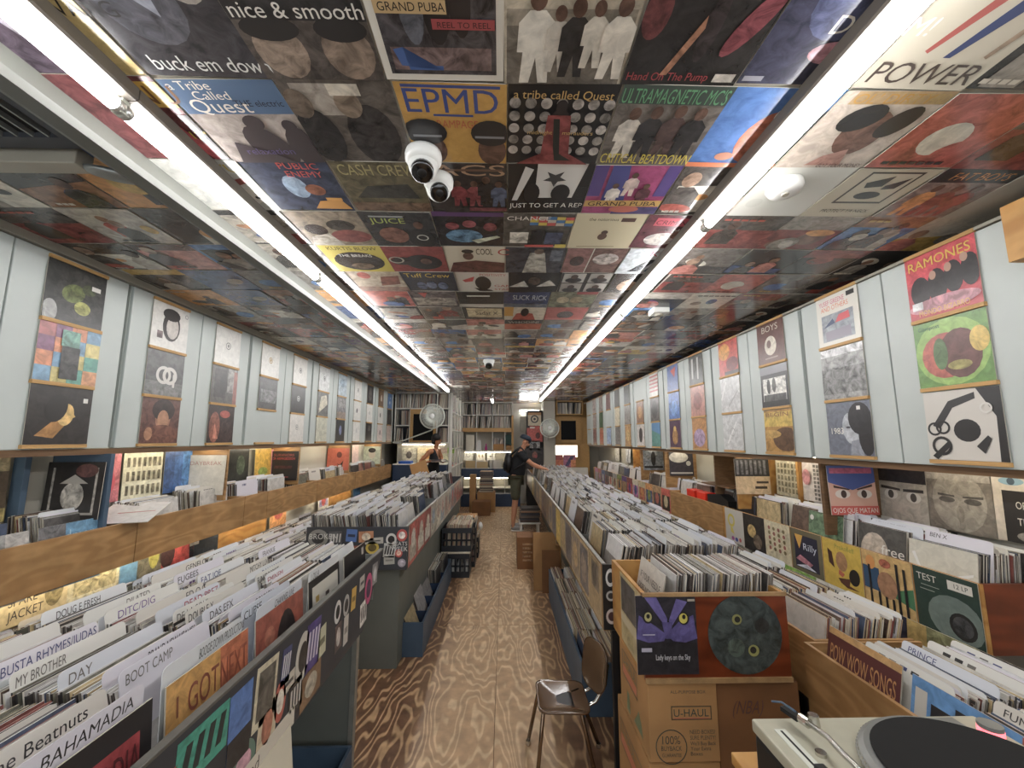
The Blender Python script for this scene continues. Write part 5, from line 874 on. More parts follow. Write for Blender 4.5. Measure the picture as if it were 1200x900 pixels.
# covers on the wall under the cabinets (right)
for y, z, a, lb, x, s, kd in (
 (2.72, 1.35, ('#d8a490', [('r', 0, .78, 1, 1, '#2c4c9c'), ('p', '#2c4c9c', 0, .8, 1, .8, 1, .66, .5, .5, 0, .66), ('r', .05, .84, .95, .95, '#b84870~3'), ('e', .28, .42, .16, .09, '#e0d4cc'), ('e', .74, .42, .16, .09, '#e0d4cc'), ('e', .3, .42, .06, .08, '#3a2420'), ('e', .73, .42, .06, .08, '#3a2420'), ('p', '#3a201c', .1, .6, .44, .52, .42, .5, .1, .55), ('p', '#3a201c', .92, .62, .58, .52, .6, .5, .92, .57), ('r', 0, 0, 1, .18, '#c83a2c'), ('t', 'OJOS QUE MATAN', .03, .045, .1, W_, 'l', .94)]), 'blue pink and red cover with two eyes lettered OJOS QUE MATAN', 2.295, .315, 'F'),
 (2.60, 1.34, ('#b8b0a4~2', [('r', 0, .72, 1, 1, '#26221f~3'), ('e', .3, .48, .14, .1, '#d8d4cc'), ('e', .75, .46, .14, .1, '#d8d4cc'), ('e', .3, .48, .06, .08, '#3c3834'), ('e', .75, .46, .06, .08, '#3c3834'), ('p', '#2a2623', .1, .64, .5, .6, .5, .56, .1, .58), ('p', '#2a2623', .56, .6, .95, .62, .95, .56, .56, .55)]), 'grey portrait cover with wide staring eyes', 2.50, .325, 'R'),
 (2.27, 1.34, ('#7c746a~3', [('e', .5, .5, .42, .5, '#9c9488~3'), ('e', .32, .52, .13, .05, '#55504a~3'), ('e', .72, .52, .13, .05, '#55504a~3'), ('p', '#4a4540~3', .18, .62, .45, .6, .45, .57, .18, .58), ('p', '#4a4540~3', .58, .6, .88, .62, .88, .58, .58, .57), ('e', .52, .3, .06, .14, '#8a8276~3'), ('r', 0, .85, 1, 1, '#a8a094~3')]), 'faded grey brown cover with half closed eyes', 2.50, .325, 'R'),
 (1.94, 1.345, ('#cfc4b4~1', [('e', .25, .9, .16, .06, '#7ca4b8'), ('e', .25, .9, .05, .055, '#2c4a5c'), ('r', .12, 0, 1, .76, '#1c1b1c'), ('t', 'ORSON WELLES', .28, .5, .11, '#d8d4c8', 'l', .7), ('t', 'THE SHADOW', .28, .26, .11, '#d8d4c8', 'l', .7), ('e', .55, .1, .3, .09, '#8a857c~4')]), 'cream and black cover lettered ORSON WELLES THE SHADOW', 2.50, .325, 'R'),
 (3.56, 1.35, ('#c8c0a4~3', [('r', .08 + .15 * i, .1 + .17 * j, .17 + .15 * i, .22 + .17 * j, '#7c7458~6') for i in range(6) for j in range(5)]), 'cream cover with a grid of small grey portraits', 2.45, .31, 'R'), (3.23, 1.35, ('#d4ccc8~2', [('r', .4 + .12 * i, .05 + .1 * j, .48 + .12 * i, .12 + .1 * j, '#6c6864~6') for i in range(5) for j in range(9)] + [('e', .2, .6, .14, .2, '#b87a80~4')]), 'pale cover with a patterned half', 2.45, .31, 'R'),
 (3.74, 1.35, ('#cdb088~2', [('r', 0, .5, 1, 1, '#1c1c1f~4'), ('r', .6, .3, .95, .36, '#3a2c20'), ('r', .55, .15, .9, .22, '#3a2c20')] + [('r', .05 + .13 * i, .55, .12 + .13 * i, .95, '#6c6c70~6') for i in range(7)]), 'black and tan cover with rows of small figures', 2.25, .315, 'F'),
 (4.75, 1.37, ('#6c6a6c~6', [('p', '#c8c8c8~3', .2, .9, .7, .9, .5, .1, .3, .1)]), 'grey slanted photograph cover beside the dark cover', 2.5, .31, 'R'), (5.4, 1.37, ('#34303c~2', [('e', .4, .75, .4, .22, '#c8c4bc~2'), ('r', .05, .08, .95, .14, '#c8c4bc'), ('e', .8, .5, .1, .1, '#c8c4bc')]), 'dark cover with a white cloud shape', 2.32, .315, 'F'),
 (6.38, 1.37, ('#8c9298~5', [('e', .5, .55, .12, .35, '#26262a'), ('r', .05, .1, .95, .2, '#1c1c1e')]), 'grey sky photograph cover with a dark tower', 2.31, .315, 'F'), (7.0, 1.37, ('#d09a4c~3', [('e', .5, .5, .3, .3, '#b06a3c~4')]), 'orange yellow cover on the far wall side', 2.5, .31, 'R'), (7.32, 1.37, ('#b85a68~4', [('e', .5, .5, .3, .3, '#d8a49c~4')]), 'rose pink cover on the far wall side', 2.5, .31, 'R'), (7.75, 1.37, ('#a89078~6', []), 'speckled brown cover on the far wall side', 2.5, .31, 'R'), (8.3, 1.37, ('#b8bcc0~4', [('p', '#5a6470~4', .2, .1, .4, .1, .8, .9, .6, .9)]), 'pale cover with a dark diagonal on the far wall side', 2.5, .31, 'R'), (9.1, 1.37, ('#c8c6be~4', []), 'plain pale cover at the far wall end', 2.5, .31, 'R')):
    o = sleeve('record_sleeve', a, kd, (x, y, z), s, None, 'prs', -.03); tag(o, lb, 'record sleeve', 'covers on the right wall')
def post(label, x0, y0, z0, x1, y1, z1, mat='ply'):
    return tag(MB().box(x0, y0, z0, x1, y1, z1).build('wall_post', mat, None, None, False, True, .002), label, 'post', 'wall posts')
for y, lb, m_, xa in ((2.745, 'dark wooden divider behind the OJOS cover', 'dkwood', 2.12), (3.04, 'thin dark post past the OJOS cover', 'dkwood', 2.4), (3.39, 'thin wooden post between the two pale grid covers', 'pine', 2.42), (3.76, 'wooden divider behind the black and tan cover', 'pine', 2.12), (4.3, 'dark wooden post in the gap of the wall covers', 'dkwood', 2.2), (5.42, 'wooden divider behind the white cloud cover', 'ply', 2.12), (6.4, 'wooden divider behind the tower cover', 'ply', 2.12), (7.5, 'wooden post beyond the rose cover', 'pine', 2.35)): post(lb, xa, y, 1.06, 2.53, y + .025, 1.53, m_)
sh = MB().box(2.2, 4.06, 1.2, 2.54, 4.62, 1.215).build('wall_shelf', 'dkwood'); tag(sh, 'small dark shelf board in the gap between wall covers', 'shelf')
# open wooden box at the upper corner
t = thing('wooden_shelf_box', 'small open wooden shelf box high in the front corner', 'shelf', (1.95, 1.35, 2.36))
open_box(t, 1.90, 1.0, 2.34, 2.024, 1.43, 2.54, 'pine', .02); MB().box(1.90, 1.0, 2.54, 2.024, 1.43, 2.56).build('top_board', 'pine', t)
o = MB().box(2.022, 1.35, 1.66, 2.0295, 1.45, 1.78).build('switch_plate', 'plastic', None, None, False, True, .003); tag(o, 'white switch plate on the cabinet door by the picture edge', 'switch')

# ---------------------------------------------------------------- left wall: plywood bins, covers, posts
mL = MB()
LB = [.55, 1.58, 2.60, 3.63, 3.97, 5.0, 6.25, 7.3, 8.2]
for k in range(8):
    wall_bin('L', -2.2, LB[k] + .003, LB[k + 1] - .003, .955, 1.2, -2.54, f'plywood record bin under the cabinets, {NTH[k]} from the front', 'ply')
    n = max(1, int((LB[k + 1] - LB[k] - .03) / .335))
    for j in range(n): stack('L', -2.245 - RN.uniform(0, .05), -2.46, LB[k] + .02 + (LB[k + 1] - LB[k] - .04) / n * (j + .5), .985 if k != 2 or j else .97, .12, .15, mL)
tag(mL.build('packed_records', 'prs'), 'records and pale cards packed in the plywood wall bins', 'records', None, 'stuff')
o = sleeve('record_sleeve', ('#5c94b8~3', [('t', 'Madman', .1, .68, .22, '#a8cce0', 'l', .8), ('r', .0, 0, .4, 1, '#6a6a6c~6')]), 'L', (-2.225, 2.25, 1.10), .31, None, 'prs', -.1); tag(o, 'blue cover lettered Madman in clear wrap in the plywood bin', 'record sleeve')
o = sleeve('record_sleeve', ('#8a8a88~7', [('p', '#e8e8e6', .1, .3, .5, .8, .55, .76, .15, .25), ('r', .7, 0, 1, 1, '#b8b4ae~4')]), 'L', (-2.225, 1.9, 1.10), .31, None, 'prs', -.1); tag(o, 'grey cover in shiny creased clear wrap beside the blue one', 'record sleeve')  # pale streak is a wrap highlight drawn in colour
o = sleeve('record_sleeve', ('#cfcfd4~1', [('p', '#b04a50', .3, .5, .9, .56, .9, .53, .3, .46)]), 'up', (-2.27, 2.62, 1.24), .3, None, 'prs', .25, .004, .3); tag(o, 'pale sleeve lying tilted on top of the plywood bins', 'record sleeve')
post('slate blue divider behind the dark ornate cover', -2.53, 2.385, 1.2, -2.21, 2.41, 1.6, 'blue')
post('slate blue post by the brown group cover', -2.53, 2.2, 1.2, -2.47, 2.23, 1.6, 'blue')
for y, lb in ((3.39, 'plywood divider behind the nearly blank white cover'), (4.56, 'plywood divider behind the black cover with red lettering'), (6.03, 'plywood divider behind the orange cover'), (7.55, 'plywood divider behind the drawn head cover')): post(lb, -2.53, y, 1.2, -2.22, y + .02, 1.6)
for y, a, lb, s in ((2.0, ('#4a3a24~5', [('r', 0, .75, 1, 1, '#b0a078~5'), ('e', .3, .4, .12, .2, '#c8a494~4'), ('e', .6, .45, .08, .25, '#1c1a18'), ('e', .8, .4, .1, .2, '#3a2c20'), ('r', 0, 0, 1, .2, '#9a8a4c~5')]), 'brown green cover with a group of people outdoors', .33), (2.28, ('#1a1819~2', [('r', .1, .08, .9, .12, '#a8a49c'), ('r', .1, .1, .14, .9, '#a8a49c~5'), ('r', .86, .1, .9, .9, '#a8a49c~5'), ('e', .5, .4, .2, .25, '#a8a49c~6'), ('p', '#a8a49c', .25, .62, .75, .62, .5, .78), ('e', .7, .85, .2, .12, '#5a3430~4')]), 'black cover with an ornate silver drawing', .31), (2.62, ('#a8c088~3', [('r', .6, 0, 1, 1, '#c86a74~4'), ('e', .3, .3, .2, .2, '#d8c85c~4'), ('e', .8, .4, .1, .2, '#c8384c')]), 'pink and green patterned cover', .31), (2.95, ('#d8d4b8~2', [('r', .08 + .13 * i, .08 + .3 * j, .15 + .13 * i, .28 + .3 * j, '#6a6450~7') for i in range(7) for j in range(3)]), 'cream cover with rows of small dark figures', .31), (3.28, ('#1c5a9c~4', [('r', .55, 0, 1, 1, '#2c74b4~5'), ('r', 0, 0, .3, 1, '#164a86~4')]), 'deep blue banded cover', .31), (3.62, ('#d0ccc2~1', [('t', 'DAYBREAK', .1, .75, .1, '#b07a74', 'l', .8)]), 'nearly blank white cover lettered DAYBREAK', .31), (3.98, ('#1b2018~4', [('e', .6, .5, .2, .3, '#4c5a44~6')]), 'black green cover', .31), (4.38, ('#cba01c~3', [('e', .5, .2, .3, .15, '#8a9a3c~4')]), 'golden yellow cover', .29), (4.66, ('#d88a98~3', [('e', .5, .4, .3, .3, '#e0c060~4'), ('e', .6, .6, .2, .2, '#c85a78~4')]), 'pink floral cover', .27), (4.95, ('#1a1416', [('t', 'SURVIVORS', .15, .82, .09, '#a03030', 'l', .7), ('t', 'OF ARMAGEDDON', .12, .7, .09, '#c03030', 'l', .76), ('r', .3, .1, .7, .13, '#a03030'), ('r', .2, .4, .8, .5, '#4a181c~4')]), 'black cover with red lettering', .34), (5.55, ('#c8542c~1', [('e', .55, .7, .12, .14, '#6a2414'), ('p', '#3a1812', .45, .3, .7, .1, .75, .45, .6, .25)]), 'orange cover with a dark drawn head', .33), (6.2, ('#26201c~3', []), 'dark cover in shade past the orange one', .31), (6.65, ('#a8b43c~5', [('r', 0, 0, 1, .15, '#2a3a50')]), 'yellow green mottled cover', .33), (7.05, ('#d8b8b0~2', []), 'pale pink cover', .31), (7.45, ('#b8bfa8~2', [('e', .5, .55, .2, .25, '#c8bca8'), ('e', .5, .78, .22, .14, '#22201e')]), 'pale green cover with a drawn dark haired head', .31), (7.9, ('#b87a44~3', []), 'plain brown cover at the far end', .31)):
    ff = {'orna': 2.365, 'nearl': 3.37, 'red l': 4.54, 'drawn': 6.01, 'dark h': 7.53}
    fy = [v for k_, v in ff.items() if k_ in lb and not (k_ == 'drawn' and 'haired' in lb)]
    o = sleeve('record_sleeve', a, 'F' if fy else 'L', (-2.375, fy[-1], 1.40) if fy else (-2.50, y, 1.44), .31 if fy else s, None, 'prs', -.03); tag(o, lb + ', under the cabinets' if len(lb.split()) < 12 else lb, 'record sleeve', 'covers on the left wall')
# covers and plywood under the plywood bins, on the wall
for y, a, lb in ((2.05, ('#b8b4a8~2', []), 'blank grey cover low under the plywood bins'), (2.38, ('#cbb888~2', [('t', 'SPARE', .1, .3, .14, '#2c2420', 'l', .4), ('t', 'JACKET', .1, .1, .14, '#2c2420', 'l', .5), ('e', .75, .4, .15, .3, '#8a7a4c~6')]), 'cream cover lettered SPARE JACKET low under the bins'), (2.70, ('#cfc6a0~4', [('t', 'CLEANER', .15, .82, .13, '#2c2420', 'l', .7), ('r', .1, .1, .9, .75, '#a89c70~7')]), 'cream patterned cover lettered CLEANER low under the bins'), (3.02, ('#5c94b8~2', [('r', .4, 0, 1, 1, '#6a6450~5'), ('e', .8, .5, .15, .4, '#a8a03c~4')]), 'blue and olive cover low under the bins'), (3.34, ('#b8241c~4', [('e', .2, .3, .2, .3, '#3a1414~4')]), 'bright red cover low under the bins'), (3.62, ('#22303c~3', [('r', 0, .3, .3, .9, '#c8c4bc~5')]), 'dark blue cover low under the bins'), (4.75, ('#c8883c~4', [('e', .5, .5, .3, .3, '#b03c2c~4')]), 'yellow orange painted cover low under the bins'), (5.9, ('#d8d4c8~2', [('r', .1, .1, .9, .9, '#8a84a8~6'), ('e', .5, .3, .2, .2, '#c03c34~4')]), 'pale framed cover with a violet picture low under the bins'), (7.2, ('#3c84b8~3', []), 'light blue cover low at the far end')):
    o = sleeve('record_sleeve', a, 'L', (-2.5, y, .90), .33, None, 'prs', -.03); tag(o, lb, 'record sleeve', 'covers low on the left wall')
o = MB().box(-2.545, 3.82, .7, -2.52, 4.56, 1.0).build('plywood_board', 'pine'); tag(o, 'bare warm plywood board on the wall under the bins', 'board')
o = MB().box(-2.545, 6.1, .7, -2.52, 7.0, 1.0).build('plywood_board', 'pine'); tag(o, 'bare plywood board farther along the wall under the bins', 'board')
t = thing('record_bin', 'low wall bin of records behind the charcoal bins', 'record bin', (-2.05, 4.3, 0))
bin_shell(t, 'L', -1.62, -2.5, .4, 8.2, [.42 + .36 * k for k in range(22)], 'greyp', .36, .66, 'rim', True, 'greyp', -1.68)
mLL = MB()
for k in range(21): stack('L', -1.67, -2.42, .6 + .36 * k, .43, .16, .12, mLL)
tag(mLL.build('packed_records', 'prs'), 'records packed in the low wall bin behind the charcoal bins', 'records', None, 'stuff')
# lamps under the cabinets and under the plywood bins
def strip_lamp(label, x, y0, y1, z, mat='shlamp'):
    t = thing('strip_lamp', label, 'lamp', (x, (y0 + y1) / 2, z + .02), 'shelf strip lamps')
    MB().box(x - .025, y0, z + .012, x + .025, y1, z + .03).build('housing', 'fix', t)
    MB().cyl((x, y0 + .02, z), (x, y1 - .02, z), .011, 10).build('tube', mat, t, None, True)
for i, (a, b) in enumerate(((.9, 2.0), (2.55, 3.6), (3.9, 5.0), (5.2, 6.3), (6.6, 8.0))): strip_lamp(f'warm strip lamp under the cabinets, {NTH[i]} over the plywood bins', -2.36, a, b, 1.613)
for i, (a, b) in enumerate(((1.0, 2.4), (2.95, 4.0), (4.8, 5.9), (6.3, 7.8), (8.0, 9.6))): strip_lamp(f'warm strip lamp under the cabinets, {NTH[i]} over the cover-fronted bins', 2.3, a, b, 1.538)
for i, (a, b) in enumerate(((2.0, 3.4), (3.7, 5.1), (5.5, 7.0))): strip_lamp(f'warm strip lamp under the plywood bins, {NTH[i]} from the front', -2.42, a, b, .915)
# ---------------------------------------------------------------- turntable on its counter
t = thing('counter', 'pine topped counter carrying the turntable at the picture corner', 'counter', (.95, .6, 0))
MB().box(.53, .2, .935, 1.22, 1.05, .96).build('counter_top', 'pine', t, None, False, True, .003)
MB().box(.58, .25, 0, 1.18, .98, .935).build('base_cabinet', 'char', t)
t = thing('turntable', 'silver direct drive turntable with a black slipmat', 'turntable', (.73, .73, .96))
MB().box(.502, .548, .985, .957, .897, 1.10).build('rubber_base', 'black', t, None, False, True, .008)
MB().box(.50, .545, 1.10, .959, .90, 1.123).build('top_plate', 'silver', t, None, False, True, .004)
for x, y in ((.54, .59), (.92, .59), (.54, .86), (.92, .86)): MB().cyl((x, y, .96), (x, y, .987), .028, 16).build('foot', 'black', t)
PX, PY = .775, .706
pl = MB().lathe([(.168, 0), (.172, .006), (.168, .016), (.160, .022), (.001, .022)], 64, None, 0, T(PX, PY, 1.123)).build('platter', 'steel', t, None, False)
mb = MB()
for r_, z_ in ((.1705, .006), (.1685, .0125)):
    for k in range(90):
        a = 2 * PI * k / 90; mb.box(-.0015, -.0025, -.0015, .0015, .0025, .0015, None, 0, T(PX + r_ * math.cos(a), PY + r_ * math.sin(a), 1.123 + z_) @ RZ(a))
g = mb.build('strobe_dots', 'chrome', None); g.parent = pl; g.matrix_basis = I4
MB().lathe([(.150, .022), (.151, .0245), (.149, .0265), (.001, .0265)], 64, None, 0, T(PX, PY, 1.123)).build('slipmat', 'rubber', t)
MB().cyl((PX, PY, 1.145), (PX, PY, 1.163), .0036, 12).build('spindle', 'chrome', t, None, True)
ta = MB().tube([(.575, .57, 1.165), (.572, .64, 1.163), (.566, .70, 1.16), (.571, .755, 1.157), (.580, .80, 1.153), (.575, .84, 1.150)], .005, 10).build('tonearm', 'chrome', t, None, True)
g = MB().cyl((.575, .838, 1.150), (.572, .856, 1.149), .0085, 14).build('collar', 'chrome', None); g.parent = ta; g.matrix_basis = I4
g = MB().prism([(-.008, 0), (.008, 0), (.010, .035), (-.010, .035)], -.004, .004, None, 0, T(.571, .856, 1.147) @ RZ(.2)).build('headshell', 'blackm', None); g.parent = ta; g.matrix_basis = I4
g = MB().tube([(.566, .86, 1.158), (.556, .885, 1.160), (.549, .905, 1.150)], .002, 6).build('wire', 'blue', None); g.parent = ta; g.matrix_basis = I4
MB().lathe([(.042, 0), (.042, .02), (.03, .026), (.02, .04), (.001, .042)], 28, None, 0, T(.575, .585, 1.123)).build('tonearm_base', 'silver', t, None, False)
MB().box(.524, .70, 1.1232, .546, .865, 1.1245).build('pitch_slot', 'fix', t); MB().box(.533, .705, 1.1245, .537, .86, 1.125).build('pitch_groove', 'blackm', t)
MB().box(.526, .745, 1.125, .544, .765, 1.136).build('pitch_knob', 'black', t, None, False, True, .002)
MB().cyl((.566, .80, 1.123), (.566, .80, 1.129), .009, 18).build('reset_button', 'chrome', t)
MB().cyl((.612, .877, 1.123), (.612, .877, 1.142), .011, 18, None, 0, None, .009).build('target_light', 'chrome', t)
for x in (.765, .80): MB().box(x - .014, .872, 1.123, x + .014, .889, 1.126).build('speed_button', 'fixg', t, None, False, True, .001)
MB().box(.843, .842, 1.123, .903, .889, 1.127).build('start_button', 'steel', t, None, False, True, .0015)
pd = MB().cyl((.916, .832, 1.123), (.916, .832, 1.15), .018, 24).build('power_dial', 'steel', t, None, False)
g = MB().cyl((.916, .832, 1.128), (.916, .832, 1.143), .0184, 24).build('strobe_lamp', emit('strobe_red', '#ff2a48', 1.5), None); g.parent = pd; g.matrix_basis = I4

# ---------------------------------------------------------------- small brown stacking chair
t = thing('child_chair', 'small brown shell chair with chromed legs by the blue tray', 'chair', (.31, 2.38, 0))
def rrect(w_, h_, r, n=5):
    P = []
    for cx, cy, a0 in ((w_ / 2 - r, h_ / 2 - r, 0), (-w_ / 2 + r, h_ / 2 - r, PI / 2), (-w_ / 2 + r, -h_ / 2 + r, PI), (w_ / 2 - r, -h_ / 2 + r, 1.5 * PI)):
        for k in range(n + 1): a = a0 + PI / 2 * k / n; P.append((cx + r * math.cos(a), cy + r * math.sin(a)))
    return P
def shell(w_, h_, r, dish, th):
    mb = MB(); rings = []
    for f, z in ((1.0, 0), (.93, -.2), (.75, -.55), (.5, -.85), (.2, -1)):
        rings.append([(x * f, y * f, z * dish + th) for x, y in rrect(w_, h_, r)])
    bot = [[(x * f, y * f, z * dish) for x, y in rrect(w_, h_, r)] for f, z in ((1.0, 0), (.75, -.55), (.2, -1))]
    n = len(rings[0]); v = [p for R_ in rings for p in R_] + [p for R_ in bot for p in R_]; f = []
    for i in range(4): f += [(i * n + k, i * n + (k + 1) % n, (i + 1) * n + (k + 1) % n, (i + 1) * n + k) for k in range(n)]
    f.append(tuple(range(4 * n, 5 * n))); o5 = 5 * n
    for i in range(2): f += [(o5 + i * n + (k + 1) % n, o5 + i * n + k, o5 + (i + 1) * n + k, o5 + (i + 1) * n + (k + 1) % n) for k in range(n)]
    f.append(tuple(reversed(range(o5 + 2 * n, o5 + 3 * n)))); f += [((k + 1) % n, k, o5 + k, o5 + (k + 1) % n) for k in range(n)]
    mb.add(v, f); return mb
s_ = shell(.265, .28, .045, .018, .012); s_.build('seat', 'seat', t, T(.312, 2.385, .315) @ RY(.03), True)
s_ = shell(.21, .24, .07, .02, .01); s_.build('backrest', 'seat', t, T(.498, 2.40, .47) @ RZ(.4) @ OR['R'] @ RX(-.14), True)
MB().box(.235, 2.31, .285, .37, 2.45, .31).build('under_plate', 'black', t)
for a, b in (((.20, 2.48, .31), (.14, 2.52, .02)), ((.21, 2.32, .30), (.165, 2.235, .02)), ((.41, 2.46, .31), (.525, 2.49, .02)), ((.40, 2.33, .30), (.46, 2.24, .02))):
    lg = MB().tube([(.30, (a[1] + 2.385) / 2, .295), a, b], .0105, 10).build('leg', 'gunm', t, None, True)
    g = MB().lathe([(.013, 0), (.016, .006), (.013, .024), (.001, .025)], 14, None, 0, T(b[0], b[1], .0)).build('foot_glide', 'chrome', None); g.parent = lg; g.matrix_basis = I4
for y in (2.34, 2.46): MB().tube([(.36, y, .30), (.44, y, .298), (.485, y, .32), (.513 - (y - 2.4) * .4, y, .40), (.528 - (y - 2.4) * .4, y, .50)], .009, 10).build('back_tube', 'chrome', t, None, True)

# ---------------------------------------------------------------- crates, boxes and stacks in the aisle
def milk_crate(label, x0, y0, z0, w_=.36, d=.36, h=.28, mat='crate'):
    t = thing('milk_crate', label, 'crate', (x0 + w_ / 2, y0 + d / 2, z0))
    for nm, (ax, a0) in (('front_wall', ('y', y0)), ('back_wall', ('y', y0 + d - .012)), ('side_wall', ('x', x0)), ('side_wall', ('x', x0 + w_ - .012))):
        mb = MB(); L = w_ if ax == 'y' else d - .024; o0 = x0 if ax == 'y' else y0 + .012
        def bar(u0, u1, z1, z2):
            if ax == 'y': mb.box(o0 + u0, a0, z1, o0 + u1, a0 + .012, z2)
            else: mb.box(a0, o0 + u0, z1, a0 + .012, o0 + u1, z2)
        bar(0, L, z0, z0 + .07); bar(0, L, z0 + h - .06, z0 + h)
        for k in range(7):
            u = L * k / 6; bar(max(0, u - .012), min(L, u + .012), z0 + .07, z0 + h - .06)
        bar(0, L, z0 + .125, z0 + .145)
        mb.build(nm, mat, t)
    MB().box(x0 + .012, y0 + .012, z0, x0 + w_ - .012, y0 + d - .012, z0 + .01).build('base_grid', mat, t)
    return t
def crate_records(x0, y0, z0, label, w_=.36):
    mb = MB(); stack('R', x0 + .022, x0 + w_ - .022, y0 + .18, z0 + .012, .06, 0, mb, None, .31, .31, True)
    tag(mb.build('packed_records', 'prs'), label, 'records', None, 'stuff')
milk_crate('black milk crate of bottles under another crate on the aisle floor', -.76, 5.3, 0, .34)
for i in range(4):
    for j in range(3):
        o = MB().lathe([(.03, 0), (.032, .01), (.03, .12), (.012, .16), (.011, .2), (.001, .2)], 12, None, 0, T(-.70 + .075 * i, 5.36 + .1 * j, .012)).build('bottle', 'plastic', None, None, True); tag(o, 'pale plastic bottle in the lower black milk crate', 'bottle', 'bottles in the lower milk crate')
o = MB().box(-.77, 5.29, .283, -.41, 5.67, .305).build('tray_lid', 'cream', None, None, False, True, .004); tag(o, 'cream board lying between the two stacked milk crates', 'board')
milk_crate('black milk crate of records stacked on the cream board', -.765, 5.3, .306, .365); crate_records(-.765, 5.3, .306, 'cream spined records in the upper black milk crate', .365)
milk_crate('second black milk crate of records behind the stacked pair', -.74, 5.72, .0, .36); crate_records(-.74, 5.72, 0, 'records in the lower crate behind the stacked pair')
milk_crate('black milk crate of records on top of the second floor crate', -.74, 5.72, .29, .36); crate_records(-.74, 5.72, .29, 'records in the raised crate behind the stacked pair')
milk_crate('third black milk crate of records farther up the aisle', -.72, 6.15, .0, .36); crate_records(-.72, 6.15, 0, 'records in the third crate up the aisle')
carton('tan carton on the third milk crate up the aisle', -.70, 6.15, .33, -.40, 6.5, .56)
o = MB().ell((-.34, 6.25, .42), .035, .05, .06, None, 0, None, 12, 8).build('plastic_bag', 'plastic', None, None, True); tag(o, 'small white plastic bag hung by the raised carton', 'bag')
carton('dark open carton on the floor before the back counter', -.70, 9.4, 0, -.30, 9.8, .30, 'cardd')
carton('tan carton beside the dark one before the back counter', -.62, 9.85, 0, -.2, 10.25, .45)
carton('tall tan carton beside the pile of records', -.80, 9.85, .0, -.66, 10.15, .85)
def pile(label, x0, y0, z0, n, th, seed):
    r = random.Random(seed); mb = MB(); z = z0
    for k in range(n):
        dx, dy = r.uniform(-.012, .012), r.uniform(-.012, .012); h = th * r.uniform(.6, 1.4); c = r.choice(['#4a3c34', '#6a5a4c', '#8a7a68', '#2c2826', '#b8a888', '#5c4434', '#3a3a40', '#a87848'])
        mb.box(x0 + dx, y0 + dy, z, x0 + .31 + dx, y0 + .31 + dy, z + h, c); z += h + .0005
    tag(mb.build('record_pile', 'prs'), label, 'records', None, 'stuff'); return z
pile('tall flat pile of records on a carton before the back counter', -.56, 9.88, .451, 30, .016, 4)
# right side of the aisle
carton('brown lettered carton with open flaps on the aisle floor', .18, 5.62, 0, .445, 5.98, .40, 'cardd', [lambda m: [m.poly([(.07, .1 + .05 * k, 0), (.07 + .13 - .02 * (k % 2), .1 + .05 * k, 0), (.07 + .13 - .02 * (k % 2), .125 + .05 * k, 0), (.07, .125 + .05 * k, 0)], '#9c7748~6') for k in range(5)]])
carton('tan carton standing open beside the lettered carton', .47, 5.2, 0, .70, 5.6, .40)
o = MB().box(-.13, 0, -.004, .13, .62, .004).build('cardboard_sheet', 'cardb', None, T(.47, 4.86, .0) @ OR['F'] @ RX(-.08)); tag(o, 'upright tan cardboard sheet leaning on the island side', 'cardboard')
o = MB().box(-.1, 0, -.004, .1, .45, .004).build('cardboard_sheet', 'cardd', None, T(.53, 4.78, .0) @ OR['F'] @ RX(-.05)); tag(o, 'shorter folded brown cardboard sheet before the tall one', 'cardboard')
mb = MB(); stack('R', .5, .68, 5.42, .40 - .25, .08, 0, mb, None, .31, .3, True); tag(mb.build('packed_records', 'prs'), 'cream records standing in the open tan carton', 'records', None, 'stuff')
t = thing('step_stool', 'white step stool holding a pile of records', 'stool', (.42, 7.0, 0))
MB().box(.25, 6.83, .325, .60, 7.17, .35).build('top', 'white', t, None, False, True, .006)
for x in (.27, .55):
    for y in (6.86, 7.12): MB().box(x, y, 0, x + .03, y + .03, .325).build('leg', 'white', t)
MB().box(.30, 6.87, .12, .55, 6.89, .15).build('stretcher', 'white', t)
pile('flat pile of brown and cream records on the white stool', .27, 6.85, .351, 12, .018, 9)

# ---------------------------------------------------------------- back of the shop
def spines(mb, x0, x1, y, z, h=.3, d=.28, full=1.0, cols_=None):
    x = x0
    while x < x1 - .006:
        if RN.random() > full: x += RN.uniform(.02, .09); continue
        n = RN.randint(4, 12); a = RN.uniform(-.06, .14)
        for k in range(n):
            t_ = RN.uniform(.004, .011)
            if x + t_ + h * abs(math.sin(a)) > x1: break
            c = RN.choice(cols_ or ['#cfc4ac', '#b8a88c', '#8a7c6c', '#5a5048', '#3a3634', '#8c4a3c', '#c8bca4', '#6c6a70', '#a89078', '#d8d0bc', '#4a5260'])
            mb.box(0, 0, 0, t_, d, h * RN.uniform(.97, 1.02), c, 0, T(x, y, z) @ RY(a)); x += t_ + .001
        x += RN.uniform(.0, .012)
def shelf_unit(label, x0, x1, y0, y1, zs, z1, mat='white', uprights=(), back='char', brd=.022, thick=()):
    t = thing('shelf_unit', label, 'shelf', ((x0 + x1) / 2, (y0 + y1) / 2, zs[0]))
    for x in (x0, x1 - .02) + tuple(uprights): MB().box(x, y0, zs[0], x + .02, y1, z1).build('upright', mat, t)
    for z in zs: MB().box(x0 + .02, y0 - (.03 if z in thick else 0), z - (.08 if z in thick else 0), x1 - .02, y1, z + brd).build('shelf_board', 'ledge' if z in thick else mat, t)
    MB().box(x0, y1 - .012, zs[0], x1, y1, z1).build('back_panel', back, t)
    return t
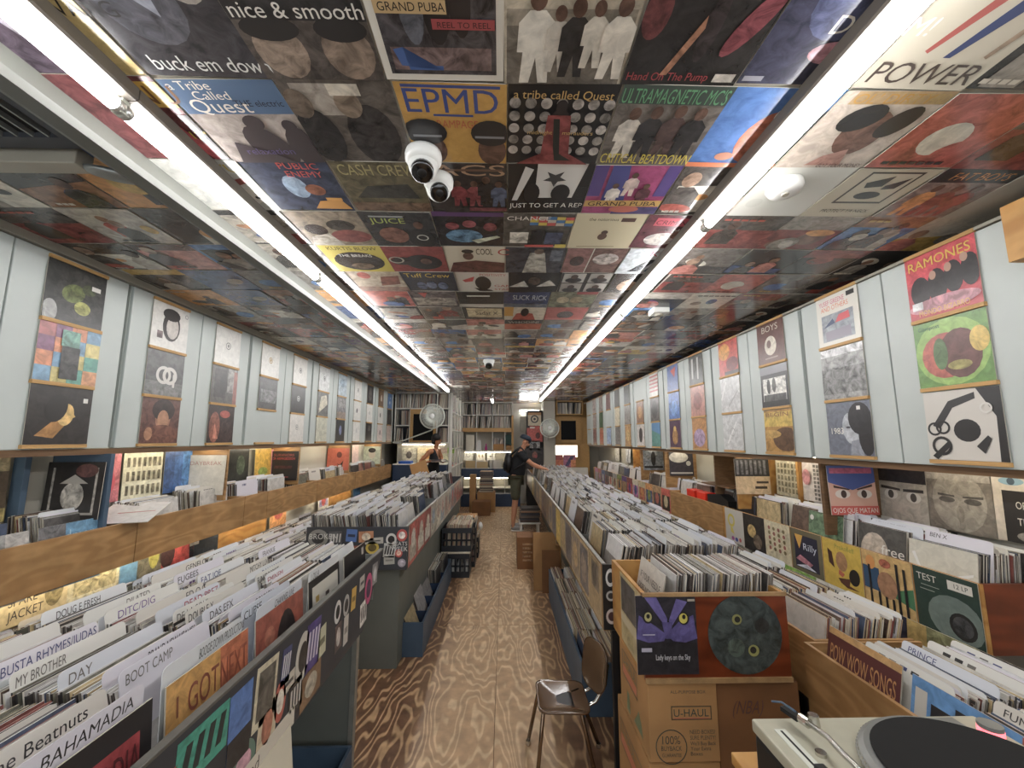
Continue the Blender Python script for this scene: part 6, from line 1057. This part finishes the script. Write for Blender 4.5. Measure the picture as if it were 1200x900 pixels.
# left part, in front of the window
shelf_unit('white record shelves around the dark window behind the back counter', -2.25, -1.13, 8.5, 8.82, [1.60, 1.955, 2.305, 2.63], 2.652, 'white', (-1.95, -1.39))
def stuff_spines(label, segs):
    mb = MB()
    for s in segs: spines(mb, *s)
    tag(mb.build('packed_records', 'prs'), label, 'records', None, 'stuff')
stuff_spines('upright records on the white shelves around the dark window', [(-2.22, -1.96, 8.52, 2.33, .29, .27, .95), (-1.92, -1.40, 8.52, 2.33, .29, .27, .95), (-1.36, -1.16, 8.52, 2.33, .29, .27, .9), (-2.22, -1.96, 8.52, 1.98, .29, .27, .85), (-2.22, -1.96, 8.52, 1.625, .29, .27, .95), (-1.36, -1.16, 8.52, 1.98, .29, .27, .9), (-1.36, -1.16, 8.52, 1.625, .29, .27, .9)])
wn = struct('window_1')
for b in ((-1.925, 8.47, 1.625, -1.86, 8.5, 2.30), (-1.45, 8.47, 1.625, -1.395, 8.5, 2.30), (-1.86, 8.47, 2.2, -1.45, 8.5, 2.30), (-1.86, 8.47, 1.625, -1.45, 8.5, 1.66)): MB().box(*b).build('window_frame', 'ledge', wn)
MB().box(-1.86, 8.486, 1.66, -1.45, 8.496, 2.2).build('pane', 'glass', wn)
o = MB().box(-2.25, 8.80, .0, -1.13, 8.82, 1.59).build('pale_partition', 'wall'); tag(o, 'pale wall panel behind the counter', 'panel')
t = thing('counter', 'navy fronted back counter beside the woman', 'counter', (-1.7, 8.45, 0))
MB().box(-2.2, 8.3, 0, -1.14, 8.75, 1.18).build('body', 'navy', t); MB().box(-2.2, 8.28, 1.18, -1.13, 8.78, 1.2).build('counter_top', 'white', t)
o = MB().box(-2.1, 8.34, 1.2, -1.86, 8.6, 1.25).build('blue_tray', plain('bright_blue_plastic', '#1f5ab8', .4), None, None, False, True, .006); tag(o, 'bright blue shallow box on the back counter', 'box')
for x, a, lb in ((-1.98, ('#b8b4a0~4', [('e', .5, .5, .2, .25, '#55504a~5')]), 'grey drawing cover standing on the back counter'), (-1.66, ('#d8c8a0~3', [('e', .6, .35, .3, .15, '#d08a2c~3'), ('r', .6, .6, .9, .9, '#d8b060~3')]), 'cream cover with orange fruit on the back counter'), (-1.33, ('#d4bcb0~3', [('e', .5, .4, .2, .2, '#c89488~4')]), 'pale pink cover behind the woman'), (-1.19, ('#8cc02c~2', [('r', 0, 0, 1, .6, '#c8c8a8~3')]), 'lime green and cream cover by the partition')):
    o = sleeve('record_sleeve', a, 'F', (x, 8.72, 1.36), .3, None, 'prs', -.05); tag(o, lb, 'record sleeve', 'covers on the back counter')
t = thing('strip_lamp', 'strip lamp under the shelves at the dark window', 'lamp', (-1.66, 8.62, 1.59)); MB().box(-2.12, 8.595, 1.587, -1.2, 8.645, 1.599).build('housing', 'fix', t); MB().cyl((-2.1, 8.62, 1.575), (-1.22, 8.62, 1.575), .011, 10).build('tube', 'shlamp', t, None, True)
# partition between the counter and the back shelves
t = thing('partition_rack', 'white upright rack of sleeves between counter and back shelves', 'rack', (-1.1, 9.7, 0))
MB().box(-1.13, 8.5, 0, -1.11, 10.8, 2.65).build('back_panel', 'wall', t)
for y in (8.5, 9.05, 9.6, 10.2, 10.76): MB().box(-1.11, y, 0, -1.06, y + .04, 2.65).build('upright', 'white', t)
for z in (1.1, 1.48, 1.86, 2.24): MB().box(-1.11, 8.54, z, -1.05, 10.76, z + .02).build('ledge', 'white', t)
for i, y in enumerate((8.82, 9.35, 9.92, 10.5)):
    for j, z in enumerate((1.12, 1.50, 1.88, 2.26)):
        o = sleeve('record_sleeve', (COLS[(i * 4 + j * 3) % 14], [('r', .1, .1, .9, .9, GREYS[(i + j * 2) % 10])]), 'L', (-1.09, y, z + .156), .31, None, 'prs', -.05); tag(o, f'sleeve in the white partition rack, {NTH[i]} column, {NTH[j]} ledge from the bottom', 'record sleeve', 'sleeves in the partition rack')
# middle shelves on the back wall
BS = shelf_unit('tall pine edged record shelves on the back wall', -1.09, .24, 10.72, 11.08, [.0, .30, .44, .93, 1.38, 1.955, 2.30, 2.63], 2.652, 'white', (-.72, -.3, .02), 'wall', .02, (1.955,))
MB().box(.2, 10.69, 0, .25, 10.72, 2.3).build('front_post', 'ledge', BS)
for z0, z1, lb in ((.72, .94, 'upper navy panel'), (.0, .31, 'lower navy panel')): MB().box(-1.08, 10.66, z0, .42, 10.69, z1).build('front_panel', 'navy', BS)
stuff_spines('upright records on the back wall shelves', [(-1.06, -.74, 10.76, 2.325, .29, .27, .9), (-.69, -.32, 10.76, 2.325, .29, .27, .92), (-.27, .0, 10.76, 2.325, .29, .27, .9), (.05, .22, 10.76, 2.325, .29, .27, .8), (-1.06, -.74, 10.74, 1.98, .3, .27, .97), (-.69, -.32, 10.74, 1.98, .3, .27, .97), (-.27, .0, 10.74, 1.98, .3, .27, .97), (.05, .19, 10.74, 1.98, .3, .27, .97), (-.27, .0, 10.76, 1.41, .3, .25, .9)])
for x0, x1, lb in ((-.98, -.72, 'cream'), (-.7, -.4, 'white'), (-.36, -.05, 'white'), (-.02, .2, 'orange')):
    mb = MB(); 
    for k in range(22): mb.box(x0, 10.72 + k * .011, .95, x1 - .01, 10.727 + k * .011, 1.12 + RN.uniform(-.01, .02), RN.choice(['#d8d4c8', '#cfcabc', '#c8a868', '#e0dcd4', '#b8b4a8']) if lb != 'orange' else RN.choice(['#c8883c', '#d8b078', '#cfcabc']))
    tag(mb.build('packed_records', 'prs'), f'{lb} edged records above the navy back panel, starting {abs(x0):.1f} paces off centre' if False else f'{lb} edged records above the navy panel, {("far left block", "left middle block", "right middle block", "right block")[[-.98, -.7, -.36, -.02].index(x0)]}', 'records', None, 'stuff')
for x, a, s, lb in ((-.93, ('#c8c8c0~2', [('o', .5, .6, .2, .25, '#6a6a66')]), .24, 'grey line drawing cover in the lit back shelf'), (-.6, ('#e0dcd0~1', [('e', .3, .5, .1, .2, '#a89878'), ('e', .7, .5, .1, .2, '#a89878')]), .22, 'cream cover with two small figures in the lit back shelf'), (-.34, ('#dcdad4~1', [('e', .5, .5, .2, .1, '#8a8880')]), .2, 'white cover in the lit back shelf')):
    o = sleeve('record_sleeve', a, 'F', (x, 10.9, 1.14 + s / 2), s, None, 'prs', -.08); tag(o, lb, 'record sleeve', 'covers in the lit back shelf')
strip_lamp2 = thing('strip_lamp', 'long lamp under the middle back shelf', 'lamp', (-.4, 10.8, 1.36)); MB().cyl((-1.0, 10.8, 1.352), (.18, 10.8, 1.352), .012, 10).build('tube', 'shlamp', strip_lamp2, None, True); MB().box(-1.02, 10.78, 1.362, .2, 10.82, 1.379).build('housing', 'fix', strip_lamp2)
strip_lamp2 = thing('strip_lamp', 'long lamp under the upper navy panel', 'lamp', (-.4, 10.8, .7)); MB().cyl((-1.0, 10.75, .70), (.18, 10.75, .70), .012, 10).build('tube', 'shlamp', strip_lamp2, None, True); MB().box(-1.02, 10.73, .71, .2, 10.77, .719).build('housing', 'fix', strip_lamp2)
t = thing('display_panel', 'pale grey device on the back shelf', 'device', (-.85, 10.85, 1.4)); MB().box(-.98, 10.76, 1.402, -.76, 11.0, 1.80).build('panel', 'cream', t); 
t = thing('dispenser', 'small white upright dispenser before the grey device', 'device', (-.72, 10.74, 1.4)); MB().prism([(-.06, 0), (.06, 0), (.05, .2), (.03, .26), (-.03, .26), (-.05, .2)], -.04, .04, None, 0, T(-.64, 10.76, 1.402) @ OR['F']).build('body', 'plastic', t)
o = MB().lathe([(.03, 0), (.035, .05), (.015, .13), (.012, .17), (.001, .17)], 14, None, 0, T(-.46, 10.76, 1.402)).build('bottle', 'pinkp', None, None, True); tag(o, 'magenta bottle on the back shelf', 'bottle')
carton('open tan carton among records on the back shelf', -.27, 10.74, 1.402, .0, 10.98, 1.56)
carton('tan carton at the end of the back shelf', .06, 10.74, 1.402, .2, 10.98, 1.52)
o = MB().box(.04, 10.78, 1.56, .2, 11.0, 1.80).build('green_box', plain('dark_green_card', '#24423a', .6), None); tag(o, 'dark green box above the carton on the back shelf', 'box')
# alcove with the door area
o = MB().box(.44, 11.02, 1.9, .62, 11.09, 2.3).build('fuse_box', 'trimc', None, None, False, True, .004); tag(o, 'pale grey fuse box on the back wall', 'fuse box')
t = thing('tube_light', 'horizontal lit tube lamp high on the back wall', 'light', (.66, 11.0, 2.45)); MB().box(.42, 11.03, 2.43, .95, 11.09, 2.48).build('housing', 'fix', t); MB().cyl((.43, 11.01, 2.44), (.94, 11.01, 2.44), .016, 12).build('tube', 'tube', t, None, True)
for z, a, s, lb in ((2.2, ('#c8b898~2', [('o', .5, .5, .2, .3, '#3a3a3c'), ('e', .5, .5, .1, .1, '#3a3a3c'), ('r', 0, .8, 1, 1, '#b07a3c')]), .34, 'tan poster with a dark ring on the dark column'), (1.82, ('#b8361f~3', [('e', .7, .4, .15, .2, '#5a1810~4'), ('r', .2, .85, .5, .95, '#d8d0c4'), ('r', 0, .88, .18, 1, '#1c1414')]), .40, 'red poster on the dark column'), (1.52, ('#8a8a88~6', [('e', .5, .5, .2, .3, '#2a2a2a~5')]), .26, 'grey poster under the red one'), (1.2, ('#1f1512~4', [('e', .5, .72, .28, .24, '#140e0c'), ('e', .5, .66, .13, .18, '#7a4030~4'), ('e', .55, .6, .07, .08, '#a83030~4'), ('e', .5, .2, .36, .34, '#241a18~4')]), .52, 'large dark portrait poster low on the dark column')):
    o = sleeve('poster', a, 'F', (.79, 10.55, z), s, None, 'pr', 0, .004); tag(o, lb, 'poster', 'posters on the dark column')
o = MB().box(.60, 10.56, 0, 1.0, 11.09, 2.42).build('dark_column', 'blackm'); tag(o, 'dark column carrying posters at the back', 'column')
o = MB().box(1.01, 10.4, 0, 1.30, 11.09, 2.652).build('grey_column', 'wall'); tag(o, 'pale grey column beside the round fan', 'column')
wb = struct('wall_inner')
MB().box(1.30, 10.62, 0, 2.2, 10.66, 2.652).build('panel', 'ledge', wb)
shelf_unit('record shelf above the far dark window', 1.33, 2.0, 10.3, 10.6, [2.30, 2.63], 2.652, 'ledge', (), 'char')
stuff_spines('upright records above the far dark window', [(1.36, 1.97, 10.34, 2.325, .28, .24, .85, ['#cfc4ac', '#4a4c58', '#6c6a70', '#b8a88c', '#3a3a44', '#d0ccc4'])])
wn = struct('window_2')
for b in ((1.33, 10.57, 1.6, 1.47, 10.6, 2.28), (1.86, 10.57, 1.6, 2.0, 10.6, 2.28), (1.47, 10.57, 2.16, 1.86, 10.6, 2.28), (1.47, 10.57, 1.6, 1.86, 10.6, 1.67)): MB().box(*b).build('window_frame', 'ledge', wn)
MB().box(1.47, 10.585, 1.67, 1.86, 10.595, 2.16).build('pane', 'glass', wn)
t = thing('light_box', 'glowing white panel under the far dark window', 'light box', (1.55, 10.55, 1.2)); MB().box(1.22, 10.52, 1.2, 1.9, 10.56, 1.56).build('frame', 'ledge', t); MB().box(1.25, 10.512, 1.24, 1.87, 10.52, 1.53).build('panel', 'lightbox', t)
for x, a, lb in ((1.34, ('#d0642c~2', [('r', 0, .6, 1, 1, '#b03c34~3'), ('r', .1, .7, .4, .85, '#2c1c1c')]), 'orange cover under the glowing panel'), (1.66, ('#a8587c~4', [('p', '#3a3060~3', .1, .1, .4, .1, .9, .9, .6, .9), ('r', .6, 0, 1, .6, '#d07a3c~3')]), 'purple and orange cover under the glowing panel')):
    o = sleeve('record_sleeve', a, 'F', (x, 10.48, 1.14), .31, None, 'prs', -.05); tag(o, lb, 'record sleeve', 'covers under the glowing panel')
MBx = MB().box(1.31, 10.36, 0, 2.1, 10.56, .98).build('storage_cabinet', 'white'); tag(MBx, 'white low cabinet under the orange covers', 'cabinet')
# round wall fans
def fan(label, x, y, z, r=.235, arm=None):
    t = thing('wall_fan', label, 'fan', (x, y, z), 'round fans')
    X = T(x, y, z) @ OR['F']
    mb = MB(); n = 48; pts = [(r * math.cos(2 * PI * k / n), r * math.sin(2 * PI * k / n), .03) for k in range(n + 1)]; mb.tube(pts, .011, 8, None, 0, X); mb.build('guard_ring', 'fix', t, None, True)
    mb = MB()
    for k in range(110):
        a = 2 * PI * k / 110; mb.tube([(.05 * math.cos(a), .05 * math.sin(a), .075), (.7 * r * math.cos(a), .7 * r * math.sin(a), .068), (r * math.cos(a), r * math.sin(a), .03)], .0028, 5, None, 0, X)
    for rr, zz in ((.45, .072), (.75, .064)): mb.tube([(rr * r * math.cos(2 * PI * k / n), rr * r * math.sin(2 * PI * k / n), zz) for k in range(n + 1)], .0028, 5, None, 0, X)
    mb.build('guard_wires', 'fix', t, None, True)
    MB().lathe([(.05, .068), (.052, .08), (.045, .088), (.001, .09)], 24, None, 0, X).build('hub_badge', 'plastic', t, None, True)
    for k in range(3):
        a = 2 * PI * k / 3; MB().prism([(.03, -.03), (.12, -.085), (.205, -.07), (.21, .03), (.12, .05), (.03, .03)], 0, .004, None, 0, X @ RZ(a) @ T(0, 0, .02) @ RX(.35)).build('blade', 'steel', t)
    mb = MB(); mb.tube([(r * math.cos(2 * PI * k / n) * .97, r * math.sin(2 * PI * k / n) * .97, -.05) for k in range(n + 1)], .006, 6, None, 0, X)
    for k in range(24):
        a = 2 * PI * k / 24; mb.tube([(.06 * math.cos(a), .06 * math.sin(a), -.09), (r * .97 * math.cos(a), r * .97 * math.sin(a), -.05), (r * math.cos(a), r * math.sin(a), .03)], .0028, 5, None, 0, X)
    mb.build('rear_guard', 'steel', t, None, True)
    MB().cyl((x, y + .06, z), (x, y + .20, z), .06, 18).build('motor', 'steel', t, None, True)
    MB().tube([(x, y + .18, z), (x, y + .19, z - .2)] + (arm or []), .014, 8).build('arm', 'fix', t, None, True)
fan('round white fan on an arm before the dark window shelves', -1.385, 8.0, 2.125, .235, [(-1.45, 8.25, 1.86), (-2.0, 8.3, 1.66), (-2.22, 8.3, 1.62)])
fan('round grey fan beside the far dark window', 1.11, 10.0, 1.95, .225, [(1.11, 10.3, 1.7), (1.11, 10.4, 1.68)])
# ---------------------------------------------------------------- people
def skin(name, vs, es, mat, parent, sub=2, smooth=True):
    me = bpy.data.meshes.new(name); me.from_pydata([v[:3] for v in vs], es, [])
    me.materials.append(M[mat]); o = bpy.data.objects.new(name, me); COL.objects.link(o)
    if parent is not None: o.parent = parent; o.matrix_basis = T(*(-parent.location))
    md = o.modifiers.new('skin', 'SKIN'); md.use_smooth_shade = True; md.branch_smoothing = .6
    for i, v in enumerate(vs):
        r = v[3]; q = me.skin_vertices[0].data[i]
        q.radius = (r, r) if not isinstance(r, tuple) else r
        q.use_root = (i == 0)
    sb = o.modifiers.new('smooth', 'SUBSURF'); sb.levels = sub; sb.render_levels = sub
    return o
def chain(vs, es, start, pts):
    p = start
    for q in pts:
        vs.append(q); es.append((p, len(vs) - 1)); p = len(vs) - 1
    return p
def hand(vs, es, w, d, down, side, rs=1.0):
    """five fingers from the palm vertex w; d = direction of the fingers, side = across the palm"""
    b = Vector(vs[w][:3]); d = Vector(d).normalized(); sd = Vector(side).normalized(); dn = Vector(down).normalized()
    for k, (off, ln) in enumerate(((-.03, .062), (-.01, .075), (.01, .07), (.03, .055))):
        p0 = b + d * .045 + sd * off; p1 = p0 + d * ln * .55 + dn * .008; p2 = p1 + d * ln * .4 + dn * .022
        chain(vs, es, w, [tuple(p0) + (.0095 * rs,), tuple(p1) + (.0085 * rs,), tuple(p2) + (.007 * rs,)])
    p0 = b + sd * -.038 + d * .01; p1 = p0 + sd * -.014 + d * .03 + dn * .01; p2 = p1 + d * .025 + dn * .012
    chain(vs, es, w, [tuple(p0) + (.012 * rs,), tuple(p1) + (.0095 * rs,), tuple(p2) + (.008 * rs,)])
# --- man leafing through the island
Y0 = 7.98
P = thing('person', 'man in black T-shirt, dark cap and olive shorts leafing through records', 'person', (.22, Y0, 0))
vs = [(.235, Y0, 1.0, .135)]; es = []
sp_ = chain(vs, es, 0, [(.25, Y0, 1.14, (.125, .15)), (.285, Y0, 1.30, (.13, .165)), (.32, Y0, 1.43, (.10, .14))])
nk = chain(vs, es, sp_, [(.355, Y0, 1.50, .06), (.385, Y0, 1.555, .056)])
hd = chain(vs, es, nk, [(.415, Y0, 1.60, (.085, .074)), (.42, Y0, 1.655, (.095, .078)), (.415, Y0, 1.70, (.06, .055))])
chain(vs, es, nk + 1, [(.47, Y0, 1.585, .035), (.49, Y0, 1.56, .026)])      # jaw
chain(vs, es, nk + 2, [(.515, Y0, 1.625, .014)])                             # nose
for s, sy in ((-1, -.19), (1, .19)):
    kn = chain(vs, es, 0, [(.23, Y0 + s * .09, .93, .092), (.225, Y0 + s * .11, .70, .075), (.215, Y0 + s * .115, .50, .055), (.195, Y0 + s * .12, .34, .055), (.175, Y0 + s * .12, .11, .034), (.18, Y0 + s * .12, .05, .036)])
    chain(vs, es, kn, [(.27, Y0 + s * .125, .04, .036), (.32, Y0 + s * .13, .035, .026)])
    sh = chain(vs, es, sp_, [(.335, Y0 + sy * .8, 1.42, .066), (.40, Y0 + sy * 1.1, 1.33, .052), (.545, Y0 + sy * 1.12, 1.21, .042), (.68, Y0 + sy * .9, 1.155, .035), (.765, Y0 + sy * .7, 1.13, .026), (.80, Y0 + sy * .66, 1.12, (.032, .018))])
    hand(vs, es, sh, (1, -.12 * s, -.16), (0, 0, -1), (0, -s, 0))
skin('body', vs, es, 'skinm', P)
vt = [(.235, Y0, .93, .165)]; et = []
a = chain(vt, et, 0, [(.26, Y0, 1.13, (.165, .18)), (.30, Y0, 1.30, (.165, .195)), (.335, Y0, 1.44, (.118, .155)), (.345, Y0, 1.485, .075)])
for s, sy in ((-1, -.19), (1, .19)): chain(vt, et, 3, [(.335, Y0 + sy * .8, 1.42, .082), (.40, Y0 + sy * 1.1, 1.33, .073), (.455, Y0 + sy * 1.13, 1.285, .07)])
skin('t_shirt', vt, et, 'tee', P)
vt = [(.235, Y0, 1.03, .15)]; et = []
for s in (-1, 1): chain(vt, et, 0, [(.23, Y0 + s * .09, .93, .115), (.225, Y0 + s * .112, .72, .10), (.215, Y0 + s * .118, .53, .098)])
skin('shorts', vt, et, 'shorts', P)
mb = MB(); X = T(.415, Y0, 1.675) @ RY(.42)
mb.lathe([(.108, 0), (.108, .03), (.098, .062), (.066, .09), (.001, .1)], 22, None, 0, X, 1.08, .9); mb.build('cap', 'cap', P, None, True)
MB().prism([(.07, -.082), (.13, -.075), (.185, -.045), (.195, 0), (.185, .045), (.13, .075), (.07, .082)], -.004, .008, None, 0, X @ RY(.12)).build('cap_brim', 'cap', P)
for s in (-1, 1):
    MB().ell((.405, Y0 + s * .078, 1.62), .018, .008, .03).build('ear', 'skinm', P, None, True)
    MB().ell((.497, Y0 + s * .03, 1.645), .008, .012, .008).build('eye', 'hair', P, None, True)
    MB().ell((.255, Y0 + s * .12, .055), .12, .05, .05).build('shoe', 'shoe', P, None, True)
    MB().ell((.255, Y0 + s * .12, .014), .13, .055, .0135).build('shoe_sole', 'sole', P, None, True)
mb = MB(); mb.ell((.09, Y0 - .02, 1.24), .085, .15, .20, None, 0, None, 18, 12); bp = mb.build('backpack', 'black', P, None, True)
for s in (-.1, .1):
    g = MB().tube([(.14, Y0 + s, 1.38), (.22, Y0 + s, 1.47), (.32, Y0 + s * 1.1, 1.53), (.44, Y0 + s * 1.2, 1.42), (.40, Y0 + s * 1.5, 1.25), (.2, Y0 + s * 1.7, 1.12)], .018, 8).build('strap', 'black', None, None, True); g.parent = bp; g.matrix_basis = I4
g = MB().ell((.02, Y0 - .02, 1.18), .035, .10, .10).build('pocket', 'tee', None, None, True); g.parent = bp; g.matrix_basis = I4
# --- woman behind the long bin
YW = 7.93
P = thing('person', 'woman with short dark hair in a black sleeveless vest holding a sleeve', 'person', (-1.31, YW, 0))
vs = [(-1.33, YW, .98, .125)]; es = []
sp_ = chain(vs, es, 0, [(-1.33, YW, 1.12, (.11, .12)), (-1.32, YW, 1.30, (.105, .125)), (-1.31, YW, 1.44, (.075, .10))])
nk = chain(vs, es, sp_, [(-1.30, YW, 1.515, .045), (-1.285, YW, 1.57, .043)])
hd = chain(vs, es, nk, [(-1.27, YW, 1.63, (.07, .064)), (-1.27, YW, 1.69, (.082, .072)), (-1.275, YW, 1.735, (.05, .048))])
chain(vs, es, nk + 1, [(-1.222, YW - .012, 1.605, .03), (-1.205, YW - .016, 1.59, .02)])
chain(vs, es, nk + 2, [(-1.185, YW - .02, 1.65, .012)])
for s in (-1, 1):
    kn = chain(vs, es, 0, [(-1.33, YW + s * .085, .88, .088), (-1.33, YW + s * .09, .5, .06), (-1.34, YW + s * .09, .12, .036), (-1.34, YW + s * .09, .05, .036)])
    chain(vs, es, kn, [(-1.24, YW + s * .09, .035, .03)])
h1 = chain(vs, es, sp_, [(-1.375, YW - .13, 1.465, .052), (-1.45, YW - .20, 1.37, .042), (-1.545, YW - .22, 1.275, .037), (-1.47, YW - .27, 1.255, .032), (-1.38, YW - .29, 1.275, .024), (-1.34, YW - .29, 1.285, (.028, .016))]); hand(vs, es, h1, (1, -.1, .1), (0, 0, -1), (0, 1, 0), .9)
h2 = chain(vs, es, sp_, [(-1.26, YW + .12, 1.455, .05), (-1.21, YW + .15, 1.34, .04), (-1.19, YW + .10, 1.26, .034), (-1.15, YW - .02, 1.26, .03), (-1.13, YW - .10, 1.265, .023), (-1.13, YW - .14, 1.27, (.027, .016))]); hand(vs, es, h2, (0, -1, .1), (0, 0, -1), (-1, 0, 0), .9)
skin('body', vs, es, 'skind', P)
vt = [(-1.33, YW, 1.0, .135)]; et = []
chain(vt, et, 0, [(-1.33, YW, 1.13, (.124, .135)), (-1.32, YW, 1.30, (.122, .145)), (-1.315, YW, 1.42, (.085, .115)), (-1.33, YW, 1.475, .06)])
for s in (-1, 1): chain(vt, et, 3, [(-1.335, YW + s * .085, 1.47, .045), (-1.345, YW + s * .10, 1.505, .03)])
skin('vest', vt, et, 'tee', P)
vt = [(-1.33, YW, 1.0, .135)]; et = []
for s in (-1, 1): chain(vt, et, 0, [(-1.33, YW + s * .085, .88, .10), (-1.33, YW + s * .09, .5, .07), (-1.34, YW + s * .09, .10, .05)])
skin('trousers', vt, et, 'black', P)
mb = MB(); mb.ell((-1.295, YW + .01, 1.715), .092, .085, .082, None, 0, None, 18, 12); mb.ell((-1.335, YW + .01, 1.66), .055, .07, .085, None, 0, None, 14, 10); mb.build('hair', 'hair', P, None, True)
for s in (-1, 1): MB().ell((-1.20, YW - .012 + s * .03, 1.675), .006, .012, .006).build('eye', 'hair', P, None, True)
MB().ell((-1.203, YW - .016, 1.617), .006, .018, .005).build('mouth', plain('lip', '#7c3a34', .4), P, None, True)
o = sleeve('record_sleeve', ('#22242a~2', [('r', .1, .1, .9, .9, '#2c2f38~4')]), 'up', (-1.19, YW - .25, 1.298), .31, None, 'prs', .1, .005, .3); tag(o, 'dark record sleeve held flat by the woman', 'record sleeve')
o = MB().box(-.15, 0, -.003, .15, .36, .003).build('divider_card', 'cardb', None, T(-1.42, 7.36, .95) @ OR['F'] @ RZ(.35) @ RX(-.3)); tag(o, 'large tan cardboard divider leaning in the bin before the woman', 'divider card')
